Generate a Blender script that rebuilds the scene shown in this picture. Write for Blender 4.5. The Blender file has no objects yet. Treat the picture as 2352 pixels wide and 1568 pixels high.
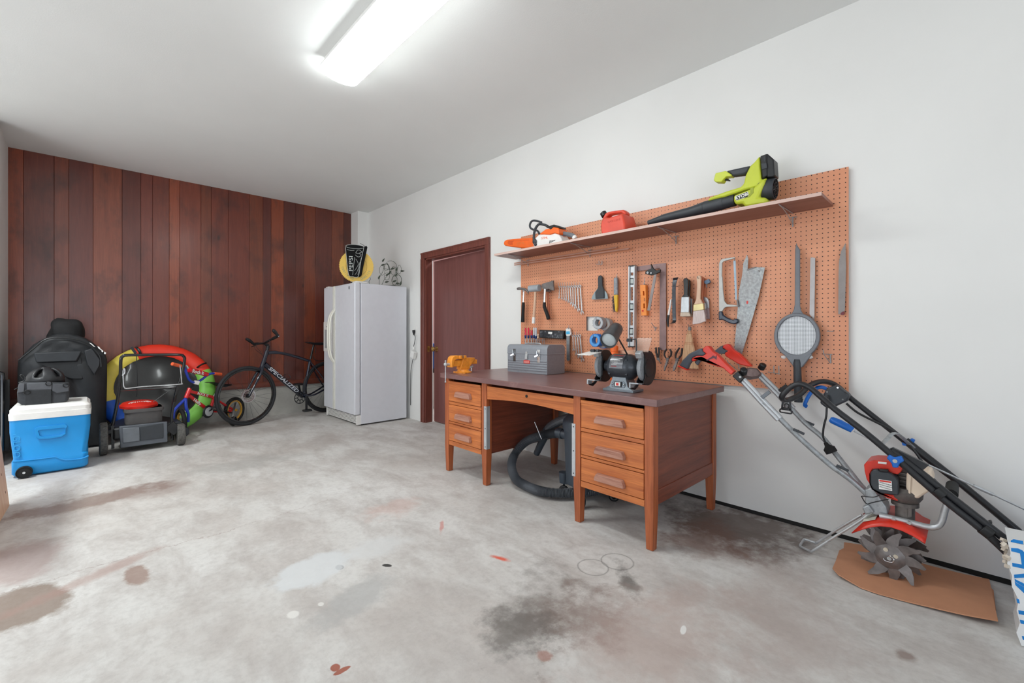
import bpy, bmesh, math, random
from mathutils import Vector, Matrix
random.seed(7)
C = bpy.context.scene.collection
PI = math.pi
# ---------------------------------------------------------------- camera model (2352 x 1568 photograph)
F, CX, HV, H = 1012.0, 1176.0, 768.0, 1.102
TH = math.atan2(976, 1012)
SN, CS = math.sin(TH), math.cos(TH)
SL = 0.0098                       # the slab falls about 1 % towards the camera


def ray(u, v):
    a = (u - CX) / F
    return (SN + a * CS, CS - a * SN, (HV - v) / F)


def onX(u, v, x):
    r = ray(u, v); t = x / r[0]
    return Vector((x, t * r[1], H + t * r[2]))


def onY(u, v, y):
    r = ray(u, v); t = y / r[1]
    return Vector((t * r[0], y, H + t * r[2]))


def onZ(u, v, z):
    r = ray(u, v); t = (z - H) / r[2]
    return Vector((t * r[0], t * r[1], z))


def onF(u, v, h=0.0):
    r = ray(u, v); t = (h - H) / (r[2] - SL * r[1])
    return Vector((t * r[0], t * r[1], H + t * r[2]))


def onP(u, v, p, n):
    r = Vector(ray(u, v)); o = Vector((0, 0, H)); n = Vector(n)
    return o + r * ((Vector(p) - o).dot(n) / r.dot(n))


def fz(y):
    return SL * y


def Z(x0, y0, s):                 # a magnified crop's pixels -> photograph pixels
    return lambda pts: [(x0 + x / s, y0 + y / s) for x, y in pts]


# ---------------------------------------------------------------- materials
def lin(c):
    return c / 12.92 if c <= 0.04045 else ((c + 0.055) / 1.055) ** 2.4


def hx(h):
    h = h.lstrip('#')
    return tuple(lin(int(h[i:i + 2], 16) / 255) for i in (0, 2, 4))


class NT:
    def __init__(s, name):
        s.m = bpy.data.materials.new(name); s.m.use_nodes = True
        s.t = s.m.node_tree; s.b = s.t.nodes['Principled BSDF']

    def n(s, kind, **kw):
        nd = s.t.nodes.new('ShaderNode' + kind)
        for k, v in kw.items():
            if k.startswith('i_'):
                nd.inputs[k[2:].replace('_', ' ')].default_value = v
            else:
                setattr(nd, k, v)
        return nd

    def l(s, a, b):
        s.t.links.new(a, b)

    def coord(s, scale=(1, 1, 1), kind='Object', loc=(0, 0, 0), rot=(0, 0, 0)):
        tc = s.n('TexCoord'); mp = s.n('Mapping')
        mp.inputs['Scale'].default_value = scale; mp.inputs['Location'].default_value = loc; mp.inputs['Rotation'].default_value = rot
        s.l(tc.outputs[kind], mp.inputs['Vector'])
        return mp.outputs['Vector']

    def noise(s, vec, scale=5, detail=4, rough=.55, dist=0):
        nd = s.n('TexNoise'); nd.inputs['Scale'].default_value = scale; nd.inputs['Detail'].default_value = detail
        nd.inputs['Roughness'].default_value = rough; nd.inputs['Distortion'].default_value = dist
        s.l(vec, nd.inputs['Vector'])
        return nd.outputs['Fac']

    def ramp(s, fac, stops):
        r = s.n('ValToRGB'); e = r.color_ramp.elements
        while len(e) < len(stops):
            e.new(.5)
        for el, (p, c) in zip(e, stops):
            el.position = p; el.color = (*c, 1) if len(c) == 3 else c
        s.l(fac, r.inputs['Fac'])
        return r.outputs['Color']

    def mix(s, fac, a, b, mode='MIX'):
        m = s.n('MixRGB', blend_type=mode)
        for i, x in (('Fac', fac), ('Color1', a), ('Color2', b)):
            if isinstance(x, (int, float)):
                m.inputs[i].default_value = x
            elif isinstance(x, tuple):
                m.inputs[i].default_value = (*x, 1)
            else:
                s.l(x, m.inputs[i])
        return m.outputs['Color']

    def math(s, op, a, b=None, c=None):
        m = s.n('Math', operation=op)
        for i, x in enumerate((a, b, c)):
            if x is None:
                continue
            if isinstance(x, (int, float)):
                m.inputs[i].default_value = x
            else:
                s.l(x, m.inputs[i])
        return m.outputs[0]

    def bump(s, h, strength=.2, dist=.01):
        b = s.n('Bump'); b.inputs['Strength'].default_value = strength; b.inputs['Distance'].default_value = dist
        s.l(h, b.inputs['Height']); s.l(b.outputs['Normal'], s.b.inputs['Normal'])


def mat(name, col, rough=.5, metal=0.0, var=.12, vs=14, bump=0.0, bs=60, coat=0, spec=.5, sheen=0, alpha=1, trans=0):
    k = NT(name); c = hx(col) if isinstance(col, str) else col
    k.b.inputs['Roughness'].default_value = rough; k.b.inputs['Metallic'].default_value = metal
    k.b.inputs['Specular IOR Level'].default_value = spec
    if coat:
        k.b.inputs['Coat Weight'].default_value = coat; k.b.inputs['Coat Roughness'].default_value = .08
    if sheen:
        k.b.inputs['Sheen Weight'].default_value = sheen
    if trans:
        k.b.inputs['Transmission Weight'].default_value = trans
    if alpha < 1:
        k.b.inputs['Alpha'].default_value = alpha
    v = k.coord()
    f = k.noise(v, vs, 5, .6)
    lo = tuple(x * (1 - var) for x in c); hi = tuple(min(1, x * (1 + var)) for x in c)
    k.l(k.ramp(f, [(.3, lo), (.7, hi)]), k.b.inputs['Base Color'])
    if bump:
        k.bump(k.noise(v, bs, 3), bump, .004)
    return k.m


MT = {}


def wood(name, dark, light, rough=.42, axis='y', scale=1.0, wear=None, coat=0):
    k = NT(name); st = {'x': (.35, 7, 7), 'y': (7, .35, 7), 'z': (7, 7, .35)}[axis]
    v = k.coord(tuple(q * scale for q in st))
    a = k.noise(v, 4.5, 8, .65, .6); b = k.noise(v, 22, 4, .6)
    col = k.ramp(k.math('ADD', k.math('MULTIPLY', a, .75), k.math('MULTIPLY', b, .25)), [(.32, hx(dark)), (.66, hx(light))])
    if wear:
        w = k.noise(k.coord((1, 1, 1)), 9, 6, .7)
        col = k.mix(k.ramp(w, [(.55, (0, 0, 0)), (.75, (1, 1, 1))]), col, hx(wear))
    k.l(col, k.b.inputs['Base Color']); k.b.inputs['Roughness'].default_value = rough
    if coat:
        k.b.inputs['Coat Weight'].default_value = coat; k.b.inputs['Coat Roughness'].default_value = .2
    k.bump(b, .12, .003)
    return k.m


# ---------------------------------------------------------------- geometry builder
def frame_of(d):
    d = Vector(d).normalized(); up = Vector((0, 0, 1)) if abs(d.z) < .95 else Vector((1, 0, 0))
    a = d.cross(up).normalized(); return a, a.cross(d).normalized(), d


def sm(pts, k=6, closed=False):
    P = [Vector(p) for p in pts]; n = len(P); out = []
    rng = n if closed else n - 1
    for i in range(rng):
        p0 = P[(i - 1) % n] if closed or i > 0 else P[0]
        p1 = P[i]; p2 = P[(i + 1) % n]
        p3 = P[(i + 2) % n] if closed or i + 2 < n else P[-1]
        for j in range(k):
            t = j / k
            out.append(.5 * ((2 * p1) + (p2 - p0) * t + (2 * p0 - 5 * p1 + 4 * p2 - p3) * t * t + (3 * p1 - p0 - 3 * p2 + p3) * t ** 3))
    if not closed:
        out.append(P[-1])
    return out


class MB:
    def __init__(s, M=None):
        s.v = []; s.f = []; s.mi = []; s.cur = 0; s.M = M or Matrix()

    def add(s, vs, fs):
        o = len(s.v); s.v += [s.M @ Vector(p) for p in vs]
        s.f += [[o + i for i in f] for f in fs]; s.mi += [s.cur] * len(fs)
        return s

    def m(s, i):
        s.cur = i; return s

    def box(s, c, d, R=None):
        x, y, z = d[0] / 2, d[1] / 2, d[2] / 2
        vs = [Vector((a * x, b * y, e * z)) for e in (-1, 1) for a, b in ((-1, -1), (1, -1), (1, 1), (-1, 1))]
        if R is not None:
            vs = [R @ p for p in vs]
        return s.add([p + Vector(c) for p in vs], [(3, 2, 1, 0), (4, 5, 6, 7), (0, 1, 5, 4), (1, 2, 6, 5), (2, 3, 7, 6), (3, 0, 4, 7)])

    def bb(s, a, b):              # box between two corners
        return s.box([(p + q) / 2 for p, q in zip(a, b)], [abs(q - p) for p, q in zip(a, b)])

    def bar(s, p0, p1, w, h, up=(0, 0, 1)):
        p0, p1 = Vector(p0), Vector(p1); d = (p1 - p0).normalized(); a = d.cross(Vector(up)).normalized(); b = a.cross(d)
        vs = [p + a * (i * w / 2) + b * (j * h / 2) for p in (p0, p1) for i, j in ((-1, -1), (1, -1), (1, 1), (-1, 1))]
        return s.add(vs, [(3, 2, 1, 0), (4, 5, 6, 7), (0, 1, 5, 4), (1, 2, 6, 5), (2, 3, 7, 6), (3, 0, 4, 7)])

    def loft(s, rings, cap=True, closed=True):
        n = len(rings[0]); vs = [p for r in rings for p in r]; fs = []
        for i in range(len(rings) - 1):
            for j in range(n if closed else n - 1):
                k = (j + 1) % n
                fs.append((i * n + j, i * n + k, (i + 1) * n + k, (i + 1) * n + j))
        if cap and closed:
            fs.append(tuple(reversed(range(n)))); o = (len(rings) - 1) * n; fs.append(tuple(o + j for j in range(n)))
        return s.add(vs, fs)

    def tube(s, path, r, n=8, closed=False, cap=True, sq=1.0):
        P = [Vector(p) for p in path]; rings = []
        L = len(P); a = None
        for i, p in enumerate(P):
            q0 = P[(i - 1) % L] if (closed or i > 0) else P[i]; q1 = P[(i + 1) % L] if (closed or i < L - 1) else P[i]
            d = (q1 - q0)
            d = d.normalized() if d.length > 1e-9 else Vector((0, 0, 1))
            if a is None:
                a, b, _ = frame_of(d)
            else:
                a = (a - d * a.dot(d)); a = a.normalized() if a.length > 1e-6 else frame_of(d)[0]; b = a.cross(d)
            rr = r[i] if isinstance(r, (list, tuple)) else r
            rings.append([p + a * (rr * math.cos(2 * PI * j / n)) + b * (rr * sq * math.sin(2 * PI * j / n)) for j in range(n)])
        if closed:
            rings.append(rings[0]); return s.loft(rings, cap=False)
        return s.loft(rings, cap=cap)

    def cyl(s, p0, p1, r0, r1=None, n=16):
        return s.tube([p0, p1], [r0, r0 if r1 is None else r1], n)

    def lathe(s, prof, o, axis=(0, 0, 1), n=24, sx=1.0):
        a, b, d = frame_of(axis); o = Vector(o)
        rings = [[o + d * z + a * (r * math.cos(2 * PI * j / n)) + b * (r * sx * math.sin(2 * PI * j / n)) for j in range(n)] for r, z in prof]
        return s.loft(rings)

    def prism(s, pts, off):
        P = [Vector(p) for p in pts]; off = Vector(off); n = len(P)
        fs = [tuple(range(n)), tuple(n + i for i in reversed(range(n)))] + [(i, n + i, n + (i + 1) % n, (i + 1) % n) for i in range(n)]
        return s.add(P + [p + off for p in P], fs)

    def ring(s, outer, inner, off):
        O = [Vector(p) for p in outer]; I = [Vector(p) for p in inner]; off = Vector(off)
        R = [O, I, [p + off for p in I], [p + off for p in O], O]
        return s.loft(R, cap=False)

    def sph(s, c, r, n=16, m=10, R=None):
        r = (r, r, r) if isinstance(r, (int, float)) else r; c = Vector(c); vs = []; fs = []
        for i in range(m + 1):
            t = PI * i / m
            for j in range(n):
                p = 2 * PI * j / n
                q = Vector((r[0] * math.sin(t) * math.cos(p), r[1] * math.sin(t) * math.sin(p), r[2] * math.cos(t)))
                vs.append(c + (R @ q if R is not None else q))
        for i in range(m):
            for j in range(n):
                fs.append((i * n + j, (i + 1) * n + j, (i + 1) * n + (j + 1) % n, i * n + (j + 1) % n))
        return s.add(vs, fs)

    def torus(s, c, axis, R, r, n=40, k=10, sq=1.0):
        a, b, d = frame_of(axis); c = Vector(c)
        rings = []
        for i in range(n + 1):
            t = 2 * PI * i / n; e = a * math.cos(t) + b * math.sin(t)
            rings.append([c + e * (R + r * math.cos(2 * PI * j / k)) + d * (r * sq * math.sin(2 * PI * j / k)) for j in range(k)])
        return s.loft(rings, cap=False)

    def obj(s, name, mats, parent=None, bevel=0, ang=38, sub=0, segs=2):
        off = Vector(parent['_o']) if parent is not None and '_o' in parent else Vector()
        me = bpy.data.meshes.new(name)
        me.from_pydata([p - off for p in s.v], [], s.f)
        mats = mats if isinstance(mats, (list, tuple)) else [mats]
        for q in mats:
            me.materials.append(q)
        if len(mats) > 1:
            me.polygons.foreach_set('material_index', s.mi)
        bm = bmesh.new(); bm.from_mesh(me)
        bmesh.ops.remove_doubles(bm, verts=bm.verts, dist=1e-5)
        bmesh.ops.recalc_face_normals(bm, faces=bm.faces)
        bm.to_mesh(me); bm.free()
        for p in me.polygons:
            p.use_smooth = True
        me.set_sharp_from_angle(angle=math.radians(ang))
        o = bpy.data.objects.new(name, me); C.objects.link(o)
        if parent is not None:
            o.parent = parent; o['_o'] = tuple(off)
        if bevel:
            b = o.modifiers.new('edge', 'BEVEL'); b.width = bevel; b.segments = segs; b.limit_method = 'ANGLE'; b.angle_limit = math.radians(40)
        if sub:
            q = o.modifiers.new('round', 'SUBSURF'); q.levels = sub; q.render_levels = sub
        return o


def tag(o, label, cat, group=None):
    o['label'] = label; o['category'] = cat
    if group:
        o['group'] = group
    return o


def thing(name, label, cat, loc, group=None):
    o = bpy.data.objects.new(name, None); C.objects.link(o); o.location = loc; o['_o'] = tuple(loc); o.empty_display_size = .05
    return tag(o, label, cat, group)


def single(mb, name, mats, label, cat, group=None, **k):   # a thing that is one mesh, its origin at its base
    c = [min(p.z for p in mb.v), sum(p.x for p in mb.v) / len(mb.v), sum(p.y for p in mb.v) / len(mb.v)]
    loc = Vector((c[1], c[2], c[0])); mb.v = [p - loc for p in mb.v]
    o = mb.obj(name, mats, **k); o.location = loc
    return tag(o, label, cat, group)


def struct(o):
    o['kind'] = 'structure'; return o


def text(body, o, xd, yd, size, m, parent, name='lettering', ext=.0006, align='CENTER', sx=1.0, shear=0, weight=0.0):
    cu = bpy.data.curves.new(name, 'FONT'); cu.body = body; cu.size = size; cu.extrude = ext; cu.align_x = align; cu.align_y = 'CENTER'
    cu.shear = shear; cu.resolution_u = 3; cu.offset = weight
    t = bpy.data.objects.new('tmp', cu)
    me = bpy.data.meshes.new_from_object(t); bpy.data.objects.remove(t)
    xd = Vector(xd).normalized(); yd = Vector(yd); yd = (yd - xd * yd.dot(xd)).normalized(); zd = xd.cross(yd)
    off = Vector(parent['_o']) if parent is not None and '_o' in parent else Vector()
    for v in me.vertices:
        v.co = Vector(o) + xd * v.co.x * sx + yd * v.co.y + zd * v.co.z - off
    me.materials.clear(); me.materials.append(m); me.name = name
    ob = bpy.data.objects.new(name, me); C.objects.link(ob)
    if parent is not None:
        ob.parent = parent
    return ob


# ---------------------------------------------------------------- shared materials
MT['white_gloss'] = mat('white_enamel', '#dfe0e6', .32, var=.02, bump=.05, bs=300)
MT['cream'] = mat('cream_plastic', '#e9e6da', .35, var=.03)
MT['black'] = mat('black_plastic', '#18191b', .42, var=.15)
MT['black_gloss'] = mat('black_paint_gloss', '#0e0f12', .2, var=.1, coat=.5)
MT['black_matt'] = mat('black_rubber', '#151516', .75, var=.2, bump=.15, bs=90)
MT['dark_grey'] = mat('dark_grey_plastic', '#363a3f', .5, var=.12)
MT['mid_grey'] = mat('mid_grey_plastic', '#70757b', .45, var=.1)
MT['steel'] = mat('steel', '#bfc1c3', .34, .55, var=.15, vs=30)
MT['chrome'] = mat('chrome', '#d2d4d6', .14, 1, var=.08)
MT['galv'] = mat('galvanised_steel', '#a3a7aa', .42, .45, var=.25, vs=50)
MT['alu'] = mat('brushed_aluminium', '#c3c6c9', .38, .5, var=.08)
MT['dark_steel'] = mat('worn_dark_steel', '#76706e', .42, .35, var=.35, vs=20, bump=.1)
MT['red'] = mat('red_plastic', '#d8291d', .35, var=.08)
MT['orange'] = mat('orange_plastic', '#f26a1f', .4, var=.06)
MT['blue'] = mat('blue_plastic', '#0f63bd', .35, var=.08)
MT['white'] = mat('white_plastic', '#eceae6', .42, var=.04)
MT['brass'] = mat('brass', '#c9a96a', .25, .9, var=.1)
# ================================================================= the room
XB, XW, YB, ZC = 2.90, 2.925, 6.25, 2.859      # pegboard face, right wall, plank face, ceiling

# --- floor: worn concrete with stains of their own shape and a painted desk shadow
k = NT('stained_concrete')
P = k.coord()
big = k.noise(P, 1.1, 6, .62, .4); mid = k.noise(k.coord((1.6, .8, 1), rot=(0, 0, .5)), 3.2, 8, .68, .3); fine = k.noise(P, 38, 6, .7)
col = k.ramp(big, [(.3, hx('#c2bab4')), (.5, hx('#d5d2ce')), (.7, hx('#e0dedb'))])
col = k.mix(k.ramp(mid, [(.42, (0, 0, 0)), (.72, (1, 1, 1))]), col, hx('#b3aba6'))
col = k.mix(k.math('MULTIPLY', k.ramp(fine, [(.45, (0, 0, 0)), (.75, (1, 1, 1))]), .28), col, hx('#8f8782'))
warp = k.noise(P, 4.0, 6, .65); warp2 = k.noise(P, 15, 5, .7)
sep = k.n('SeparateXYZ'); k.l(P, sep.inputs[0])


def stain_and_shade(col, u, v, rx, ry, hexc, amt, rot=0.0, rough=.9, hard=.35):
    c = onF(u, v)
    dx = k.math('SUBTRACT', sep.outputs[0], c.x); dy = k.math('SUBTRACT', sep.outputs[1], c.y)
    cr, sr = math.cos(rot), math.sin(rot)
    ex = k.math('DIVIDE', k.math('ADD', k.math('MULTIPLY', dx, cr), k.math('MULTIPLY', dy, sr)), rx)
    ey = k.math('DIVIDE', k.math('SUBTRACT', k.math('MULTIPLY', dy, cr), k.math('MULTIPLY', dx, sr)), ry)
    d = k.math('SQRT', k.math('ADD', k.math('MULTIPLY', ex, ex), k.math('MULTIPLY', ey, ey)))
    d = k.math('ADD', d, k.math('MULTIPLY', k.math('SUBTRACT', warp, .5), rough * 2))
    d = k.math('ADD', d, k.math('MULTIPLY', k.math('SUBTRACT', warp2, .5), rough))
    mk = k.ramp(d, [(max(0, 1 - hard), (amt,) * 3), (1, (0, 0, 0))])
    return k.mix(mk, col, hx(hexc))


for st in [(40, 1395, .17, .20, '#7d6553', .75, .3, .5, .2), (215, 1148, .42, .16, '#8b7468', .72, .15, .8, .3),
           (330, 1128, .3, .2, '#94807a', .5, 0, .8, .4), (315, 1320, .05, .12, '#8d6c5c', .7, .1, .9, .3),
           (30, 1290, .2, .3, '#ae9590', .6, 0, .6, .3), (210, 1325, .35, .06, '#a8867c', .5, .5, 1.0, .5),
           (1240, 1385, .30, .25, '#6e6660', .55, .4, 1.6, .8), (1330, 1400, .22, .2, '#7c6258', .5, 0, 1.6, .8),
           (1190, 1450, .2, .16, '#615c58', .6, .2, 1.7, .8), (1440, 1325, .17, .05, '#55504c', .75, .8, 1.6, .7),
           (1690, 1205, .42, .42, '#5b4a42', .8, 0, .9, .5), (1620, 1240, .3, .25, '#7c594b', .6, 0, 1.1, .6),  # dark brown by the desk: rust stain and desk shadow painted together
           (1530, 1470, .5, .3, '#b79f96', .5, 0, 1.2, .8), (1800, 1420, .6, .3, '#ab9a93', .5, 0, 1.2, .8),
           (1145, 1281, .022, .07, '#e0502c', .9, .3, .8, .6), (1015, 1207, .10, .015, '#c8685a', .6, .9, 1.3, .5),
           (905, 1165, .25, .15, '#c49484', .35, 0, 1.1, .6), (780, 1302, .02, .03, '#2c2a28', .95, 0, .7, .2),
           (889, 1298, .015, .03, '#222120', .95, .6, .7, .2), (770, 1533, .016, .02, '#9c4a2e', .9, 0, .4, .2), (785, 1540, .03, .012, '#9c4a2e', .9, 0, .9, .2),
           (673, 1411, .025, .03, '#e6e3de', .9, 0, .5, .25), (737, 1387, .014, .018, '#e2dfda', .9, 0, .5, .25),
           (720, 1310, .22, .14, '#d9dbdc', .8, .2, .7, .3), (870, 1255, .2, .12, '#d5d5d4', .7, .1, 1.1, .6),
           (820, 1370, .25, .12, '#a9a8a6', .6, .4, .9, .4), (1570, 1444, .03, .012, '#ecebe8', .9, .3, .9, .2),
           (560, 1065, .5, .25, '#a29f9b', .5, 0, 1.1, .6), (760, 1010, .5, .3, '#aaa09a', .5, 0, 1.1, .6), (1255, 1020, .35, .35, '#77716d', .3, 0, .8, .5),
           (2085, 1505, .04, .04, '#8d7a72', .8, 0, .9, .5), (1250, 1505, .03, .03, '#a57060', .6, 0, .9, .4)]:
    col = stain_and_shade(col, *st)
# the rings a pot left, and two hairline cracks
for (u, v, r) in ((1418, 1289, .075), (1362, 1302, .07)):
    c = onF(u, v)
    d = k.math('SQRT', k.math('ADD', k.math('POWER', k.math('SUBTRACT', sep.outputs[0], c.x), 2), k.math('POWER', k.math('SUBTRACT', sep.outputs[1], c.y), 2)))
    w = k.math('ABSOLUTE', k.math('SUBTRACT', k.math('ADD', d, k.math('MULTIPLY', k.math('SUBTRACT', warp2, .5), .012)), r))
    col = k.mix(k.ramp(w, [(.002, (.6, .6, .6)), (.0045, (0, 0, 0))]), col, hx('#5d5956'))
for (a, b) in (((0, 1362), (760, 1150)), ((20, 1155), (200, 1120))):
    A, B = onF(*a), onF(*b); L = (B - A).length; dx, dy = (B.x - A.x) / L, (B.y - A.y) / L
    px_ = k.math('SUBTRACT', sep.outputs[0], A.x); py_ = k.math('SUBTRACT', sep.outputs[1], A.y)
    al = k.math('ADD', k.math('MULTIPLY', px_, dx), k.math('MULTIPLY', py_, dy))
    pe = k.math('ADD', k.math('SUBTRACT', k.math('MULTIPLY', py_, dx), k.math('MULTIPLY', px_, dy)), k.math('MULTIPLY', k.math('SUBTRACT', warp, .5), .22))
    ln = k.math('MULTIPLY', k.ramp(k.math('ABSOLUTE', pe), [(.001, (.55,) * 3), (.0035, (0, 0, 0))]), k.math('MULTIPLY', k.math('GREATER_THAN', al, 0), k.math('LESS_THAN', al, L)))
    col = k.mix(ln, col, hx('#8a7068'))
k.l(col, k.b.inputs['Base Color'])
k.l(k.ramp(mid, [(.3, (.5,) * 3), (.7, (.72,) * 3)]), k.b.inputs['Roughness'])
k.bump(fine, .18, .004)
MT['concrete'] = k.m

b = MB(); Y0, Y1, X0, X1 = -3.4, 6.5, -3.5, 5.2
b.add([(X0, Y0, fz(Y0)), (X1, Y0, fz(Y0)), (X1, Y1, fz(Y1)), (X0, Y1, fz(Y1)), (X0, Y0, fz(Y0) - .15), (X1, Y0, fz(Y0) - .15), (X1, Y1, fz(Y1) - .15), (X0, Y1, fz(Y1) - .15)],
      [(0, 1, 2, 3), (7, 6, 5, 4), (0, 4, 5, 1), (1, 5, 6, 2), (2, 6, 7, 3), (3, 7, 4, 0)])
struct(b.obj('floor', MT['concrete']))

# --- painted plaster
k = NT('white_wall_paint'); v = k.coord()
n = k.noise(v, 1.5, 4, .5); f = k.noise(v, 160, 3, .5)
k.l(k.ramp(n, [(.3, hx('#e6e5e2')), (.7, hx('#ebeae7'))]), k.b.inputs['Base Color']); k.b.inputs['Roughness'].default_value = .62; k.bump(f, .06, .002)
MT['plaster'] = k.m
k = NT('ceiling_paint'); v = k.coord(); f = k.noise(v, 120, 4, .6)
k.l(k.ramp(k.noise(v, 1.2, 3), [(.3, hx('#e8e9e7')), (.7, hx('#ecedeb'))]), k.b.inputs['Base Color']); k.b.inputs['Roughness'].default_value = .8; k.bump(f, .2, .003)
MT['ceiling'] = k.m
MT['gap_dark'] = mat('dark_sill_gap', '#1c1a19', .8)
MT['curb'] = mat('raw_concrete_curb', '#b4b1aa', .8, var=.12, vs=7, bump=.3, bs=40)

struct(MB().bb((X0, Y0, ZC), (X1, Y1, ZC + .12)).obj('ceiling', MT['ceiling']))
DY0, DY1, DZ = 3.415, 4.535, 2.012             # door opening in the right wall
b = MB()
b.bb((XW, Y0, -.1), (XW + .11, DY0, ZC)); b.bb((XW, DY1, -.1), (XW + .11, Y1, ZC)); b.bb((XW, DY0, DZ), (XW + .11, DY1, ZC))
struct(b.obj('wall_right', MT['plaster']))
# the wall panels stop short of the slab: a dark strip on the wall paints in the slot's shade
b = MB(); b.prism([(XW - .0012, -3.2, fz(-3.2)), (XW - .0012, 1.75, fz(1.75)), (XW - .0012, 1.75, fz(1.75) + .020), (XW - .0012, -3.2, fz(-3.2) + .032)], (.004, 0, 0))
struct(b.obj('gap_shade_right', MT['gap_dark']))
b = MB(); b.bb((2.77, 6.03, -.1), (XW + .02, YB + .2, ZC)); struct(b.obj('wall_corner', MT['plaster']))
b = MB(); b.bb((-.533 - .15, 5.5, -.1), (-.533, Y1, ZC)); b.bb((X0, 5.5, -.1), (-.533, 5.65, ZC)); struct(b.obj('wall_left', MT['plaster']))
b = MB(); b.bb((X0 - .12, Y0, -.1), (X0, 1.0, ZC)); b.bb((X0 - .12, 4.0, -.1), (X0, 5.65, ZC)); b.bb((X0 - .12, 1.0, 2.35), (X0, 4.0, ZC)); struct(b.obj('wall_side', MT['plaster']))   # an assumed, unseen opening, added to let daylight in from the left
GX0, GX1, GZ = -2.9, .7, 2.2                  # the open garage door behind the camera
b = MB(); b.bb((X0, Y0, -.1), (GX0, Y0 + .15, ZC)); b.bb((GX1, Y0, -.1), (X1, Y0 + .15, ZC)); b.bb((GX0, Y0, GZ), (GX1, Y0 + .15, ZC)); struct(b.obj('wall_front', MT['plaster']))

# --- the plank wall
k = NT('stained_cedar_planks'); at = k.n('VertexColor'); at.layer_name = 'tone'
v = k.coord((6, 6, .3)); g = k.noise(v, 4, 8, .65, .8); g2 = k.noise(k.coord((40, 40, 1.2)), 5, 5, .65); bl = k.noise(k.coord((2.2, 2.2, 1.1)), 2.6, 5, .6)
kn = k.n('TexVoronoi'); kn.inputs['Scale'].default_value = 1.0; k.l(k.coord((3.1, 3.1, 1.5)), kn.inputs['Vector'])
c = k.mix(k.ramp(g, [(.35, (0, 0, 0)), (.65, (.75,) * 3)]), at.outputs['Color'], k.mix(1, at.outputs['Color'], (.68, .56, .52), 'MULTIPLY'))
c = k.mix(k.ramp(g2, [(.45, (0, 0, 0)), (.62, (.42,) * 3)]), c, k.mix(1, at.outputs['Color'], (.55, .5, .5), 'MULTIPLY'))
c = k.mix(k.ramp(bl, [(.5, (0, 0, 0)), (.72, (.8,) * 3)]), c, hx('#45231c'))
c = k.mix(k.ramp(kn.outputs['Distance'], [(.03, (.85,) * 3), (.075, (0, 0, 0))]), c, hx('#22130f'))
k.l(c, k.b.inputs['Base Color']); k.l(k.ramp(bl, [(.3, (.30,) * 3), (.7, (.44,) * 3)]), k.b.inputs['Roughness'])
k.b.inputs['Coat Weight'].default_value = .35; k.b.inputs['Coat Roughness'].default_value = .24
k.bump(k.math('ADD', g2, g), .10, .003)
MT['planks'] = k.m
EDG = [48, 143, 330, 420, 568, 745, 860, 932, 1033, 1097, 1227, 1290, 1393, 1522, 1605, 1655, 1732, 1806, 1856, 1925, 2025, 2098, 2152]
TON = ['#964627', '#733525', '#7f3d27', '#6b2f22', '#83422a', '#673024', '#773727', '#793826', '#964a2d', '#813e2a', '#7a3d27', '#7a3826', '#773524', '#7c3d26', '#632c22', '#914629', '#622e24', '#693428', '#814029', '#6f3528', '#84442d', '#612e22']
b = MB(); tones = []
for i, tn in enumerate(TON):
    xa, xb = onY(EDG[i] / 2.657, HV, YB).x + .0007, onY(EDG[i + 1] / 2.657, HV, YB).x - .0007
    if i == len(TON) - 1:
        xb = 2.79
    if i == 0:
        xa = -.54
    b.bb((xa, YB, .44), (xb, YB + .02, ZC)); tones += [hx(tn)] * 8
b.bb((-.6, YB + .016, .3), (2.9, YB + .1, ZC)); tones += [hx('#1d100d')] * 8
o = struct(b.obj('wall_back', MT['planks']))
la = o.data.color_attributes.new('tone', 'FLOAT_COLOR', 'POINT')
for i, t in enumerate(tones[:len(o.data.vertices)]):
    la.data[i].color = (*t, 1)
o.modifiers.new('edge', 'BEVEL').width = .0015
MT['mould'] = wood('stained_moulding', '#4e241b', '#7a3a28', .4, 'x')
b = MB(); b.loft([[(x, YB - .032, .432), (x, YB - .03, .455), (x, YB - .014, .492), (x, YB, .50), (x, YB, .432)] for x in (-.53, 2.78)])
struct(b.obj('trim_1', MT['mould']))
struct(MB().bb((-.6, YB - .004, -.1), (2.9, YB + .15, .44)).obj('baseboard_back', MT['curb']))

# --- the brown door
MT['door'] = wood('brown_door_veneer', '#6f4440', '#845450', .38, 'z', .8)
MT['casing'] = wood('brown_casing', '#5d332c', '#85493d', .4, 'z', 1.2)
dr = thing('door_1', 'brown flush door standing ajar in a brown casing beside the refrigerator', 'door', (XW, 4.0, fz(4))); dr['kind'] = 'structure'
b = MB(); CW = .072
for y0, y1 in ((DY0 - CW, DY0), (DY1, DY1 + CW)):
    b.bb((XW - .018, y0, fz(4)), (XW, y1, DZ))
    b.bb((XW - .024, y0 + (.0 if y0 < 4 else CW - .02), fz(4)), (XW - .0181, y0 + (.02 if y0 < 4 else CW), DZ))
b.bb((XW - .0182, DY0 - CW, DZ + .0002), (XW, DY1 + CW, DZ + CW)); b.bb((XW - .024, DY0 - CW, DZ + CW - .02), (XW - .0183, DY1 + CW, DZ + CW))
b.obj('door_casing', MT['casing'], dr, bevel=.003)
b = MB(); b.bb((XW - .004, DY0 - .001, fz(4) - .01), (XW + .086, DY0 + .018, DZ)); b.bb((XW - .004, DY1 - .018, fz(4) - .01), (XW + .086, DY1 + .001, DZ)); b.bb((XW - .004, DY0, DZ - .018), (XW + .086, DY1, DZ + .001))
b.obj('door_jamb', MT['casing'], dr)
Rz = Matrix.Rotation(math.radians(-2.6), 4, 'Z'); hinge = Vector((XW + .060, DY0 + .02, 0))
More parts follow.
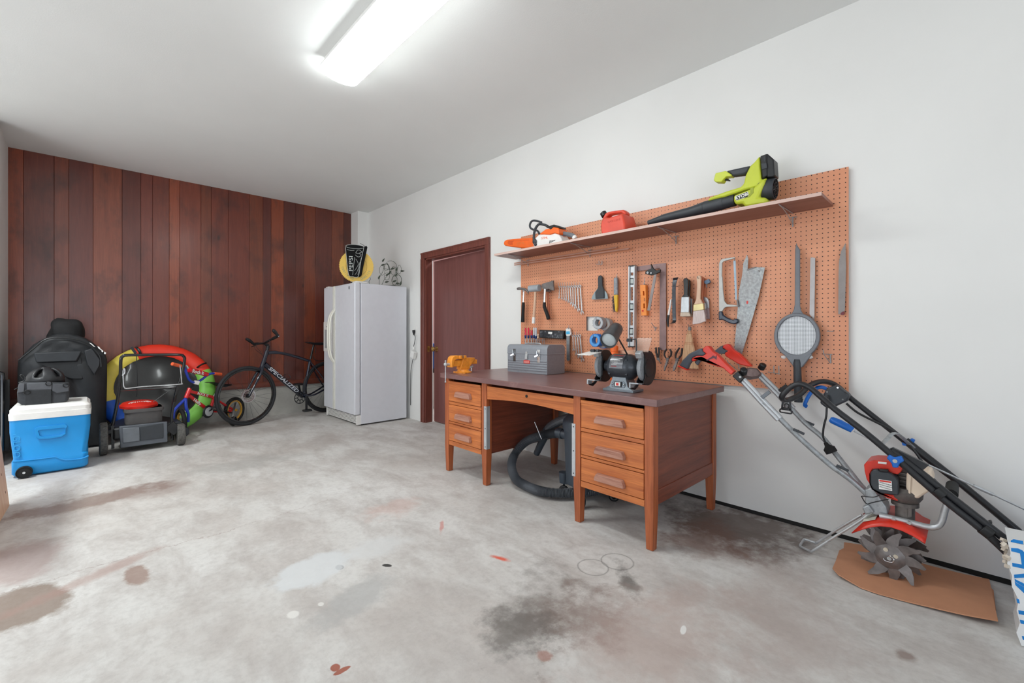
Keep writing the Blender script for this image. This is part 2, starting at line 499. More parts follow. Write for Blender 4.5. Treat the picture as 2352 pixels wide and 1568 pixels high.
b = MB(Matrix.Translation(hinge) @ Rz); LW = DY1 - DY0 - .044
b.bb((0, 0, fz(4) + .012), (.036, LW, DZ - .026)); lf = b.obj('door_leaf', MT['door'], dr, bevel=.002)
b = MB(Matrix.Translation(hinge) @ Rz); zk = onX(996, 801, 3.03).z
b.lathe([(.032, 0), (.032, .005), (.012, .012), (.011, .03), (.024, .036), (.029, .05), (.024, .064), (.006, .068)], (0, LW - .06, zk), (-1, 0, 0), 20)
b.bb((.006, LW - .0015, zk - .03), (.03, LW + .001, zk + .03)); b.obj('door_knob', MT['brass'], lf)
b = MB(); b.bb((XW + .02, DY1 - .0195, zk - .035), (XW + .048, DY1 - .0178, zk + .035)); b.obj('strike_plate', MT['brass'], dr)
# the hall beyond, seen through the slit
MT['hall'] = mat('pink_hall_paint', '#d9b7b4', .6, var=.03)
b = MB(); b.bb((5.05, Y0, -.1), (5.2, Y1, ZC)); struct(b.obj('wall_hall', MT['hall']))
b = MB(); b.bb((XW + .11, 6.3, -.1), (5.05, 6.5, ZC)); struct(b.obj('wall_hall_end', MT['hall']))
hl = bpy.data.lights.new('hall_fill_light', 'AREA'); hl.energy = 40; hl.shape = 'DISK'; hl.size = .5; o = bpy.data.objects.new('hall_fill_light', hl); C.objects.link(o); o.location = (4.0, 4.2, 2.8)  # unseen fill light, added to brighten the hall behind the slit
p0 = onX(993.5, 815, 3.62)
b = MB(); b.bb((3.6, p0.y - .3, fz(5) + .002), (4.1, p0.y + .3, .55)); b.m(1).bb((3.59, p0.y - .3, .551), (4.1, p0.y + .3, .60)); single(b, 'storage_cabinet', [MT['white'], MT['black']], 'pale storage cabinet glimpsed through the gap of the brown door', 'cabinet')
b = MB(); b.loft([[(3.85 + a * s_, p0.y + c_ * s_, z) for a, c_ in ((-.22, -.27), (.22, -.27), (.22, .27), (-.22, .27))] for z, s_ in ((.602, .9), (.93, 1.0), (.931, 1.06), (.97, 1.06))])
single(b, 'storage_tub', MT['blue'], 'blue plastic tub glimpsed through the gap of the brown door', 'storage tub', bevel=.01)

# --- ceiling light: wraparound fluorescent
lp = onZ(737, 150, 2.80); rp = onZ(822, 186, 2.80)
fxa, fxb, fy1 = lp.x, rp.x, (lp.y + rp.y) / 2; fy0 = fy1 - 1.24; fc = (fxa + fxb) / 2; hw = (fxb - fxa) / 2
ft = thing('fluorescent_light', 'long white fluorescent ceiling light with a glowing curved lens', 'ceiling light', (fc, (fy0 + fy1) / 2, ZC))
b = MB(); b.bb((fxa + .02, fy0, ZC - .055), (fxb - .02, fy1 - .004, ZC - .001)); b.bb((fxa - .004, fy0, ZC - .062), (fxa + .03, fy1 - .003, ZC - .05)); b.bb((fxb - .03, fy0, ZC - .062), (fxb + .004, fy1 - .003, ZC - .05))
b.obj('housing', MT['white'], ft)
prof = [(fc + hw * math.sin(t), ZC - .058 - .062 * (math.cos(t) ** .7 if math.cos(t) > 0 else 0)) for t in [PI / 2 * i / 8 for i in range(-8, 9)]]
b = MB(); b.loft([[(x, y, z) for x, z in prof] for y in (fy0 + .004, fy1 - .004)])
k = NT('lit_acrylic_lens'); k.b.inputs['Base Color'].default_value = (.9, .95, .95, 1); k.b.inputs['Emission Color'].default_value = (.94, 1, 1, 1); k.b.inputs['Emission Strength'].default_value = 20.0
b.obj('diffuser', k.m, ft)
for y in (fy0, fy1 - .005):
    b = MB(); b.prism([(x, y, z - .002) for x, z in prof], (0, .005, 0)); b.obj('end_cap', k.m, ft)

# --- daylight, camera, view
w = bpy.data.worlds.new('World'); bpy.context.scene.world = w; w.use_nodes = True
bg = w.node_tree.nodes['Background']; bg.inputs['Color'].default_value = (.86, .93, 1.0, 1); bg.inputs['Strength'].default_value = 1.0
nt = w.node_tree; tc = nt.nodes.new('ShaderNodeTexCoord'); sp = nt.nodes.new('ShaderNodeSeparateXYZ'); rm = nt.nodes.new('ShaderNodeValToRGB')
nt.links.new(tc.outputs['Generated'], sp.inputs[0]); nt.links.new(sp.outputs[2], rm.inputs['Fac']); nt.links.new(rm.outputs['Color'], bg.inputs['Color'])
e = rm.color_ramp.elements; e[0].position = 0; e[0].color = (3.7, 3.9, 4.1, 1); e[1].position = .06; e[1].color = (1.5, 1.7, 2.0, 1)   # lower half brightened as an unseen drive to lift the ceiling, hazy sky above
pl = bpy.data.lights.new('garage_door_daylight_portal', 'AREA'); pl.shape = 'RECTANGLE'; pl.size = GX1 - GX0; pl.size_y = GZ; pl.cycles.is_portal = True
o = bpy.data.objects.new('garage_door_daylight_portal', pl); C.objects.link(o); o.location = ((GX0 + GX1) / 2, Y0 + .1, GZ / 2); o.rotation_euler = (math.radians(90), 0, 0)
pl = bpy.data.lights.new('added_opening_daylight_portal', 'AREA'); pl.shape = 'RECTANGLE'; pl.size = 3.0; pl.size_y = 2.35; pl.cycles.is_portal = True
o = bpy.data.objects.new('added_opening_daylight_portal', pl); C.objects.link(o); o.location = (X0 - .02, 2.5, 1.175); o.rotation_euler = (math.radians(90), 0, math.radians(-90))
al = bpy.data.lights.new('left_bay_fill_light', 'AREA'); al.shape = 'RECTANGLE'; al.size = .25; al.size_y = 1.22; al.energy = 65; al.color = (.95, 1, 1)  # unseen area light added over the left bay to brighten the back
o = bpy.data.objects.new('left_bay_fill_light', al); C.objects.link(o); o.location = (-1.2, 4.1, ZC - .08)
cam = bpy.data.cameras.new('camera'); co = bpy.data.objects.new('camera', cam); C.objects.link(co); bpy.context.scene.camera = co
cam.sensor_fit = 'HORIZONTAL'; cam.sensor_width = 36; cam.lens = 36 * F / 2352; cam.shift_y = -(784 - HV) / 2352; cam.clip_start = .02
co.location = (0, 0, H); co.rotation_euler = (PI / 2, 0, -TH)
sc = bpy.context.scene; vs = sc.view_settings; vs.view_transform = 'Standard'; vs.look = 'None'; vs.gamma = 1; vs.use_curve_mapping = False; vs.exposure = 0.1
# ================================================================= the desk
MT['oak'] = wood('worn_orange_oak', '#9c4d27', '#dc8446', .42, 'y', 1.1)
MT['oak_z'] = wood('worn_orange_oak_upright', '#85401f', '#c06a3e', .42, 'z', 1.1)
MT['oak_pull'] = wood('bare_oak_pull', '#8f5643', '#c0907b', .55, 'y', 1.6)
MT['desk_side'] = wood('dark_varnished_panel', '#5f2e20', '#8f4a34', .38, 'x', .9)
MT['desk_top'] = wood('scuffed_maroon_desktop', '#735250', '#8a6560', .33, 'y', .5, wear='#93706b', coat=.15)
TOP = .770
DM = Matrix(((1, 0, 0, 0), (0, 1, 0, 0), (0, SL, 1, 0), (0, 0, 0, 1)))   # the desk leans with the slab


def dz(y):
    return TOP + SL * y


dk = thing('desk', 'old wooden double pedestal desk with a maroon top used as a workbench', 'desk', (2.45, 2.0, fz(2)))
b = MB(DM); b.bb((2.012, 1.062, TOP - .036), (2.868, 2.905, TOP)); b.obj('desktop', MT['desk_top'], dk, bevel=.003)
FX, BX = 2.04, 2.835
for (y0, y1) in ((1.096, 1.146), (1.551, 1.600), (2.378, 2.430), (2.830, 2.880)):
    for x0, x1 in ((FX, FX + .052), (BX - .052, BX)):
        if x0 > 2.5 and y0 > 1.4 and y0 < 2.5:
            continue
        b = MB(DM); t = .008; ym = (y0 + y1) / 2; xm = (x0 + x1) / 2
        def q(x, y, e):
            return (xm + (x - xm) * e, ym + (y - ym) * e)
        b.loft([[(*q(x, y, e), z) for x, y in ((x0, y0), (x1, y0), (x1, y1), (x0, y1))] for z, e in ((.001, .76), (.21, 1), (TOP - .036, 1))])
        b.obj('leg', MT['oak_z'], dk, bevel=.0025)
for y in (1.575, 2.404):
    b = MB(DM); b.loft([[(BX - .026 + sx * e, y + sy * e, z) for sx, sy in ((-1, -1), (1, -1), (1, 1), (-1, 1))] for z, e in ((.001, .019), (.21, .026), (TOP - .036, .026))])
    b.obj('leg', MT['oak_z'], dk, bevel=.0025)
# side panels with a lower rail each
for i, y in enumerate((1.112, 1.575, 2.404, 2.862)):
    b = MB(DM); b.bb((FX + .05, y - .008, .29), (BX - .05, y + .008, TOP - .036)); b.obj('side_panel', MT['desk_side'], dk)
    b = MB(DM); b.bb((FX + .05, y - .013, .226), (BX - .05, y + .013, .300)); b.obj('side_rail', MT['desk_side'], dk, bevel=.003)
for y0, y1 in ((1.112, 1.575), (2.404, 2.862)):
    b = MB(DM); b.bb((BX - .03, y0, .226), (BX - .015, y1, TOP - .04)); b.obj('back_panel', MT['desk_side'], dk)
    b = MB(DM); b.bb((FX + .03, y0, .215), (BX - .02, y1, .228)); b.obj('pedestal_bottom', MT['desk_side'], dk)
    fa, fb = y0 + .036, y1 - .026
    for z0, z1 in ((.212, .246), (.381, .397), (.531, .552)):
        b = MB(DM); b.bb((FX + .004, fa, z0), (FX + .03, fb, z1)); b.obj('drawer_rail', MT['oak'], dk, bevel=.002)
    b = MB(DM); b.bb((FX + .06, fa, .722), (FX + .075, fb, TOP - .036)); b.obj('drawer_rail', MT['desk_side'], dk)
    ym = (fa + fb) / 2
    for z0, z1, zh in ((.553, .712, .617), (.398, .530, .449), (.247, .380, .300)):
        b = MB(DM); b.bb((FX + .002, fa + .003, z0 + .002), (FX + .018, fb - .003, z1 - .002))
        if z1 > .7:
            b.bb((FX - .004, fa + .003, .694), (FX + .004, fb - .003, .713))
        b.bb((FX + .018, fa + .012, z0 + .012), (FX + .45, fb - .012, z0 + .022)); b.bb((FX + .018, fa + .012, z0 + .012), (FX + .45, fa + .022, z1 - .02)); b.bb((FX + .018, fb - .022, z0 + .012), (FX + .45, fb - .012, z1 - .02))
        d = b.obj('drawer', MT['oak'], dk, bevel=.003)
        b = MB(DM); L = .092
        b.loft([[(FX - .024, ym + s_ * e, zh + q_) for s_, q_ in ((-1, -.019), (1, -.019), (1, -.004), (.86, .019), (-.86, .019), (-1, -.004))] if k_ == 0 else
                [(FX + .002, ym + s_ * (e + .003), zh + q_) for s_, q_ in ((-1, -.021), (1, -.021), (1, -.004), (.88, .023), (-.88, .023), (-1, -.004))] for k_, e in ((0, L), (1, L))])
        b.obj('handle', MT['oak_pull'], d, bevel=.003)
b = MB(DM)
ys = [1.602 + (2.376 - 1.602) * i / 14 for i in range(15)]
bot = [(FX + .006, y, .618 - .0 + .020 * math.sin(PI * i / 14)) for i, y in enumerate(ys)]
b.prism([(FX + .006, 2.376, .712), (FX + .006, 1.602, .712)] + bot, (.018, 0, 0)); b.bb((FX + .024, 1.62, .64), (FX + .5, 2.36, .65))
cd = b.obj('drawer', MT['oak'], dk, bevel=.002); cd['label'] = 'wide shallow centre drawer with a keyhole'
b = MB(DM); b.lathe([(.010, 0), (.010, .003), (.004, .003)], (FX + .0065, 1.985, .684), (-1, 0, 0), 14); b.obj('keyhole', MT['gap_dark'], cd)
b = MB(DM); b.bb((FX + .08, 1.602, .716), (FX + .095, 2.376, TOP - .036)); b.obj('drawer_rail', MT['desk_side'], dk)
for y0, y1 in ((1.5845, 1.6095), (2.355, 2.402)):
    b = MB(DM)
    b.bb((FX - .0025, y0 if y0 < 2 else 2.376, .263), (FX, y1, .568)); b.bb((FX - .0025, (y1 if y0 < 2 else 2.376) - .0025, .263), (FX + .03, (y1 if y0 < 2 else 2.376), .568))
    for z in (.28, .41, .55):
        b.m(1).cyl((FX - .004, (y0 + y1) / 2 + (.008 if y0 > 2 else 0), z), (FX - .002, (y0 + y1) / 2 + (.008 if y0 > 2 else 0), z), .0035, n=8).m(0)
    o = b.obj('corner_plate', [MT['alu'], MT['gap_dark']], dk); o['label'] = 'bare metal strip screwed over the leg edge'

# ================================================================= on the desk
# --- bench vise
MT['vise'] = mat('chipped_orange_enamel', '#f0952f', .4, var=.2, vs=22)
VY, VZ = 2.795, dz(2.795)
vs_ = thing('bench_vise', 'small orange bench vise bolted at the left front corner of the desk', 'vise', (2.13, VY, VZ))
b = MB(); b.lathe([(.062, 0), (.062, .008), (.05, .014), (.045, .02), (.044, .03), (.001, .03)], (2.155, VY, VZ), n=24)
for a in (0, 120, 240):
    c, s_ = math.cos(math.radians(a)), math.sin(math.radians(a)); b.cyl((2.155 + .066 * c, VY + .066 * s_, VZ), (2.155 + .066 * c, VY + .066 * s_, VZ + .009), .017)
b.obj('swivel_base', MT['vise'], vs_)
b = MB(); b.prism([(2.108, VY - .028, VZ + .03), (2.2, VY - .028, VZ + .03), (2.205, VY - .028, VZ + .05), (2.255, VY - .028, VZ + .105), (2.255, VY - .028, VZ + .118), (2.175, VY - .028, VZ + .118), (2.16, VY - .028, VZ + .138), (2.135, VY - .028, VZ + .138), (2.13, VY - .028, VZ + .09), (2.112, VY - .028, VZ + .05)], (0, .056, 0))
b.bb((2.13, VY - .04, VZ + .112), (2.16, VY + .04, VZ + .14)); b.bb((2.15, VY - .018, VZ + .066), (2.285, VY + .018, VZ + .102)); b.obj('fixed_jaw', MT['vise'], vs_, bevel=.004)
b = MB(); b.prism([(2.02, VY - .03, VZ + .05), (2.04, VY - .03, VZ + .05), (2.05, VY - .03, VZ + .10), (2.07, VY - .03, VZ + .112), (2.122, VY - .03, VZ + .112), (2.122, VY - .03, VZ + .14), (2.05, VY - .03, VZ + .14), (2.028, VY - .03, VZ + .128), (2.02, VY - .03, VZ + .1)], (0, .06, 0))
b.bb((2.03, VY - .021, VZ + .055), (2.14, VY + .021, VZ + .104)); b.bb((2.094, VY - .04, VZ + .112), (2.122, VY + .04, VZ + .14)); b.obj('sliding_jaw', MT['vise'], vs_, bevel=.005)
b = MB(); b.bb((2.122, VY - .038, VZ + .122), (2.13, VY + .038, VZ + .141)); b.obj('jaw_plate', MT['dark_steel'], vs_)
b = MB(); b.cyl((1.985, VY, VZ + .075), (2.03, VY, VZ + .075), .011); b.sph((1.985, VY, VZ + .075), .015, 12, 8); b.obj('screw', MT['steel'], vs_)
b = MB(); b.cyl((1.985, VY, VZ + .098), (1.985, VY, VZ - .058), .0045, n=10); b.sph((1.985, VY, VZ + .1), .007, 10, 6); b.sph((1.985, VY, VZ - .06), .007, 10, 6); b.obj('handle', MT['steel'], vs_)
b = MB(); b.cyl((2.2, VY - .05, VZ + .014), (2.2, VY - .05, VZ + .04), .005); b.bar((2.185, VY - .05, VZ + .045), (2.215, VY - .05, VZ + .052), .006, .012); b.obj('wing_nut', MT['steel'], vs_)

# --- toolbox
MT['tbox'] = mat('grey_hammered_paint', '#91959c', .4, .15, var=.06, vs=60, bump=.08, bs=200)
TX0, TX1, TY0, TY1 = 2.525, 2.735, 2.232, 2.670; TZ = dz(2.45)
tb = thing('toolbox', 'grey metal toolbox with latches and a small red name plate', 'toolbox', ((TX0 + TX1) / 2, (TY0 + TY1) / 2, TZ))
b = MB(); b.bb((TX0, TY0, TZ), (TX1, TY1, TZ + .158))
for i in range(5):
    z = TZ + .018 + i * .0185; b.prism([(TX0, TY0 + .004, z), (TX0 - .003, TY0 + .004, z + .004), (TX0 - .003, TY0 + .004, z + .013), (TX0, TY0 + .004, z + .016)], (0, TY1 - TY0 - .008, 0))
b.obj('body', MT['tbox'], tb, bevel=.002)
r = .035; pr = [(TX0 - .002, TZ + .152), (TX0 - .002, TZ + .228 - r)] + [(TX0 - .002 + r - r * math.cos(t), TZ + .228 - r + r * math.sin(t)) for t in [PI / 2 * i / 5 for i in range(1, 6)]] + [(TX1 + .002 - r + r * math.sin(t), TZ + .228 - r + r * math.cos(t)) for t in [PI / 2 * i / 5 for i in range(0, 6)]] + [(TX1 + .002, TZ + .152)]
b = MB(); b.prism([(x, TY0 - .002, z) for x, z in pr], (0, TY1 - TY0 + .004, 0)); b.bb((TX0 - .004, TY0 - .003, TZ + .152), (TX1 + .003, TY1 + .003, TZ + .160)); b.obj('lid', MT['tbox'], tb, bevel=.002)
for yc in (2.315, 2.585):
    b = MB(); b.bb((TX0 - .005, yc - .013, TZ + .09), (TX0 - .001, yc + .013, TZ + .148)); b.tube(sm([(TX0 - .012, yc - .012, TZ + .182), (TX0 - .012, yc - .012, TZ + .14), (TX0 - .014, yc + .012, TZ + .14), (TX0 - .012, yc + .012, TZ + .182)], 3), .002, 6)
    b.bar((TX0 - .01, yc + .002, TZ + .15), (TX0 - .02, yc + .03, TZ + .135), .006, .01); b.bb((TX0 - .006, yc - .015, TZ + .168), (TX0 - .001, yc + .015, TZ + .19)); b.obj('latch', MT['chrome'], tb)
b = MB(); b.bb((TX0 - .006, 2.447 - .01, TZ + .15), (TX0 - .002, 2.447 + .01, TZ + .172)); b.prism([(TX0 - .004, 2.435, TZ + .165), (TX0 - .014, 2.435, TZ + .115), (TX0 - .004, 2.435, TZ + .108)], (0, .024, 0)); b.obj('hasp', MT['steel'], tb)
b = MB(); b.bb((TX0 - .0045, 2.447 - .034, TZ + .077), (TX0 - .002, 2.447 + .034, TZ + .103)); pl_ = b.obj('name_plate', MT['red'], tb, bevel=.0018)
b = MB(); b.bb((TX0 - .0052, 2.447 - .028, TZ + .082), (TX0 - .004, 2.447 + .028, TZ + .098)); b.obj('plate_face', mat('pink_plate', '#e7a79f', .4), pl_)
text('CRAFTSMAN', (TX0 - .0055, 2.447, TZ + .09), (0, -1, 0), (0, 0, 1), .0105, MT['red'], pl_, sx=.85)
b = MB(); b.tube(sm([(2.6, 2.36, TZ + .229), (2.6, 2.38, TZ + .236), (2.6, 2.45, TZ + .238), (2.6, 2.52, TZ + .236), (2.6, 2.54, TZ + .229)], 4), .005, 6); b.obj('carry_handle', MT['steel'], tb)

# --- bench grinder
MT['grind'] = mat('charcoal_hammertone', '#3d4147', .3, .3, var=.18, vs=70, bump=.06, bs=260)
MT['grind_base'] = mat('grey_hammertone', '#7c848b', .36, .3, var=.1, vs=70)
MT['stone'] = mat('grey_grinding_stone', '#8b8f93', .85, var=.15, vs=90, bump=.3, bs=220)
MT['amber'] = mat('smoked_clear_shield', '#c9a897', .1, var=.05, alpha=.45)
MT['clear'] = mat('clear_plastic', '#e9ebea', .12, var=.03, alpha=.5)
A = Vector((.05, -.9987, 0)).normalized(); Bk = Vector((.9987, .05, 0)).normalized()
GC = Vector((2.188, 1.362, 0)); GZ0 = dz(1.36)
GM = Matrix(((A.x, Bk.x, 0, GC.x), (A.y, Bk.y, 0, GC.y), (0, 0, 1, GZ0), (0, 0, 0, 1)))
gr = thing('bench_grinder', 'black twin wheel bench grinder with a work lamp standing on the desk', 'bench grinder', (GC.x, GC.y, GZ0))
AX = .137
b = MB(GM); b.loft([[(x * e, y * f_, z) for x, y in ((-.095, -.06), (.095, -.06), (.095, .06), (-.095, .06))] for z, e, f_ in ((.0005, 1, 1), (.014, 1, 1), (.0145, .86, .95), (.03, .60, .85), (.075, .44, .75), (.085, .44, .7))]); base = b.obj('base', MT['grind_base'], gr, bevel=.004)
b = MB(GM); b.prism([(-.04, -.0555, .022), (.04, -.0555, .022), (.046, -.052, .045), (.03, -.048, .062), (-.03, -.048, .062), (-.046, -.052, .045)], (0, .012, 0)); b.obj('switch_plate', MT['grind_base'], base, bevel=.003)
b = MB(GM); b.bb((-.022, -.058, .028), (.022, -.05, .056)); b.m(1).bb((-.016, -.0605, .031), (.016, -.055, .053)).m(2).bb((-.009, -.0612, .035), (.006, -.0602, .049)); b.obj('switch', [MT['black'], MT['white'], MT['red']], base)
for x in (-.035, .035):
    b = MB(GM); b.sph((x, -.056, .042), .005, 10, 6); b.obj('bolt', MT['chrome'], base)
b = MB(GM); b.lathe([(.001, -.105), (.032, -.105), (.034, -.085), (.045, -.078), (.066, -.066), (.072, -.05), (.073, 0), (.072, .05), (.066, .068), (.045, .09), (.036, .1), (.036, .11), (.001, .11)], (0, 0, AX), (1, 0, 0), 36)
for a in (35, 325, 145, 215):
    for x in (-.052, .052):
        t = math.radians(a); b.cyl((x - .006, -.068 * math.cos(t), AX + .068 * math.sin(t)), (x + .006, -.068 * math.cos(t), AX + .068 * math.sin(t)), .008, n=8)
mo = b.obj('motor', MT['grind'], gr)
b = MB(GM); n_ = 14
b.loft([[(x, -.0745 * math.cos(t), AX + .0745 * math.sin(t)) for x in (-.045, .038)] for t in [math.radians(-5 + 70 * i / n_) for i in range(n_ + 1)]], closed=False, cap=False)
lab = b.obj('label_plate', mat('silver_black_label', '#6e6f73', .25, .5), mo)
def gl(x, a, h=0):
    t = math.radians(a); return GM @ Vector((x, -(.0752 + h) * math.cos(t), AX + (.0752 + h) * math.sin(t)))
for s_, x, a, sz in (('CRAFTSMAN', -.004, 57, .012), ('6 IN. BENCH GRINDER', -.004, 40, .0075), ('SAFETY INSTRUCTIONS', -.012, 30, .006), ('1/2 HP  3450 RPM', -.015, 22, .006), ('WARNING', -.016, 12, .0085), ('READ MANUAL', -.016, 4, .0055)):
    t = math.radians(a); text(s_, gl(x, a), A, GM.to_3x3() @ Vector((0, math.sin(t), math.cos(t))), sz, MT['red'] if s_[0] in 'CR' else MT['white'], lab, sx=.9)
for sx_ in (-1, 1):
    xc = sx_ * .132
    b = MB(GM); b.lathe([(.03, -.010), (.073, -.010), (.075, 0), (.073, .010), (.03, .010)], (xc, .0, AX), (1, 0, 0), 36); wh = b.obj('grinding_wheel', MT['stone'], gr)
    b = MB(GM)                                   # the guard: a drum open to the front, with an outer disc
    arc = [math.radians(a) for a in range(-118, 113, 10)]
    R = .094
    b.loft([[(xc + dx, R * e * math.cos(t), AX + R * e * math.sin(t)) for dx, e in ((-.018, .96), (-.018, 1.0), (.018, 1.0), (.018, .96))] for t in arc])
    xo = xc + sx_ * .018
    seg = [(xo, R * math.cos(t), AX + R * math.sin(t)) for t in [math.radians(a) for a in range(-128, 123, 10)]] + [(xo, -.032, AX + .055), (xo, -.036, AX + .0), (xo, -.035, AX - .05)]
    b.prism(seg, (sx_ * .003, 0, 0)); xi = xc - sx_ * .018
    b.prism([(xi, y, z) for _, y, z in seg], (-sx_ * .003, 0, 0)); gd = b.obj('wheel_guard', MT['black'], gr)
    b = MB(GM); b.lathe([(.05, 0), (.05, .002), (.045, .003), (.001, .003)], (xo + sx_ * .003, .01, AX), (sx_, 0, 0), 30); b.obj('guard_cap', MT['black'], gd)
    b = MB(GM); b.box((xc, -.062, AX + .074), (.036, .03, .034), Matrix.Rotation(.5, 3, 'X')); b.obj('spark_arrestor', MT['galv'], gd, bevel=.003)
    b = MB(GM); x0 = xc - .022
    b.tube([(x0, -.02, AX - .07), (x0, -.045, AX - .095), (x0, -.075, AX - .108), (x0, -.105, AX - .10), (x0, -.115, AX - .085)], .006, 6, sq=1.6); b.obj('rest_bracket', MT['black'], gr)
    b = MB(GM); b.box((xc + .002, -.108, AX - .078), (.052, .042, .006), Matrix.Rotation(-.15, 3, 'X')); b.bb((xc - .024, -.13, AX - .10), (xc - .016, -.088, AX - .078)); b.obj('tool_rest', MT['galv'], gr)
# eye shields
b = MB(GM); b.box((-.135, -.135, AX + .075), (.085, .115, .003), Matrix.Rotation(.12, 3, 'X')); sh_ = b.obj('eye_shield', MT['white'], gr)
b = MB(GM); b.tube([(-.11, -.05, AX + .09), (-.12, -.075, AX + .092), (-.16, -.09, AX + .088)], .005, 6); b.bb((-.15, -.10, AX + .08), (-.13, -.085, AX + .098)); b.bb((-.115, -.10, AX + .08), (-.10, -.085, AX + .098)); b.obj('shield_clamp', MT['dark_grey'], sh_)
b = MB(GM); b.box((.13, -.02, AX + .125), (.085, .003, .085), Matrix.Rotation(-.5, 3, 'X')); sh_ = b.obj('eye_shield', MT['amber'], gr)
b = MB(GM); b.tube(sm([(.108, -.05, AX + .08), (.108, -.05, AX + .15), (.095, -.05, AX + .156), (.06, -.05, AX + .152)], 4), .0035, 6); b.bb((.055, -.06, AX + .142), (.08, -.04, AX + .16)); b.obj('shield_rod', MT['dark_grey'], sh_)
# work lamp on a flat arm
def at_d(u, v, d):
    return Vector((0, 0, H)) + Vector(ray(u, v)) * d
b = MB(); b.tube([at_d(1441, 814, 2.47), at_d(1428, 790, 2.47), at_d(1415, 768, 2.48)], .009, 6, sq=.45); b.obj('lamp_arm', MT['black'], gr)
l0, l1 = at_d(1417, 752, 2.52), at_d(1397, 782, 2.40); ax = (l1 - l0)
b = MB(); L = ax.length; b.lathe([(.001, -.012), (.025, -.006), (.038, .012), (.041, .04), (.041, L * .62), (.046, L * .64), (.047, L), (.043, L), (.040, L - .012)], l0, ax, 28); lh = b.obj('lamp_shade', mat('graphite_lamp', '#4a4c4f', .35, .3), gr)
b = MB(); b.lathe([(.040, L - .012), (.03, L - .006), (.001, L - .002)], l0, ax, 24); b.obj('lamp_lens', mat('frosted_lens', '#b9c0c1', .25), lh)

# --- things standing behind the grinder
MT['tape_tan'] = mat('masking_tape_tan', '#dcab8e', .6)
c0 = onX(1445, 806, 2.72); zt = dz(c0.y)
b = MB(); b.lathe([(.055, 0), (.074, .165), (.082, .167), (.084, .205), (.076, .205), (.070, .16), (.001, .15)], (2.72, c0.y, zt), n=36)
single(b, 'flower_pot', MT['tape_tan'], 'pale terracotta pot standing on the desk behind the bench grinder', 'flower pot')
c0 = onX(1411, 800, 2.60)
oc = thing('spray_can', 'bright orange can standing on the desk behind the grinder lamp', 'can', (2.60, c0.y, dz(c0.y)))
b = MB(); b.lathe([(.026, 0), (.029, .004), (.029, .185), (.024, .20), (.001, .20)], (2.60, c0.y, dz(c0.y)), n=24); b.obj('body', MT['orange'], oc)
b = MB(); b.lathe([(.027, .2005), (.027, .235), (.02, .24), (.001, .24)], (2.60, c0.y, dz(c0.y)), n=20); b.obj('cap', MT['orange'], oc)

# ================================================================= shop vacuum under the desk
MT['vac'] = mat('slate_vacuum_plastic', '#3d4650', .42, var=.08)
MT['hose'] = mat('ribbed_hose', '#595c61', .35, var=.15)
VX, VYc = 2.45, 1.86
c0 = onX(1345, 1020, 2.35); VYc = c0.y - .0; VX = 2.38
vc = thing('shop_vacuum', 'dark grey wet and dry vacuum with a long ribbed hose under the desk', 'vacuum cleaner', (VX, VYc, fz(VYc)))
zb = fz(VYc)
b = MB(); b.lathe([(.12, .10), (.145, .11), (.15, .2), (.16, .46), (.001, .46)], (VX, VYc, zb), n=32); b.obj('tank', MT['vac'], vc)
b = MB(); b.lathe([(.165, .46), (.17, .48), (.165, .52), (.12, .57), (.06, .585), (.001, .585)], (VX, VYc, zb), n=32); b.obj('motor_head', MT['vac'], vc)
for a in (30, 115, 205, 300):
    t = math.radians(a); cx, cy = VX + .165 * math.cos(t), VYc + .165 * math.sin(t)
    b = MB(); b.cyl((cx, cy, zb + .09), (cx, cy, zb + .16), .03, .034); b.bar((VX + .1 * math.cos(t), VYc + .1 * math.sin(t), zb + .105), (cx, cy, zb + .1), .05, .03); ft_ = b.obj('caster_mount', MT['vac'], vc)
    b = MB(); b.torus((cx, cy, zb + .036), (math.sin(t), -math.cos(t), 0), .024, .012, 18, 8); b.cyl((cx, cy, zb + .04), (cx, cy, zb + .1), .007, n=8); b.obj('caster', MT['black'], ft_)
hp = [onX(*p, x) for p, x in (((1288, 995), 2.42), ((1262, 996), 2.40), ((1240, 1001), 2.37), ((1208, 1014), 2.33), ((1184, 1040), 2.28), ((1175, 1068), 2.22), ((1184, 1098), 2.17))]
hp += [onF(u, v, .045) for u, v in ((1206, 1114), (1240, 1127), (1278, 1132), (1318, 1131), (1370, 1124), (1420, 1098))]
hp = sm(hp, 26)
rr = [.029 + .004 * (1 if i % 2 else -1) for i in range(len(hp))]
b = MB(); b.tube(hp, rr, 14); b.obj('hose', MT['hose'], vc, ang=15)
b = MB(); b.cyl(hp[0], hp[0] + Vector((-.0, -.09, .0)), .033); b.cyl(hp[0] + Vector((0, .03, 0)), hp[0] + Vector((0, -.02, 0)), .037); b.obj('hose_collar', MT['vac'], vc)
h2 = sm([onX(1232, 1042, 2.5), onX(1247, 1010, 2.5), onX(1262, 982, 2.48), onX(1290, 965, 2.46), onX(1330, 955, 2.42), onX(1380, 955, 2.4)], 22)
b = MB(); k_ = 40; b.tube(h2[k_:], [.029 + .0035 * (1 if i % 2 else -1) for i in range(len(h2) - k_)], 14); b.obj('hose', MT['hose'], vc, ang=15)
b = MB(); b.tube(h2[:k_ + 1], [.024 + .01 * i / k_ for i in range(k_ + 1)], 14); b.obj('nozzle', MT['vac'], vc)
b = MB(); b.cyl(onX(1228, 969, 2.24), onX(1244, 1008, 2.24), .003, n=8); single(b, 'metal_rod', MT['steel'], 'thin bare metal rod poking up beside the vacuum hose', 'rod')
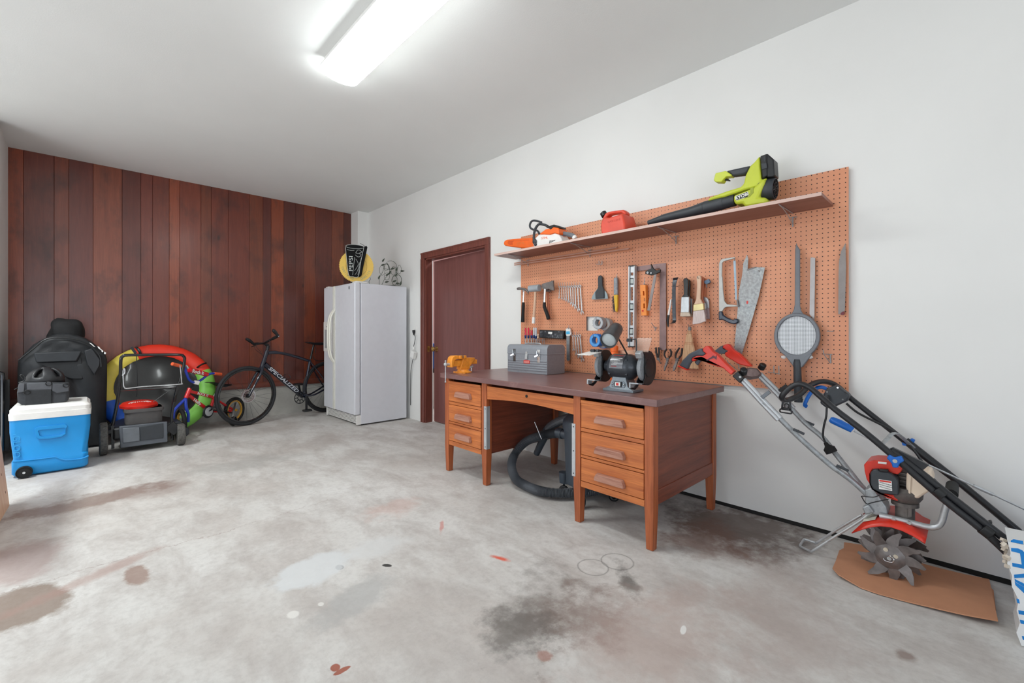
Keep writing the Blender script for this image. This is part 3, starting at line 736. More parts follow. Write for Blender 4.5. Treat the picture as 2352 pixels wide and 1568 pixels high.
# ================================================================= pegboard wall
BY0, BY1, BZ, BHT, BSH = .442, 2.887, .779, 1.211, .0074
k = NT('tan_pegboard'); P = k.coord(); sp = k.n('SeparateXYZ'); k.l(P, sp.inputs[0])
yy = k.math('SUBTRACT', sp.outputs[1], BY0); zz = k.math('SUBTRACT', k.math('SUBTRACT', sp.outputs[2], k.math('MULTIPLY', yy, BSH)), BZ)
fy = k.math('SUBTRACT', k.math('FRACT', k.math('DIVIDE', yy, .0254)), .5); fzz = k.math('SUBTRACT', k.math('FRACT', k.math('DIVIDE', zz, .0254)), .5)
d = k.math('SQRT', k.math('ADD', k.math('MULTIPLY', fy, fy), k.math('MULTIPLY', fzz, fzz)))
hole = k.math('LESS_THAN', d, .115)
n = k.noise(P, 3, 4); sm_ = k.noise(k.coord((1, 8, 2)), 2.2, 5)
c = k.ramp(n, [(.3, hx('#d68d69')), (.7, hx('#df9b76'))]); c = k.mix(k.ramp(sm_, [(.6, (0,) * 3), (.8, (.3,) * 3)]), c, hx('#c0866c'))
k.l(k.mix(hole, c, hx('#2a120c')), k.b.inputs['Base Color']); k.b.inputs['Roughness'].default_value = .45
k.bump(k.math('SUBTRACT', 1, hole), .4, .003)
MT['peg'] = k.m
PM = Matrix(((1, 0, 0, 0), (0, 1, 0, 0), (0, BSH, 1, -BSH * BY0), (0, 0, 0, 1)))
cy1 = onX(1346.3, 740, XB).y; cy0 = cy1 - .1165
cz1 = onX(1346.3, 727, XB).z - BSH * (cy1 - BY0); cz0 = onX(1346.3, 759, XB).z - BSH * (cy1 - BY0)
b = MB(PM)
for y0, y1, z0, z1 in ((BY0, cy0, BZ, BZ + BHT), (cy1, BY1, BZ, BZ + BHT), (cy0, cy1, BZ, cz0), (cy0, cy1, cz1, BZ + BHT)):
    b.bb((XB, y0, z0), (XB + .006, y1, z1))
o = b.obj('pegboard', MT['peg']); tag(o, 'large tan pegboard full of hand tools on the wall above the desk', 'pegboard')
b = MB(PM); zc_ = (cz0 + cz1) / 2; yc_ = cy1 - .062
ow = thing('wall_outlet', 'white wall outlet showing through the square cutout in the pegboard', 'outlet', (XW, yc_, zc_))
b.bb((XW - .009, yc_ - .04, zc_ - .0585), (XW - .001, yc_ + .04, zc_ + .0585)); b.obj('cover_plate', MT['white'], ow, bevel=.002)
for dz_ in (-.02, .02):
    b = MB(PM); b.bb((XW - .0115, yc_ - .016, zc_ + dz_ - .014), (XW - .0085, yc_ + .016, zc_ + dz_ + .014)); b.m(1)
    for dy in (-.006, .006):
        b.bb((XW - .0122, yc_ + dy - .001, zc_ + dz_ - .002), (XW - .011, yc_ + dy + .001, zc_ + dz_ + .007))
    b.obj('receptacle', [MT['white'], MT['black']], ow)

# --- shelf
MT['shelf'] = wood('brown_stained_shelf', '#7a4c42', '#93655a', .4, 'y', .8)
MT['shelf_edge'] = wood('pale_shelf_edge', '#c9a598', '#ddc2b7', .5, 'y', 1.2)
SHZ = lambda y: 1.8065 + .0053 * y            # top of the shelf
SM = Matrix(((1, 0, 0, 0), (0, 1, 0, 0), (0, .0053, 1, 0), (0, 0, 0, 1)))
sf = thing('wall_shelf', 'long brown plank shelf on wire brackets across the top of the pegboard', 'shelf', (2.75, 1.73, SHZ(1.73)))
b = MB(SM); b.bb((2.622, .507, 1.7885), (2.893, 2.947, 1.8065)); b.obj('board', MT['shelf'], sf, bevel=.0015)
b = MB(SM); b.bb((2.6195, .507, 1.7886), (2.6222, 2.947, 1.8064)); o = b.obj('front_edge', MT['shelf_edge'], sf); o['label'] = 'pale bare front edge'
for u, v in ((1821, 493), (1553, 537), (1355.4, 569), (1213, 592)):
    p = onX(u, v, 2.888); y = p.y; zt = SHZ(y) - .021
    b = MB(); b.tube([(2.64, y + .004, zt + .001), (2.70, y + .003, zt - .004), (2.80, y, zt - .03), (2.895, y, zt - .062)], .0024, 6); b.tube([(2.888, y - .02, zt - .022), (2.888, y + .02, zt - .022)], .0025, 6); b.tube([(2.888, y, zt - .018), (2.886, y, zt - .075)], .0036, 8); b.tube([(2.64, y + .004, zt + .001), (2.892, y, zt + .0015)], .0024, 6)
    o = b.obj('bracket', MT['galv'], sf)
MT['stick'] = wood('pale_dowel', '#b07a66', '#cfa08c', .5, 'y', 2)
for (a, c_, dx, lb) in (((1181.5, 604.5), (1416, 568.5), .0, 'shorter of two thin wooden sticks lying under the shelf'), ((1181.5, 608.5), (1445, 570.8), .008, 'longer of two thin wooden sticks lying under the shelf')):
    b = MB(); b.bar(onX(*a, 2.868 - dx), onX(*c_, 2.868 - dx), .010, .010); single(b, 'wooden_stick', MT['stick'], lb, 'stick', 'thin sticks under the shelf', bevel=.001)


def plate(mb, pts, off, t):
    mb.prism([onX(u, v, XB - off) for u, v in pts], (t, 0, 0)); return mb


def rod(mb, pts, off, r, n=8, k=0, sq=1.0):
    P = [onX(u, v, XB - off) for u, v in pts]
    if k:
        P = sm(P, k)
    mb.tube(P, r, n, sq=sq); return mb


def at(pts):                      # base point of a board tool
    return min((onX(u, v, XB) for u, v in pts), key=lambda p: p.z)


# --- chainsaw on the shelf
z = Z(1110, 500, 11.2)
fx = 2.70
def pl2(mb, pts, x, t, zf=None):
    mb.prism([onX(u, v, x) for u, v in (zf or z)(pts)], (t, 0, 0)); return mb
c0 = onX(*z([(1600, 640)])[0], fx)
cs = thing('chainsaw', 'small white and orange chainsaw in its orange bar scabbard on the shelf end', 'chainsaw', (2.76, c0.y, SHZ(c0.y)))
b = MB(); pl2(b, [(520, 640), (545, 590), (600, 560), (960, 525), (1290, 512), (1300, 600), (1290, 730), (1330, 768), (1180, 790), (960, 770), (700, 745), (560, 720), (525, 690)], 2.755, .03); sc_ = b.obj('bar_scabbard', MT['orange'], cs, bevel=.008)
b = MB(); pl2(b, [(620, 650), (640, 600), (720, 585), (1180, 565), (1190, 580), (800, 590), (750, 625), (760, 700), (680, 700)], 2.7535, .002); b.obj('rib', mat('deep_orange', '#d9551b', .45), sc_)
text('STIHL', onX(*z([(960, 655)])[0], 2.7545), (0, -1, 0), (0, 0, 1), .028, mat('pressed_orange', '#e07a3c', .5), sc_, sx=1.3)
b = MB(); pl2(b, [(1250, 620), (1290, 560), (1370, 480), (1430, 425), (1560, 420), (1720, 430), (1830, 395), (1930, 425), (1990, 520), (2040, 620), (1930, 700), (1400, 780), (1300, 740)], fx, .12); bd = b.obj('body', MT['white'], cs, bevel=.01)
b = MB(); pl2(b, [(1440, 428), (1480, 385), (1600, 290), (1680, 275), (1730, 300), (1800, 235), (1930, 260), (1955, 400), (1925, 425), (1830, 392), (1720, 432), (1560, 424)], fx - .004, .11); b.obj('top_cover', MT['orange'], cs, bevel=.006)
b = MB(); pl2(b, [(1690, 275), (1685, 212), (1810, 170), (1950, 215), (1958, 262), (1805, 232), (1735, 300)], fx + .0, .09); pl2(b, [(1610, 212), (1690, 205), (1690, 265), (1620, 255)], fx + .02, .05); b.obj('battery', MT['black'], cs, bevel=.004)
b = MB()
for i in range(6):
    x = 1705 + i * 27; pl2(b, [(x - 12, 665 - i * 16), (x, 670 - i * 16), (x + 16, 585 - i * 3), (x + 4, 580 - i * 3)], fx - .0012, .002)
b.obj('vent', MT['black'], bd)
text('STIHL', onX(*z([(1580, 520)])[0], fx - .0008), (0, -1, -.05), (0, 0, 1), .026, MT['orange'], bd, sx=1.1)
b = MB(); b.tube(sm([onX(*q, 2.775) for q in z([(1500, 118), (1390, 85), (1290, 72), (1225, 115), (1198, 200), (1225, 270), (1320, 315), (1400, 340), (1450, 430)])], 5), .009, 8); b.tube(sm([onX(*q, 2.775) for q in z([(1500, 118), (1490, 150), (1440, 165)])], 4), .007, 8); b.obj('hand_guard', MT['dark_grey'], cs)
b = MB(); b.tube(sm([onX(*q, x) for q, x in zip(z([(1660, 215), (1560, 178), (1440, 165), (1365, 240), (1322, 340), (1305, 460), (1305, 600), (1350, 705)]), (2.80, 2.79, 2.765, 2.73, 2.71, 2.695, 2.69, 2.69))], 5), .011, 10); b.sph(onX(*z([(1320, 610)])[0], 2.69), (.012, .022, .022), 12, 8); b.obj('front_handle', MT['dark_grey'], cs)
b = MB(); b.tube(sm([onX(*q, 2.76) for q in z([(1990, 410), (2080, 405), (2200, 430), (2310, 465), (2335, 500)])], 4), [.016] * 8 + [.018] * 8 + [.016], 12); b.obj('rear_handle', MT['mid_grey'], cs)
b = MB(); b.tube([onX(*q, 2.76) for q in z([(1920, 420), (1995, 405)])], .02, 12); b.obj('handle_socket', MT['white'], cs)
b = MB(); b.tube([onX(*q, 2.76) for q in z([(2335, 480), (2365, 545)])], [.018, .02], 12); b.obj('handle_end', MT['white'], cs)
b = MB(); pl2(b, [(1975, 470), (2060, 475), (2055, 525), (2000, 530)], 2.752, .016); b.obj('trigger', MT['orange'], cs)

# --- fuel can
z = Z(1360, 480, 11.2)
MT['can_red'] = mat('faded_red_polyethylene', '#dd4a34', .42, var=.1, vs=9)
c0 = onX(*z([(520, 560)])[0], 2.66)
fc_ = thing('fuel_can', 'red plastic fuel can standing in the middle of the shelf', 'fuel can', (2.74, c0.y, SHZ(c0.y)))
FO = [(225, 610), (205, 420), (225, 300), (300, 205), (420, 215), (560, 170), (700, 130), (770, 100), (800, 200), (845, 370), (850, 520), (700, 560), (260, 640)]
b = MB(); o1 = [onX(u, v, 2.655) for u, v in z(FO)]; zs = SHZ(c0.y) + .001
o1 = [Vector((p.x, p.y, max(p.z, zs))) for p in o1]; ce = sum(o1, Vector()) / len(o1)
rings = []
for dx, e in ((0, .93), (.012, 1.0), (.15, 1.0), (.165, .92)):
    rings.append([Vector((2.655 + dx, ce.y + (p.y - ce.y) * e, zs + (p.z - zs) * (e + (1 - e) * .3))) for p in o1])
b.loft(rings); b.obj('body', MT['can_red'], fc_, bevel=.006)
b = MB(); pl2(b, [(235, 300), (330, 110), (420, 62), (560, 42), (790, 12), (860, 60), (860, 150), (790, 130), (740, 95), (520, 120), (420, 140), (370, 200), (330, 240)], 2.705, .06); b.obj('handle', MT['can_red'], fc_, bevel=.008)
b = MB(); p = onX(*z([(300, 130)])[0], 2.735); ax = Vector((0, .5, .85)); b.lathe([(.018, -.02), (.024, -.018), (.024, .012), (.018, .016), (.001, .016)], p, ax, 16); b.obj('cap', MT['black'], fc_)
text('GASOLINE', onX(*z([(560, 300)])[0], 2.6545), (0, -1, .02), (0, 0, 1), .02, mat('red_relief', '#c93f2c', .5), fc_, sx=1.1)

# --- leaf blower
z = Z(1470, 330, 6.533)
MT['lime'] = mat('lime_plastic', '#c6d03c', .36, var=.05)
c0 = onX(*z([(1500, 950)])[0], 2.74)
lb_ = thing('leaf_blower', 'lime green and black cordless leaf blower lying along the shelf', 'leaf blower', (2.74, c0.y, SHZ(c0.y)))
TBx = 2.745
def pz(x_, y_, X=TBx):
    return onX(*z([(x_, y_)])[0], X)
sec = [((125, 1186), 34), ((370, 1112), 58), ((760, 1022), 74), ((968, 962), 92)]
def rad(r_, p):
    return r_ / 6.533 * (p.x * SN + p.y * CS) / F
pts = [pz(*q) for q, _ in sec]; rs = [rad(r_, p) for (_, r_), p in zip(sec, pts)]
b = MB(); b.tube(pts, rs, 24, cap=True); b.obj('nozzle', MT['dark_grey'], lb_)
sec = [((972, 962), 95), ((1262, 884), 98), ((1268, 884), 93), ((1430, 842), 90)]
pts = [pz(*q) for q, _ in sec]; rs = [rad(r_, p) for (_, r_), p in zip(sec, pts)]
b = MB(); b.tube(pts, rs, 24); b.obj('tube', MT['dark_grey'], lb_)
b = MB(); pl2(b, [(1005, 855), (1050, 800), (1300, 708), (1500, 648), (1552, 600), (1580, 470), (1650, 330), (1705, 280), (1790, 178), (1802, 300), (1818, 540), (1900, 505), (1872, 590), (1780, 640), (1560, 690), (1270, 792), (1150, 818)], 2.705, .075, z); b.obj('upper_housing', MT['lime'], lb_, bevel=.012)
b = MB(); pl2(b, [(1400, 772), (1620, 690), (1700, 655), (1800, 560), (1880, 520), (1860, 600), (1775, 800), (1885, 800), (1922, 880), (1840, 905), (1600, 942), (1560, 930), (1540, 890), (1425, 910), (1400, 850)], 2.685, .12, z); lh_ = b.obj('fan_housing', MT['lime'], lb_, bevel=.012)
b = MB(); pl2(b, [(1655, 665), (1702, 655), (1700, 735), (1640, 800), (1560, 820), (1655, 740)], 2.683, .003, z); b.obj('rib', mat('olive_lime', '#9aa526', .4), lh_)
p0, p1 = pz(1790, 705, 2.755), pz(2035, 672, 2.755); b = MB(); r_ = rad(160, p1); b.lathe([(r_ * .9, 0), (r_, .01), (r_, (p1 - p0).length - .006), (r_ * .94, (p1 - p0).length), (r_ * .86, (p1 - p0).length), (r_ * .84, (p1 - p0).length - .02), (.001, (p1 - p0).length - .02)], p0, p1 - p0, 36); ik = b.obj('intake_ring', MT['dark_grey'], lb_)
b = MB(); a_, b__, d_ = frame_of(p1 - p0)
for i in range(9):
    t = 2 * PI * i / 9; b.tube([p1 + (a_ * math.cos(t) + b__ * math.sin(t)) * (r_ * .15), p1 + (a_ * math.cos(t + .3) + b__ * math.sin(t + .3)) * (r_ * .88)], .0025, 6)
for e in (.2, .55):
    b.torus(p1, d_, r_ * e, .0022, 24, 6)
b.obj('grille', MT['black'], ik)
b = MB(); pl2(b, [(1102, 545), (1130, 440), (1285, 405), (1375, 462), (1372, 484), (1290, 492), (1252, 530), (1222, 572), (1130, 572)], 2.715, .052, z); b.obj('handle_nose', MT['lime'], lb_, bevel=.012)
b = MB(); pl2(b, [(1285, 405), (1400, 378), (1660, 322), (1610, 425), (1560, 458), (1380, 486), (1335, 440)], 2.718, .046, z); b.obj('grip', MT['dark_grey'], lb_, bevel=.011)
b = MB(); b.tube([pz(1255, 530, 2.74), pz(1320, 545, 2.74), pz(1355, 558, 2.74)], [.008, .006, .003], 8); b.obj('trigger', MT['black'], lb_)
b = MB(); pl2(b, [(1800, 182), (1850, 165), (1908, 165), (1905, 480), (1835, 520), (1820, 420)], 2.70, .085, z); pl2(b, [(1850, 165), (1908, 145), (2005, 230), (2020, 475), (1980, 500), (1900, 500), (1880, 300)], 2.705, .08, z); bt = b.obj('battery', MT['black'], lb_, bevel=.006)
b = MB(); pl2(b, [(1815, 300), (1895, 290), (1905, 360), (1830, 385)], 2.695, .006, z); pl2(b, [(1855, 190), (1872, 186), (1875, 265), (1860, 268)], 2.6985, .003, z); b.obj('latch_button', MT['dark_grey'], bt)
b = MB(); pl2(b, [(1432, 785), (1615, 715), (1622, 795), (1445, 852)], 2.683, .003, z); bp = b.obj('badge', MT['white'], lh_, bevel=.001)
b = MB(); pl2(b, [(1440, 788), (1608, 724), (1614, 790), (1450, 844)], 2.6818, .002, z); b.obj('badge_face', MT['black'], bp)
text('RYOBI', onX(*z([(1527, 787)])[0], 2.6812), onX(*z([(1610, 756)])[0], 2.68) - onX(*z([(1445, 816)])[0], 2.68), (0, 0, 1), .0235, MT['white'], bp, sx=1.1, weight=.0006)

# ---------------------------------------------------------------- hanging tools
zA, zB, zC, zD, zE, zF, zG = Z(1180, 630, 12.06), Z(1340, 600, 7.125), Z(1480, 600, 5.6), Z(1620, 560, 6.03), Z(1740, 550, 4.02), Z(1180, 730, 10.69), Z(1320, 710, 7.84)
MT['ash'] = wood('ash_handle', '#c59a7c', '#e3c3a8', .45, 'z', 2)
MT['hick'] = wood('hickory_handle', '#a5583a', '#c97a56', .45, 'z', 2)


def tool(name, label, cat, pts, group='hand tools on the pegboard'):
    p = at(pts); return thing(name, label, cat, (XB - .02, p.y, p.z), group)


def hookbit(mb, p, off):          # the peg a tool hangs from
    q = onX(*p, XB - off); mb.tube([(XB + .004, q.y, q.z + .004), (XB - off - .008, q.y, q.z), (XB - off - .010, q.y, q.z + .012)], .0022, 6)


t = tool('claw_hammer', 'steel claw hammer with a black rubber grip at the pegboard edge', 'hammer', zA([(250, 1330)]))
b = MB(); rod(b, zA([(105, 400), (150, 392), (250, 400), (300, 408)]), .05, [.011, .014, .010, .011], 12); rod(b, zA([(300, 408), (350, 430), (390, 480), (418, 530)]), .05, [.011, .010, .008, .003], 8); rod(b, zA([(275, 400), (272, 480)]), .05, .011, 10); b.obj('head', MT['dark_steel'], t)
b = MB(); rod(b, zA([(282, 450), (262, 790)]), .05, .0085, 10); b.obj('shaft', MT['chrome'], t)
b = MB(); rod(b, zA([(268, 770), (262, 880), (255, 1100), (248, 1325)]), .05, [.013, .016, .0155, .018], 12); b.obj('grip', MT['black_matt'], t)

t = tool('mallet', 'grey headed mallet with a pale wooden handle between hammer and hatchet', 'mallet', zA([(550, 1360)]))
b = MB(); p0, p1 = onX(*zA([(440, 398)])[0], XB - .075), onX(*zA([(715, 372)])[0], XB - .075); b.lathe([(.027, 0), (.030, .003), (.030, (p1 - p0).length - .003), (.027, (p1 - p0).length)], p0, p1 - p0, 24); b.obj('head', mat('pale_grey_rubber', '#a2a8ad', .5), t, bevel=.001)
b = MB(); rod(b, zA([(600, 480), (592, 700), (572, 1000), (558, 1190)]), .075, [.011, .012, .0135, .0145], 12); b.obj('handle', MT['ash'], t)
b = MB(); rod(b, zA([(558, 1185), (548, 1358)]), .075, [.0147, .016], 12); b.obj('painted_end', MT['white'], t)

t = tool('hatchet', 'steel hatchet with a bent black rubber grip left of the wrenches', 'hatchet', zA([(965, 1240)]))
b = MB(); plate(b, zA([(755, 290), (800, 250), (960, 205), (1085, 165), (1100, 450), (1030, 440), (965, 395), (900, 420), (800, 412), (768, 350)]), .075, .018); b.obj('head', MT['dark_steel'], t, bevel=.004)
b = MB(); rod(b, zA([(868, 400), (848, 790)]), .07, .011, 12); b.obj('shaft', MT['chrome'], t)
b = MB(); rod(b, zA([(850, 770), (846, 870), (880, 985), (930, 1110), (965, 1235)]), .07, [.013, .015, .016, .016, .017], 12, 4) if False else rod(b, zA([(850, 770), (846, 870), (880, 985), (930, 1110), (965, 1235)]), .07, [.0125, .0145, .0155, .016, .017], 12); b.obj('grip', MT['black_matt'], t)

t = tool('ball_hammer', 'hammer with a reddish wooden handle hanging behind the hatchet', 'hammer', zA([(985, 1280)]))
b = MB(); rod(b, zA([(935, 430), (955, 800), (985, 1270)]), .03, [.009, .0105, .012], 10); b.obj('handle', MT['hick'], t)
b = MB(); rod(b, zA([(860, 445), (1020, 440)]), .03, .014, 14); b.obj('head', MT['dark_steel'], t)

MT['wrench'] = mat('polished_wrench_steel', '#cfd1d3', .28, .55, var=.12, vs=40)


def wrench(top, bot, w, off, label, group, pin):
    A_, B_ = onX(*top, XB - off), onX(*bot, XB - off); d_ = (B_ - A_).normalized(); s_ = Vector((1, 0, 0)).cross(d_).normalized()
    t = thing('combination_wrench', label, 'wrench', (XB - off, B_.y, B_.z), group)
    b = MB(); b.torus(A_, (1, 0, 0), w * .8, w * .32, 18, 6, sq=1.1)
    B2 = B_ - d_ * w * 1.3
    b.prism([A_ + d_ * w * .8 + s_ * w * .38, A_ + d_ * w * .8 - s_ * w * .38, B2 - s_ * w * .42, B2 + s_ * w * .42], (.006, 0, 0))
    th = .26; dd = d_ * math.cos(th) - s_ * math.sin(th); ss = Vector((1, 0, 0)).cross(dd).normalized()
    J = [(-.5, -1.1), (.5, -1.1), (1.15, -.2), (1.1, 1.0), (.62, 1.15), (.56, .1), (0, -.25), (-.56, .1), (-.62, 1.15), (-1.1, 1.0), (-1.15, -.2)]
    b.prism([B2 + d_ * w * .5 + ss * (x * w) + dd * (y * w) for x, y in J], (.007, 0, 0)); b.obj('wrench_body', MT['wrench'], t, bevel=.0007)
    if pin:
        b = MB(); q = A_ - d_ * w * .1; b.tube([(XB + .004, q.y, q.z), (XB - off - .01, q.y, q.z)], .0018, 6); b.tube([(XB - off - .01, q.y, q.z), (XB - off - .012, q.y, q.z + .034)], .0018, 6)
        single(b, 'peg_hook', MT['galv'], pin, 'peg hook', 'hooks holding the wrenches')


ORD = ['largest', 'second largest', 'third largest', 'fourth largest', 'fifth largest', 'sixth largest', 'fourth smallest', 'third smallest', 'second smallest', 'smallest']
tops = [1838, 1768, 1698, 1632, 1565, 1502, 1440, 1383, 1322, 1260]
bots = [(1890, 1085), (1798, 1010), (1712, 945), (1648, 880), (1590, 825), (1520, 775), (1455, 740), (1398, 710), (1330, 682), (1252, 660)]
for i in range(10):
    wrench(zA([(tops[i], 330 + i * 2)])[0], zA([bots[i]])[0], .0125 - .00068 * i, .022, f'{ORD[i]} combination wrench in the long row beside the hatchet', 'wrenches in the long row', f'slim hook above the {ORD[i]} wrench of the long row')
O4 = ['longest', 'second longest', 'second shortest', 'shortest']
for i, (a, c_) in enumerate((((1622, 440), (1680, 1055)), ((1562, 440), (1600, 970)), ((1505, 440), (1535, 905)), ((1448, 440), (1462, 800)))):
    wrench(zF([a])[0], zF([c_])[0], .0125 - .0012 * i, .022, f'{O4[i]} wrench in the short row behind the grinder shield', 'wrenches in the short row', f'slim hook above the {O4[i]} wrench of the short row')

t = tool('blade_pack', 'long narrow pack of blades with a white and blue header card', 'blade pack', zF([(1330, 1030)]))
b = MB(); plate(b, zF([(1278, 265), (1330, 250), (1382, 262), (1398, 400), (1370, 440), (1292, 440), (1276, 400)]), .03, .012); hd = b.obj('header_card', MT['white'], t)
b = MB(); plate(b, zF([(1285, 330), (1375, 325), (1380, 395), (1285, 400)]), .0306, .001); b.obj('blue_label', mat('sky_blue_print', '#4bb3e2', .4), hd)
k = NT('perforated_blade'); v = k.coord((1, 1, 1)); wv = k.n('TexWave', i_Scale=60.0); wv.bands_direction = 'Z'; k.l(v, wv.inputs['Vector']); k.l(k.ramp(wv.outputs['Fac'], [(.35, hx('#3d4347')), (.6, hx('#b9bec2'))]), k.b.inputs['Base Color']); k.b.inputs['Metallic'].default_value = .5; k.b.inputs['Roughness'].default_value = .35
b = MB(); plate(b, zF([(1292, 440), (1370, 440), (1368, 1030), (1350, 1050), (1310, 1050), (1298, 1020)]), .028, .008); b.obj('blades', [k.m], t)
b = MB(); rod(b, zF([(1352, 175), (1350, 262)]), .034, .002, 6); hookbit(b, zF([(1350, 262)])[0], .03); single(b, 'peg_hook', MT['galv'], 'slim hook above the blade pack', 'peg hook', 'hooks holding the wrenches')

# screwdrivers in their wire rack
MT['dr_red'] = mat('clear_red_handle', '#d32443', .2, var=.1); MT['dr_clear'] = mat('clear_grey_handle', '#c9ccd2', .15, var=.06); MT['navy'] = mat('navy_plastic', '#1f3d78', .35)
rk = tool('screwdriver_rack', 'wire rack holding a row of screwdrivers above the toolbox', 'tool rack', zF([(500, 650)]))
b = MB()
for off in (.03, .075):
    rod(b, zF([(262, 520), (470, 528), (740, 545)]), off, .0018, 6); rod(b, zF([(285, 645), (700, 655)]), off, .0018, 6)
for x in (270, 345, 420, 490, 560, 630, 700, 745):
    rod(b, zF([(x, 500), (x + 2, 560), (x + 8, 648)]), .075, .0018, 6)
    P_ = [onX(*zF([(x, 524)])[0], XB - o_) for o_ in (.0, .075)]; b.tube(P_, .0018, 6)
b.obj('wire_frame', MT['galv'], rk)
b = MB(); b.prism([onX(*q, XB - .078) for q in zF([(290, 640), (700, 648), (700, 656), (290, 648)])], (.07, 0, 0)); b.obj('tray', MT['dark_grey'], rk)
for x, y0, y1, m_, lb in ((292, 245, 425, 'dr_red', 'leftmost red handled screwdriver in the wire rack'), (362, 240, 425, 'dr_red', 'middle red handled screwdriver in the wire rack'), (440, 300, 425, 'dr_red', 'short red handled screwdriver in the wire rack'), (500, 235, 420, 'dr_clear', 'clear handled screwdriver with a navy collar in the wire rack'), (548, 240, 440, 'dr_clear', 'clear handled screwdriver nearest the black parts case'), (600, 390, 500, 'ash', 'short tan handled screwdriver at the rack end')):
    t = tool('screwdriver', lb, 'screwdriver', zF([(x, 630)]), 'screwdrivers in the wire rack'); off = .052
    b = MB(); rod(b, zF([(x, y0), (x, y0 + 20), (x, y1 - 40), (x - 2, y1)]), off, [.005, .0085, .0085, .0095], 10); b.obj('handle', MT[m_], t)
    if m_ != 'ash':
        b = MB(); rod(b, zF([(x - 2, y1), (x - 2, y1 + 60), (x - 2, y1 + 75)]), off, [.0098, .0098, .006], 10); b.obj('collar', MT['navy'], t)
    b = MB(); rod(b, zF([(x - 2, y1 + 40), (x - 2, 636)]), off, .003, 8); b.obj('shaft', MT['steel'], t)

t = tool('parts_case', 'flat black parts case with a clear front beside the screwdrivers', 'case', zF([(900, 515)]))
b = MB(); plate(b, zF([(630, 290), (1232, 312), (1212, 522), (625, 485)]), .045, .04); b.obj('case', MT['black'], t, bevel=.004)
k = NT('small_parts_seen_through_a_lid'); v = k.coord(); vo = k.n('TexVoronoi', i_Scale=42.0); k.l(v, vo.inputs['Vector']); k.l(k.ramp(vo.outputs['Distance'], [(.1, hx('#8a8d92')), (.35, hx('#4a4c52')), (.7, hx('#2c2d32'))]), k.b.inputs['Base Color']); k.b.inputs['Roughness'].default_value = .18
b = MB(); plate(b, zF([(648, 312), (1205, 330), (1190, 500), (645, 468)]), .0456, .002); lid_ = b.obj('clear_front', k.m, t)
b = MB(); plate(b, zF([(845, 340), (945, 343), (940, 395), (845, 390)]), .0462, .001); b.obj('paper_label', MT['white'], lid_)

# tape rolls on pegs
MT['duct'] = mat('silver_duct_tape', '#9a9da1', .4, .25, var=.08); MT['btape'] = mat('blue_masking_tape', '#1e74cf', .5, var=.06); MT['btape2'] = mat('pale_blue_tape_edge', '#5aa5e6', .55); MT['core'] = mat('card_core', '#b9b3ad', .7)


def tape(name, label, cen, off, w, ro, ri, m_, me_, group):
    p = onX(*cen, XB - off); t = thing(name, label, 'tape roll', (p.x, p.y, p.z - ro), group)
    b = MB(); b.loft([[p + Vector((dx, r_ * math.cos(a), r_ * math.sin(a))) for dx, r_ in ((.001, ri), (0, ro - .002), (.002, ro), (w - .002, ro), (w, ro - .002), (w - .001, ri))] for a in [2 * PI * i / 40 for i in range(41)]], cap=False)
    b.obj('tape', [m_], t)
    b = MB(); b.loft([[p + Vector((dx, r_ * math.cos(a), r_ * math.sin(a))) for dx, r_ in ((-.0005, ri - .003), (-.0005, ri + (ro - ri) * .75), (.0015, ri + (ro - ri) * .75), (.002, ri), (w, ri), (w, ri - .003))] for a in [2 * PI * i / 40 for i in range(41)]], cap=False)
    b.obj('core', me_, t); return p


GT = 'tape rolls on pegs'
p = tape('tape_roll', 'front grey duct tape roll on the peg above the blue tape', zG([(415, 246)])[0], .125, .048, .0475, .029, MT['duct'], mat('pale_tape_face', '#b9bcc0', .5), GT)
tape('tape_roll', 'rear grey duct tape roll behind its twin beside the wall outlet', zG([(535, 270)])[0], .068, .05, .0475, .029, MT['duct'], MT['core'], GT)
b = MB(); b.tube([(XB + .003, p.y, p.z + .022), (p.x - .02, p.y, p.z + .022), (p.x - .022, p.y, p.z + .04)], .0025, 6); single(b, 'peg_hook', MT['dark_steel'], 'long hook carrying the two grey tape rolls', 'peg hook', 'hooks holding the tape rolls')
p = tape('tape_roll', 'front blue masking tape roll just above the grinder shield', zG([(362, 560)])[0], .13, .05, .050, .031, MT['btape'], MT['btape2'], GT)
tape('tape_roll', 'rear dark blue masking tape roll behind the front blue roll', zG([(500, 590)])[0], .07, .05, .050, .031, MT['btape'], MT['core'], GT)
b = MB(); b.tube([(XB + .003, p.y, p.z + .024), (p.x - .02, p.y, p.z + .024), (p.x - .022, p.y, p.z + .04)], .0025, 6); single(b, 'peg_hook', MT['dark_steel'], 'long hook carrying the two blue tape rolls', 'peg hook', 'hooks holding the tape rolls')

t = tool('putty_knife', 'wide grey putty knife with a hole in its dark handle', 'putty knife', zB([(260, 620)]))
b = MB(); plate(b, zB([(130, 622), (148, 562), (185, 500), (228, 450), (312, 450), (358, 485), (392, 540), (402, 610), (340, 613), (190, 624)]), .022, .003); b.obj('blade', mat('blue_grey_blade', '#8b979c', .35, .5), t)
b = MB(); plate(b, zB([(240, 410), (234, 290), (242, 245), (262, 230), (285, 232), (301, 250), (306, 395), (332, 470), (334, 602), (196, 610), (190, 505), (225, 455)]), .032, .016); b.obj('handle', MT['dark_grey'], t, bevel=.003)
b = MB(); hookbit(b, zB([(263, 262)])[0], .028); single(b, 'peg_hook', MT['dark_steel'], 'hook through the putty knife handle', 'peg hook', 'hooks on the pegboard')

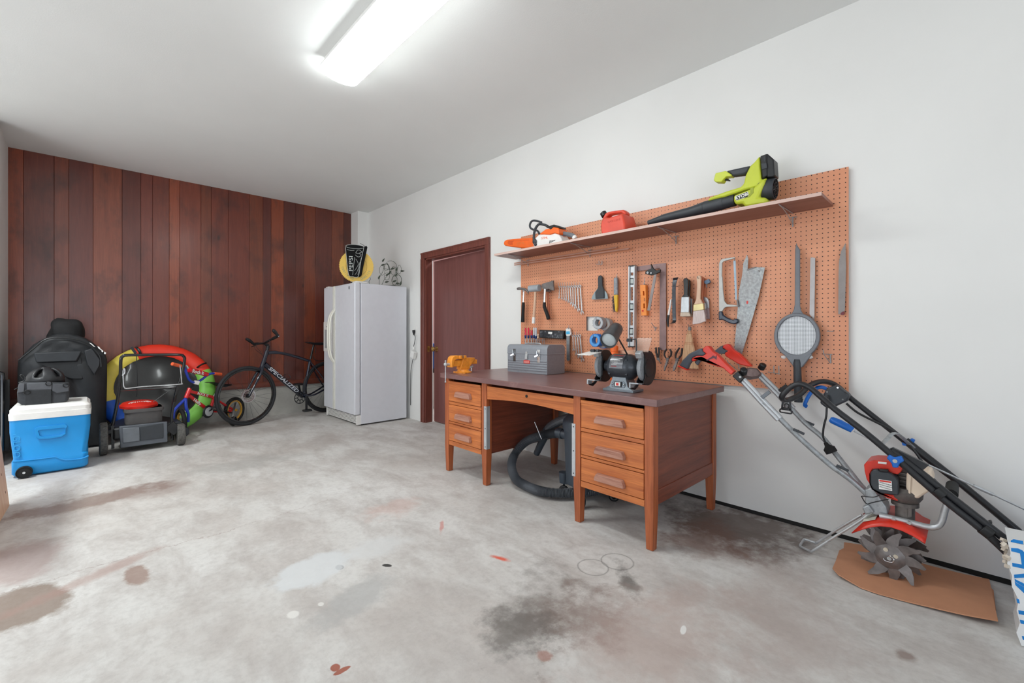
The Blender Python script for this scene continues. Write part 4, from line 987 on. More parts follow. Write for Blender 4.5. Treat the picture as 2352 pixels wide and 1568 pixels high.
t = tool('wire_brush', 'wire brush with a grey handle and yellow bristle back', 'wire brush', zB([(500, 820)]))
b = MB(); plate(b, zB([(493, 275), (520, 262), (550, 275), (552, 545), (493, 548)]), .035, .02); b.obj('handle', mat('chipped_grey_paint', '#8d9095', .5, var=.3, vs=40), t, bevel=.004)
b = MB(); plate(b, zB([(493, 548), (552, 545), (552, 740), (538, 830), (515, 800)]), .035, .02); b.obj('back', mat('yellow_paint', '#e3b62f', .45), t, bevel=.003)
b = MB(); rb = random.Random(3)
for i in range(150):
    y = 560 + rb.random() * 262; x = 505 + (y - 560) * .06 + rb.random() * 12; p = onX(*zB([(x, y)])[0], XB - .02 - rb.random() * .014); q = onX(*zB([(x - 46 + rb.random() * 14, y + 8 + rb.random() * 12)])[0], XB - .02 - rb.random() * .016); b.tube([p, q], .0009, 4)
b.obj('bristles', MT['dark_steel'], t)
b = MB(); rod(b, zB([(547, 210), (547, 275)]), .03, .0022, 6); hookbit(b, zB([(547, 272)])[0], .026); single(b, 'peg_hook', MT['galv'], 'hook above the yellow wire brush', 'peg hook', 'hooks on the pegboard')

# box beam level
t = tool('spirit_level', 'long silver and black spirit level hanging upright', 'spirit level', zB([(790, 1400)]))
lx = lambda x, y: (x - (y - 75) * .0085, y)   # the level leans a touch
b = MB(); L_ = [(735, 76), (753, 74), (743, 1392), (725, 1396)]; plate(b, zB(L_), .05, .034); plate(b, zB([(822, 66), (838, 64), (828, 1392), (812, 1396)]), .05, .034); b.obj('flange', MT['alu'], t, bevel=.001)
b = MB(); plate(b, zB([(752, 72), (823, 66), (813, 1402), (742, 1404)]), .028, .004)
slots = [(182, 232), (420, 640), (830, 1048), (1238, 1302)]; ys_ = [78] + [q for s_ in slots for q in s_] + [1385]
b = MB()
for i in range(0, len(ys_), 2):
    y0, y1 = ys_[i], ys_[i + 1]; plate(b, zB([lx(762, y0), lx(824, y0), lx(824, y1), lx(762, y1)]), .040, .012)
for y0, y1 in slots:
    plate(b, zB([lx(762, y0), lx(774, y0), lx(774, y1), lx(762, y1)]), .040, .012); plate(b, zB([lx(816, y0), lx(824, y0), lx(824, y1), lx(816, y1)]), .040, .012)
b.obj('web', MT['alu'], t)
b = MB(); plate(b, zB([lx(752, 80), lx(763, 80), lx(763, 1380), lx(752, 1380)]), .043, .014); plate(b, zB([(735, 70), (836, 60), (837, 76), (735, 84)]), .0505, .036); plate(b, zB([(724, 1388), (829, 1385), (828, 1402), (726, 1408)]), .0505, .036); b.obj('end_cap', MT['black'], t)
for y in (325, 740, 1145):
    b = MB(); plate(b, zB([lx(757, y - 55), lx(828, y - 55), lx(828, y + 55), lx(757, y + 55)]), .046, .022); v_ = b.obj('vial_block', MT['dark_grey'], t, bevel=.003)
    b = MB(); plate(b, zB([lx(772, y - 36), lx(815, y - 36), lx(815, y + 36), lx(772, y + 36)]), .0475, .004); b.obj('vial', mat('vial_glass', '#b9c0bd', .1), v_)

t = tool('framing_square', 'brown steel framing square hanging behind the level', 'square', zB([(1300, 1450)]))
b = MB(); plate(b, zB([(868, 86), (1100, 54), (1350, 26), (1353, 1450), (1243, 1452), (1252, 112), (1100, 132), (868, 162)]), .012, .004); b.obj('square_blade', mat('brown_patina_steel', '#836a68', .42, .45, var=.16, vs=16), t)

t = tool('torpedo_level', 'short bright orange level beside the silver spirit level', 'spirit level', zB([(985, 885)]))
b = MB(); ox = [(928, 388), (1010, 376), (1030, 878), (946, 886)]
def seg(y0, y1, xa, xb):
    f0, f1 = (y0 - 380) / 500, (y1 - 380) / 500; return [(928 + 18 * f0 + xa, y0), (928 + 18 * f0 + xb, y0), (928 + 18 * f1 + xb, y1), (928 + 18 * f1 + xa, y1)]
for y0, y1 in ((385, 485), (560, 600), (652, 690), (765, 885)):
    plate(b, zB(seg(y0, y1, 0, 84)), .034, .026)
for y0, y1 in ((485, 560), (690, 765)):
    plate(b, zB(seg(y0, y1, 0, 40)), .034, .026); plate(b, zB(seg(y0, y1, 62, 84)), .034, .026)
plate(b, zB(seg(600, 652, 0, 52)), .034, .026); plate(b, zB(seg(385, 885, 74, 88)), .036, .03)
b.obj('level_body', mat('bright_orange', '#f7913a', .35), t, bevel=.0015)
b = MB(); plate(b, zB(seg(600, 652, 52, 80)), .032, .02); b.obj('vial', mat('amber_vial', '#b9713e', .2), t)
b = MB(); b.cyl(onX(*zB([(975, 808)])[0], XB - .036), onX(*zB([(975, 808)])[0], XB - .03), .0075, n=14); b.obj('plumb_dial', MT['red'], t)
b = MB(); rod(b, zB([(998, 275), (1000, 380)]), .03, .0022, 6); hookbit(b, zB([(1000, 378)])[0], .03); single(b, 'peg_hook', MT['galv'], 'hook above the orange level', 'peg hook', 'hooks on the pegboard')

t = tool('combination_square', 'combination square with a black head and a slanting steel blade', 'square', zB([(1060, 805)]))
b = MB(); plate(b, zB([(1100, 40), (1138, 115), (1190, 150), (1255, 130), (1250, 175), (1165, 215), (1100, 230), (1010, 205), (1012, 165), (1060, 135), (1108, 118)]), .062, .018); b.obj('head', MT['black'], t, bevel=.002)
b = MB(); plate(b, zB([(1160, 190), (1200, 165), (1178, 330), (1088, 805), (1042, 805)]), .058, .004); b.obj('blade', mat('aged_grey_blade', '#847c7a', .4, .6), t)
b = MB(); b.cyl(onX(*zB([(1050, 185)])[0], XB - .072), onX(*zB([(1050, 185)])[0], XB - .05), .008, n=12); b.cyl(onX(*zB([(1105, 190)])[0], XB - .07), onX(*zB([(1105, 190)])[0], XB - .05), .006, n=12); b.obj('lock_nut', MT['steel'], t)

t = tool('pry_bar', 'curved dark steel flat pry bar hanging left of the paintbrushes', 'pry bar', zC([(380, 800)]))
b = MB(); w_ = .0125; cl = [(onX(*zC([q])[0], XB - o_)) for q, o_ in (((402, 208), .045), ((392, 245), .06), ((380, 320), .062), ((378, 500), .05), ((382, 700), .05), ((384, 760), .056), ((370, 790), .075), ((315, 800), .082))]
cl = sm(cl, 4); ww = [1.45 - .45 * min(1, i / 8) for i in range(len(cl))]
b.loft([[p + Vector((dx, s_ * w_ * e, 0)) for s_, dx in ((-1, 0), (1, 0), (1, .005), (-1, .005))] for p, e in zip(cl, ww)]); b.obj('bar', mat('blackened_steel', '#45484d', .3, .7, var=.25, vs=25), t, bevel=.001)
b = MB(); hookbit(b, zC([(373, 320)])[0], .066); single(b, 'peg_hook', MT['dark_steel'], 'hook through the pry bar', 'peg hook', 'hooks on the pegboard')
t = tool('nail_set', 'thin black and white tool hanging behind the pry bar', 'hand tool', zC([(308, 835)]))
b = MB(); rod(b, zC([(345, 490), (335, 560), (312, 690)]), .03, [.006, .007, .0075], 10); b.obj('pale_section', MT['white'], t)
b = MB(); rod(b, zC([(312, 690), (300, 760), (308, 838)]), .03, [.008, .009, .006], 10); b.obj('grip', MT['black'], t)


def brush(label, hp_, fer, bri, off, mh, mf, mbz, th=.016):
    t = tool('paintbrush', label, 'paintbrush', zC([bri[2]]), 'paintbrushes on the pegboard')
    b = MB(); plate(b, zC(hp_), off, th); b.obj('handle', mh, t, bevel=.004)
    b = MB(); plate(b, zC(fer), off + .004, th + .006); b.obj('ferrule', mf, t, bevel=.002)
    b = MB(); plate(b, zC(bri), off + .002, th + .002); b.obj('bristles', mbz, t, bevel=.002)


MT['fer'] = mat('nickel_ferrule', '#b7babc', .3, .7, vs=40); MT['gold'] = mat('gold_ferrule', '#d3c38f', .35, .5)
def bristle(name, c1, c2):
    k = NT(name); v = k.coord((1, 260, 6)); k.l(k.ramp(k.noise(v, 3, 4), [(.35, hx(c1)), (.65, hx(c2))]), k.b.inputs['Base Color']); k.b.inputs['Roughness'].default_value = .7; return k.m
MT['br1'] = bristle('tan_bristle', '#b9a189', '#e0d3c4'); MT['br2'] = bristle('pinkish_bristle', '#bfa9a4', '#e6d8d4'); MT['br3'] = bristle('mauve_bristle', '#907a7c', '#b39c9c')
sh1 = lambda P, dx, dy: [(x + dx, y + dy) for x, y in P]
H1 = [(498, 235), (512, 215), (545, 215), (562, 235), (562, 300), (556, 425), (575, 458), (475, 460), (505, 425), (502, 300)]
F1 = [(475, 458), (574, 456), (572, 655), (466, 656)]; R1 = [(466, 656), (572, 655), (592, 700), (590, 705), (458, 708)]
brush('black handled paintbrush, the rear one half hidden by its twin', sh1(H1, 24, 14), sh1(F1, 42, 22), sh1(R1, 28, 6), .03, MT['black_gloss'], MT['fer'], MT['br1'])
brush('black handled paintbrush with a bright nickel ferrule in front of its twin', H1, F1, R1, .062, MT['black_gloss'], MT['fer'], MT['br1'])
H2 = [(668, 215), (675, 190), (700, 176), (722, 190), (728, 220), (724, 300), (718, 480), (752, 545), (632, 556), (664, 490), (676, 300)]
F2 = [(630, 556), (756, 540), (762, 620), (626, 642)]; R2 = [(626, 642), (764, 622), (785, 770), (700, 800), (618, 812)]
brush('dark wooden paintbrush at the back of the brush stack with mauve bristles', sh1(H2, 62, 30), [(760, 450), (808, 470), (826, 505), (830, 600), (765, 600)], [(765, 600), (830, 600), (836, 738), (785, 745)], .022, MT['hick'], MT['fer'], MT['br3'], .012)
brush('brown wooden paintbrush in the middle of the brush stack', sh1(H2, 34, 12), [(690, 545), (782, 535), (786, 620), (690, 640)], [(690, 640), (786, 620), (800, 740), (690, 760)], .048, MT['hick'], MT['fer'], MT['br3'], .012)
brush('pale wooden paintbrush in front with a gold ferrule and long pinkish bristles', H2, F2, R2, .078, MT['ash'], MT['gold'], MT['br2'])
b = MB(); hookbit(b, zC([(690, 215)])[0], .085); single(b, 'peg_hook', MT['dark_steel'], 'hook carrying the pale wooden paintbrush', 'peg hook', 'hooks on the pegboard')
b = MB(); plate(b, zC([(770, 252), (826, 228), (846, 268), (800, 292), (775, 285)]), .04, .02); b.m(1); plate(b, zC([(792, 290), (802, 288), (806, 335), (796, 340)]), .034, .006); single(b, 'blade_holder', [mat('slate_blue_plastic', '#58718a', .4), MT['dark_steel']], 'small slate blue clip hanging right of the brush stack', 'clip')

t = tool('hacksaw', 'grey framed hacksaw with a navy handle', 'hacksaw', zD([(320, 1110)]))
b = MB(); plate(b, zD([(408, 180), (412, 196), (255, 240), (232, 262), (228, 450), (236, 452), (244, 640), (262, 790), (300, 835), (360, 838), (440, 850), (440, 866), (360, 870), (300, 872), (262, 885), (232, 935), (188, 935), (186, 450), (188, 270), (205, 228), (240, 205)]), .04, .012); b.obj('frame', mat('pale_grey_enamel', '#b4b3ae', .38, .3, var=.1), t, bevel=.003)
b = MB(); plate(b, zD([(388, 232), (420, 228), (440, 770), (415, 778)]), .034, .0015); b.obj('blade', mat('blue_grey_saw_blade', '#8fa0ab', .35, .5), t)
b = MB(); plate(b, zD([(394, 196), (406, 194), (408, 234), (396, 236)]), .037, .008); plate(b, zD([(430, 770), (446, 770), (462, 862), (440, 872)]), .037, .008); b.obj('blade_pin', MT['dark_steel'], t)
b = MB(); plate(b, zD([(178, 938), (232, 930), (242, 982), (300, 1020), (380, 1055), (408, 1032), (440, 1036), (456, 1068), (440, 1100), (390, 1112), (330, 1098), (262, 1065), (228, 1048), (182, 1058)]), .044, .022); b.obj('handle', mat('navy_handle', '#1f2b3d', .25, coat=.3), t, bevel=.006)

t = tool('hand_saw', 'wide mottled steel hand saw blade hanging point down', 'saw', zD([(480, 1540)]))
k = NT('mottled_saw_steel'); v = k.coord(); n1 = k.noise(v, 70, 4, .6); n2 = k.noise(v, 5, 3)
k.l(k.mix(n2, k.ramp(n1, [(.35, hx('#858c8e')), (.65, hx('#b7bdbd'))]), hx('#8b8583'), 'MIX'), k.b.inputs['Base Color']); k.b.inputs['Metallic'].default_value = .55; k.b.inputs['Roughness'].default_value = .42
b = MB(); plate(b, zD([(528, 262), (545, 225), (575, 150), (596, 205), (585, 372), (702, 322), (826, 326), (742, 720), (610, 1180), (500, 1545), (400, 1470), (432, 1100), (448, 900), (468, 640), (512, 420)]), .022, .0022); bl_ = b.obj('saw_blade', [k.m], t)
b = MB(); plate(b, zD([(572, 350), (700, 316), (712, 326), (585, 372)]), .0232, .003); b.obj('notch_edge', MT['dark_steel'], bl_)
b = MB(); plate(b, zD([(567, 800), (582, 784), (597, 800), (590, 830), (572, 830)]), .0228, .001); b.obj('red_emblem', MT['red'], bl_)
b = MB(); plate(b, zD([(722, 372), (745, 360), (768, 374), (748, 390)]), .0228, .001); b.obj('slot_hole', MT['dark_steel'], bl_)

t = tool('insect_racket', 'dark electric insect racket with a round woven mesh head', 'racket', zE([(375, 1500)]))
oc_ = [onX(*zE([(362 + 212 * math.cos(a), 890 + 212 * math.sin(a))])[0], XB - .055) for a in [2 * PI * i / 48 for i in range(48)]]
ic_ = [onX(*zE([(360 + 178 * math.cos(a), 886 + 178 * math.sin(a))])[0], XB - .055) for a in [2 * PI * i / 48 for i in range(48)]]
b = MB(); b.ring(oc_, ic_, (.028, 0, 0)); plate(b, zE([(235, 1050), (290, 1080), (362, 1092), (440, 1078), (492, 1045), (500, 1062), (425, 1160), (410, 1180), (330, 1180), (318, 1155)]), .055, .028)
plate(b, zE([(345, 95), (357, 28), (366, 55), (392, 95), (392, 610), (402, 655), (425, 690), (310, 690), (332, 650), (342, 600)]), .04, .008); b.obj('frame', mat('slate_racket_frame', '#6d7076', .35, var=.08), t, bevel=.005)
k = NT('woven_mesh'); v = k.coord((1, 1, 1), rot=(math.radians(45), 0, 0)); ck = k.n('TexChecker', i_Scale=190.0); k.l(v, ck.inputs['Vector']); k.l(k.mix(ck.outputs['Fac'], hx('#8b8d90'), hx('#d5d6d8')), k.b.inputs['Base Color']); k.b.inputs['Roughness'].default_value = .4; k.b.inputs['Metallic'].default_value = .3; k.bump(ck.outputs['Fac'], .3, .002)
b = MB(); b.prism([onX(*zE([(360 + 182 * math.cos(a), 886 + 182 * math.sin(a))])[0], XB - .045) for a in [2 * PI * i / 48 for i in range(48)]], (.012, 0, 0)); b.obj('mesh', [k.m], t)
b = MB(); rod(b, zE([(366, 1105), (366, 1140), (370, 1300), (376, 1440), (378, 1500)]), .05, [.014, .0185, .020, .020, .0205], 16); rod(b, zE([(378, 1470), (378, 1480)]), .05, .0225, 16); b.obj('handle', MT['dark_grey'], t)
b = MB(); b.sph(onX(*zE([(485, 1085)])[0], XB - .045), (.006, .014, .010), 12, 8); b.sph(onX(*zE([(240, 1085)])[0], XB - .045), (.006, .014, .010), 12, 8); b.obj('clear_cover_tab', MT['clear'], t)

b = MB(); plate(b, zE([(488, 170), (500, 163), (532, 170), (524, 745), (480, 690)]), .02, .006); single(b, 'steel_strip', mat('satin_grey_strip', '#a19b99', .35, .5, var=.1), 'plain grey steel strip hanging just right of the racket neck', 'strip', 'hand tools on the pegboard')
b = MB(); plate(b, zE([(752, 200), (770, 110), (812, 30), (818, 250), (806, 655), (770, 692), (745, 688), (748, 300)]), .016, .003); b.m(1); plate(b, zE([(765, 680), (790, 662), (804, 675), (795, 695), (770, 695)]), .02, .008); single(b, 'saw_blade', [mat('dull_grey_blade', '#8a8380', .45, .4, var=.12), mat('dark_red_tip', '#6f1723', .4)], 'long dull grey saw blade with a dark red tip at the pegboard edge', 'saw blade', 'hand tools on the pegboard')

# empty hooks
def hook(label, parts):
    b = MB()
    for pts, offs, r_ in parts:
        b.tube([onX(*q, XB - o_) for q, o_ in zip(pts, offs)], r_, 7)
    single(b, 'peg_hook', MT['galv'], label, 'peg hook', 'empty hooks on the pegboard')
hook('empty T shaped hook right of the racket', [(zE([(640, 1060), (690, 1060)]), (.004, .004), .0022), (zE([(672, 1060), (676, 1140)]), (.005, .005), .0032), (zE([(672, 1060), (612, 1055), (604, 1020)]), (.004, .06, .062), .0022), (zE([(612, 1058), (672, 1142)]), (.058, .006), .002)])
hook('empty double prong hook left of the racket handle', [(zE([(95, 1222), (200, 1240)]), (.045, .02), .002), (zE([(150, 1165), (152, 1236)]), (.04, .04), .0026), (zE([(196, 1165), (198, 1246)]), (.03, .03), .0026)])
hook('short empty hook stub below the red tipped blade', [(zE([(640, 845), (700, 847)]), (.03, .004), .0022)])
hook('empty key shaped hook between orange level and framing square', [(zB([(1112, 1005), (1150, 1060), (1175, 1080)]), (.05, .03, .004), .0022), (zB([(1140, 1080), (1200, 1075), (1195, 1105)]), (.006, .006, .006), .002), (zB([(1172, 1070), (1174, 1138)]), (.006, .006), .0024)])
hook('empty double prong hook high above the putty knife', [(zB([(205, 45), (310, 48)]), (.05, .03), .002), (zB([(255, -10), (258, 46)]), (.035, .035), .003), (zB([(305, -12), (306, 46)]), (.03, .03), .003)])
hook('empty prong hook behind the red tiller grips', [(Z(1550, 770, 7.84)([(945, 445), (960, 490), (1140, 640)]), (.06, .055, .01), .0022), (Z(1550, 770, 7.84)([(1110, 515), (1150, 520), (1158, 610)]), (.02, .02, .02), .003)])

# pliers and the whisk broom
MT['plgrip'] = mat('dark_dipped_grip', '#34302f', .4)
def pliers(label, l_, r_, piv, tip, off=.03):
    t = tool('pliers', label, 'pliers', zC([tip[1]]), 'pliers on the pegboard')
    b = MB(); rod(b, zC(l_), off, [.006, .0075, .0065, .005][:len(l_)], 8); b.obj('handle', MT['plgrip'], t)
    b = MB(); rod(b, zC(r_), off, [.006, .0075, .0065, .005][:len(r_)], 8); b.obj('handle', MT['plgrip'], t)
    b = MB(); plate(b, zC(tip), off + .006, .012); b.cyl(onX(*zC([piv])[0], XB - off - .009), onX(*zC([piv])[0], XB - off + .008), .010, n=14); b.obj('jaws', MT['dark_steel'], t, bevel=.002)
pliers('pliers half hidden behind the grinder wheel guard', [(150, 1105), (152, 1170), (170, 1240)], [(182, 1105), (188, 1170), (178, 1240)], (175, 1255), [(165, 1240), (190, 1240), (200, 1300), (212, 1300), (205, 1320), (185, 1290)])
pliers('middle pliers with spread dark handles', [(288, 1128), (262, 1165), (258, 1205), (278, 1248)], [(328, 1128), (348, 1165), (345, 1205), (312, 1248)], (296, 1258), [(280, 1250), (312, 1250), (300, 1300), (262, 1400), (248, 1412), (252, 1350), (275, 1290)])
pliers('pliers nearest the whisk broom with narrow handles', [(452, 1110), (420, 1160), (402, 1205), (402, 1250)], [(485, 1115), (485, 1165), (472, 1210), (440, 1250)], (422, 1258), [(402, 1252), (440, 1252), (425, 1300), (395, 1390), (375, 1415), (362, 1405), (368, 1350), (395, 1300)])

t = tool('whisk_broom', 'straw whisk broom hanging behind the red tiller grip', 'broom', zC([(600, 1390)]))
k = NT('broom_straw'); v = k.coord((40, 160, 5)); k.l(k.ramp(k.noise(v, 2, 5, .7), [(.35, hx('#b98b66')), (.65, hx('#e3bd97'))]), k.b.inputs['Base Color']); k.b.inputs['Roughness'].default_value = .75; k.bump(k.noise(v, 2, 3), .5, .004); MT['straw'] = k.m
b = MB(); sect = [((580, 882), .011, .011), ((578, 950), .018, .014), ((576, 1060), .030, .018), ((575, 1150), .040, .020), ((580, 1260), .050, .020), ((592, 1375), .056, .016)]
b.loft([[onX(*zC([c_])[0], XB - .04) + Vector((ry * math.sin(a), rx * math.cos(a), 0)) for a in [2 * PI * i / 20 for i in range(20)]] for c_, rx, ry in sect]); b.obj('straw', MT['straw'], t)
b = MB(); rod(b, zC([(584, 838), (583, 850), (582, 888)]), .04, [.009, .0115, .012], 14); b.obj('metal_cap', MT['dark_steel'], t)
b = MB()
for (c_, rx, ry) in (((579, 905), .0148, .0125), ((579, 925), .0165, .0138), ((576, 1045), .0292, .0185), ((576, 1062), .0310, .0190)):
    p = onX(*zC([c_])[0], XB - .04); b.tube([p + Vector((ry * math.sin(a), rx * math.cos(a), 0)) for a in [2 * PI * i / 20 for i in range(20)]], .0012, 5, closed=True)
b.obj('binding', MT['hick'], t)
b = MB(); hookbit(b, zC([(572, 832)])[0], .05); single(b, 'peg_hook', MT['dark_steel'], 'hook carrying the whisk broom', 'peg hook', 'hooks on the pegboard')
# ================================================================= machines along the right wall
# --- cardboard under the tiller
MT['card'] = mat('brown_cardboard', '#c68d6b', .8, var=.08, vs=6, bump=.08, bs=70)
z = Z(1800, 1100, 3.92)
CO = [(545, 575), (540, 630), (500, 650), (470, 740), (440, 832), (490, 888), (700, 985), (860, 1040), (1100, 1105), (1400, 1190), (1640, 1258), (1930, 1325), (1905, 1230), (1912, 1190), (1890, 1010), (1870, 990), (1850, 910), (1600, 858), (1300, 782), (1000, 690), (760, 608)]
b = MB(); lo = [onF(u, v, .004) for u, v in z(CO)]
for i in (9, 10, 11, 12):
    lo[i].z += .006 * (i - 8)
for i in (4, 5):
    lo[i].z += .012
b.prism([p + Vector((0, 0, .005)) for p in lo], (0, 0, -.005)); cb = single(b, 'cardboard_sheet', MT['card'], 'flattened brown cardboard sheet on the floor under the red tiller', 'cardboard')

# --- tiller
T = lambda pts, X, zf: [onX(u, v, X) for u, v in zf(pts)]
z1, z2, z3, z4, z5 = Z(1540, 760, 2.24), Z(1550, 770, 7.84), Z(1940, 960, 6.533), Z(1820, 1120, 6.19), Z(1760, 840, 6.534)
MT['tred'] = mat('tiller_red', '#d8321f', .32, var=.12, vs=12); MT['tgrip'] = mat('slate_soft_grip', '#4c5059', .5, var=.08)
MT['eng'] = mat('raw_cast_engine', '#6d6763', .5, .45, var=.3, vs=30, bump=.15); MT['tank'] = mat('cream_fuel_tank', '#ecd7c0', .4, var=.05, vs=8)
XN, XF = 2.53, 2.80
w0 = onX(2044, 1277.5, 2.58)
tl = thing('garden_tiller', 'red garden tiller with star tines parked on cardboard against the right wall', 'tiller', (2.66, w0.y, fz(w0.y) + .006))


def path(pts, xs, zf):
    P = zf(pts); n = len(P); return [onX(u, v, xs[0] + (xs[1] - xs[0]) * i / (n - 1) if len(xs) == 2 else xs[i]) for i, (u, v) in enumerate(P)]


b = MB(); b.tube(sm(path([(480, 365), (600, 487), (660, 545), (740, 618), (830, 695), (880, 730), (940, 775), (1010, 840), (1090, 925)], (XN, 2.63), z1), 4), .0125, 10); b.obj('handlebar', MT['galv'], tl)
b = MB(); b.tube(sm(path([(570, 340), (690, 470), (780, 545), (850, 632), (920, 720), (985, 800), (1060, 880), (1110, 940)], (XF, 2.68), z1), 4), .0125, 10); b.obj('handlebar', MT['galv'], tl)
for off in ((-6, 6), (7, -5)):
    b = MB(); b.tube([p for p in path([(372 + off[0] * .8, 252 + off[1] * .8), (470 + off[0], 358 + off[1]), (560 + off[0], 452 + off[1])], (XN, XN), z1)], .0115, 10); b.obj('upper_tube', MT['alu'], tl)
    b = MB(); b.tube([p for p in path([(455 + off[0] * .8, 222 + off[1] * .8), (560 + off[0], 325 + off[1]), (628 + off[0], 402 + off[1])], (XF, XF), z1)], .0115, 10); b.obj('upper_tube', MT['alu'], tl)
GR = [(75, 545), (130, 450), (250, 330), (430, 242), (480, 232), (502, 290), (562, 326), (500, 372), (400, 368), (312, 402), (292, 470), (250, 520), (215, 612)]
RD = [(498, 240), (555, 186), (612, 195), (685, 292), (740, 322), (790, 372), (900, 490), (1066, 650), (1012, 716), (870, 592), (700, 542), (580, 500), (520, 422), (480, 398), (400, 425), (332, 472), (296, 455), (315, 400), (400, 366), (500, 371), (560, 328), (505, 292)]
b = MB(); b.prism(T(GR, XN - .018, z2), (.036, 0, 0)); b.obj('grip', MT['tgrip'], tl, bevel=.008, segs=3)
b = MB(); b.prism(T([(40, 558), (75, 540), (218, 612), (212, 632)], XN - .02, z2), (.04, 0, 0)); b.obj('grip_lip', MT['tred'], tl, bevel=.002)
b = MB(); b.prism(T(RD, XN - .02, z2), (.04, 0, 0)); rg = b.obj('handle_shell', MT['tred'], tl, bevel=.0045, segs=3)
b = MB(); b.prism(T([(555, 448), (640, 400), (690, 360), (730, 385), (755, 345), (748, 440), (705, 408), (640, 425), (600, 452)], XN - .0212, z2), (.0015, 0, 0)); b.obj('bolt_emblem', mat('dark_maroon_print', '#5e2832', .4), rg)
b = MB(); b.prism(T([(345, 478), (480, 405), (470, 440), (400, 542)], XN - .01, z2), (.02, 0, 0)); b.obj('throttle_lever', MT['tgrip'], tl, bevel=.004)
b = MB(); b.prism(T([(690, 295), (820, 195), (858, 180), (860, 240), (905, 268), (1050, 272), (930, 290), (890, 335), (780, 330)], XF - .018, z2), (.036, 0, 0)); b.obj('grip', MT['tgrip'], tl, bevel=.008)
b = MB(); b.prism(T([(850, 218), (880, 172), (938, 150), (985, 172), (1060, 268), (1132, 312), (1252, 420), (1382, 562), (1305, 562), (1150, 520), (1000, 432), (905, 372), (892, 318), (950, 282)], XF - .02, z2), (.04, 0, 0)); b.obj('handle_shell', MT['tred'], tl, bevel=.006, segs=3)
b = MB(); b.prism(T([(1028, 735), (1130, 640), (1245, 772), (1165, 862)], XN - .022, z2), (.044, 0, 0)); cl = b.obj('clamp_block', MT['black'], tl, bevel=.004)
b = MB(); b.cyl(onX(*z2([(1175, 748)])[0], XN - .024), onX(*z2([(1175, 748)])[0], XN - .02), .006, n=12); b.obj('pin', MT['chrome'], cl)
p = onX(*z2([(1235, 665)])[0], XN); b = MB(); b.lathe([(.012, -.012), (.019, -.006), (.019, .02), (.014, .026), (.001, .026)], p, (-.6, -.3, .74), 12); b.obj('clamp_knob', MT['black'], tl)
p = onX(*z2([(1560, 580)])[0], XF); b = MB(); b.lathe([(.012, -.012), (.019, -.006), (.019, .02), (.014, .026), (.001, .026)], p, (-.3, -.5, .8), 12); b.obj('clamp_knob', MT['black'], tl)
CP = [((1200, 690), 2.55), ((1245, 605), 2.60), ((1350, 572), 2.68), ((1490, 590), 2.76), ((1575, 690), 2.79), ((1520, 752), 2.76), ((1380, 772), 2.66), ((1255, 745), 2.57)]
b = MB(); P = [onX(*z2([q])[0], x) for q, x in CP]; b.prism(P, (.004, .012, -.012)); cp = b.obj('crossbar_plate', mat('brown_grey_plastic', '#6b5d5b', .5), tl, bevel=.004)
b = MB(); ce = sum(P, Vector()) / len(P); n_ = (P[2] - P[0]).cross(P[5] - P[0]).normalized(); n_ = n_ if n_.x < 0 else -n_
b.prism([ce + (q - ce) * .72 + n_ * .003 for q in P], n_ * -.004); b.obj('label_panel', mat('worn_panel', '#9b8a88', .5, var=.2, vs=30), cp)
for q, X, c_, in (((1640, 1065), XN - .02, MT['mid_grey']), ((1950, 950), XF - .02, MT['black'])):
    p = onX(*z2([q])[0], X); b = MB(); b.box(p, (.014, .05, .018), Matrix.Rotation(-.75, 3, 'X')); b.cyl(p, p + Vector((.03, .02, -.012)), .006, n=8); b.obj('wing_knob', c_, tl, bevel=.004)
for q, X in (((660, 517), XN - .016), ((712, 472), XF - .016), ((885, 705), 2.58)):
    p = onX(*z1([q])[0], X); b = MB(); b.box(p, (.008, .05, .012), Matrix.Rotation(.35, 3, 'X')); b.cyl(p + Vector((-.004, .008, 0)), p + Vector((.03, .008, 0)), .004, n=8); b.obj('lock_lever', MT['dark_grey'], tl, bevel=.003)
b = MB(); b.prism(T([(1000, 815), (1040, 805), (1110, 905), (1120, 945), (1060, 950), (985, 920), (1000, 895)], 2.60, z1), (.10, 0, 0)); b.obj('handle_socket', MT['galv'], tl, bevel=.005)
b = MB(); b.prism(T([(985, 905), (1020, 895), (1050, 935), (1000, 945)], 2.585, z1), (.03, 0, 0)); b.obj('stand_bracket', MT['galv'], tl, bevel=.006)
# kick stand
b = MB(); b.tube(sm(path([(1130, 350), (1090, 372), (930, 490), (640, 670), (300, 885), (262, 900), (130, 840), (112, 815), (160, 742), (190, 735), (320, 778), (352, 775), (640, 590), (985, 385)], [2.60] * 5 + [2.605, 2.63, 2.65, 2.70, 2.71, 2.715] + [2.71] * 3, z4), 4), .0058, 8); b.obj('kick_stand', MT['steel'], tl)
# fender arch
nearE = [(838, 640), (1000, 582), (1110, 552), (1250, 538), (1400, 552), (1560, 605), (1700, 672), (1800, 730), (1890, 790)]
midE = [(1000, 490), (1110, 470), (1180, 458), (1270, 455), (1400, 462), (1540, 495), (1690, 555), (1800, 635), (1915, 690)]
A_ = [onX(u, v, 2.525) for u, v in z4(nearE)]; B_ = [onX(u, v, 2.56) for u, v in z4(midE)]
Cf = [Vector((2.80, p.y, p.z)) for p in B_]; Df = [Vector((2.83, p.y, p.z)) for p in A_]
b = MB()
up = [A_, B_, Cf, Df]; m_ = len(A_)
vs_o = [p for r_ in up for p in r_]; fs = [(i * m_ + j, i * m_ + j + 1, (i + 1) * m_ + j + 1, (i + 1) * m_ + j) for i in range(3) for j in range(m_ - 1)]
b.add(vs_o, fs); fd = b.obj('fender', MT['tred'], tl, ang=60); q = fd.modifiers.new('thick', 'SOLIDIFY'); q.thickness = .004
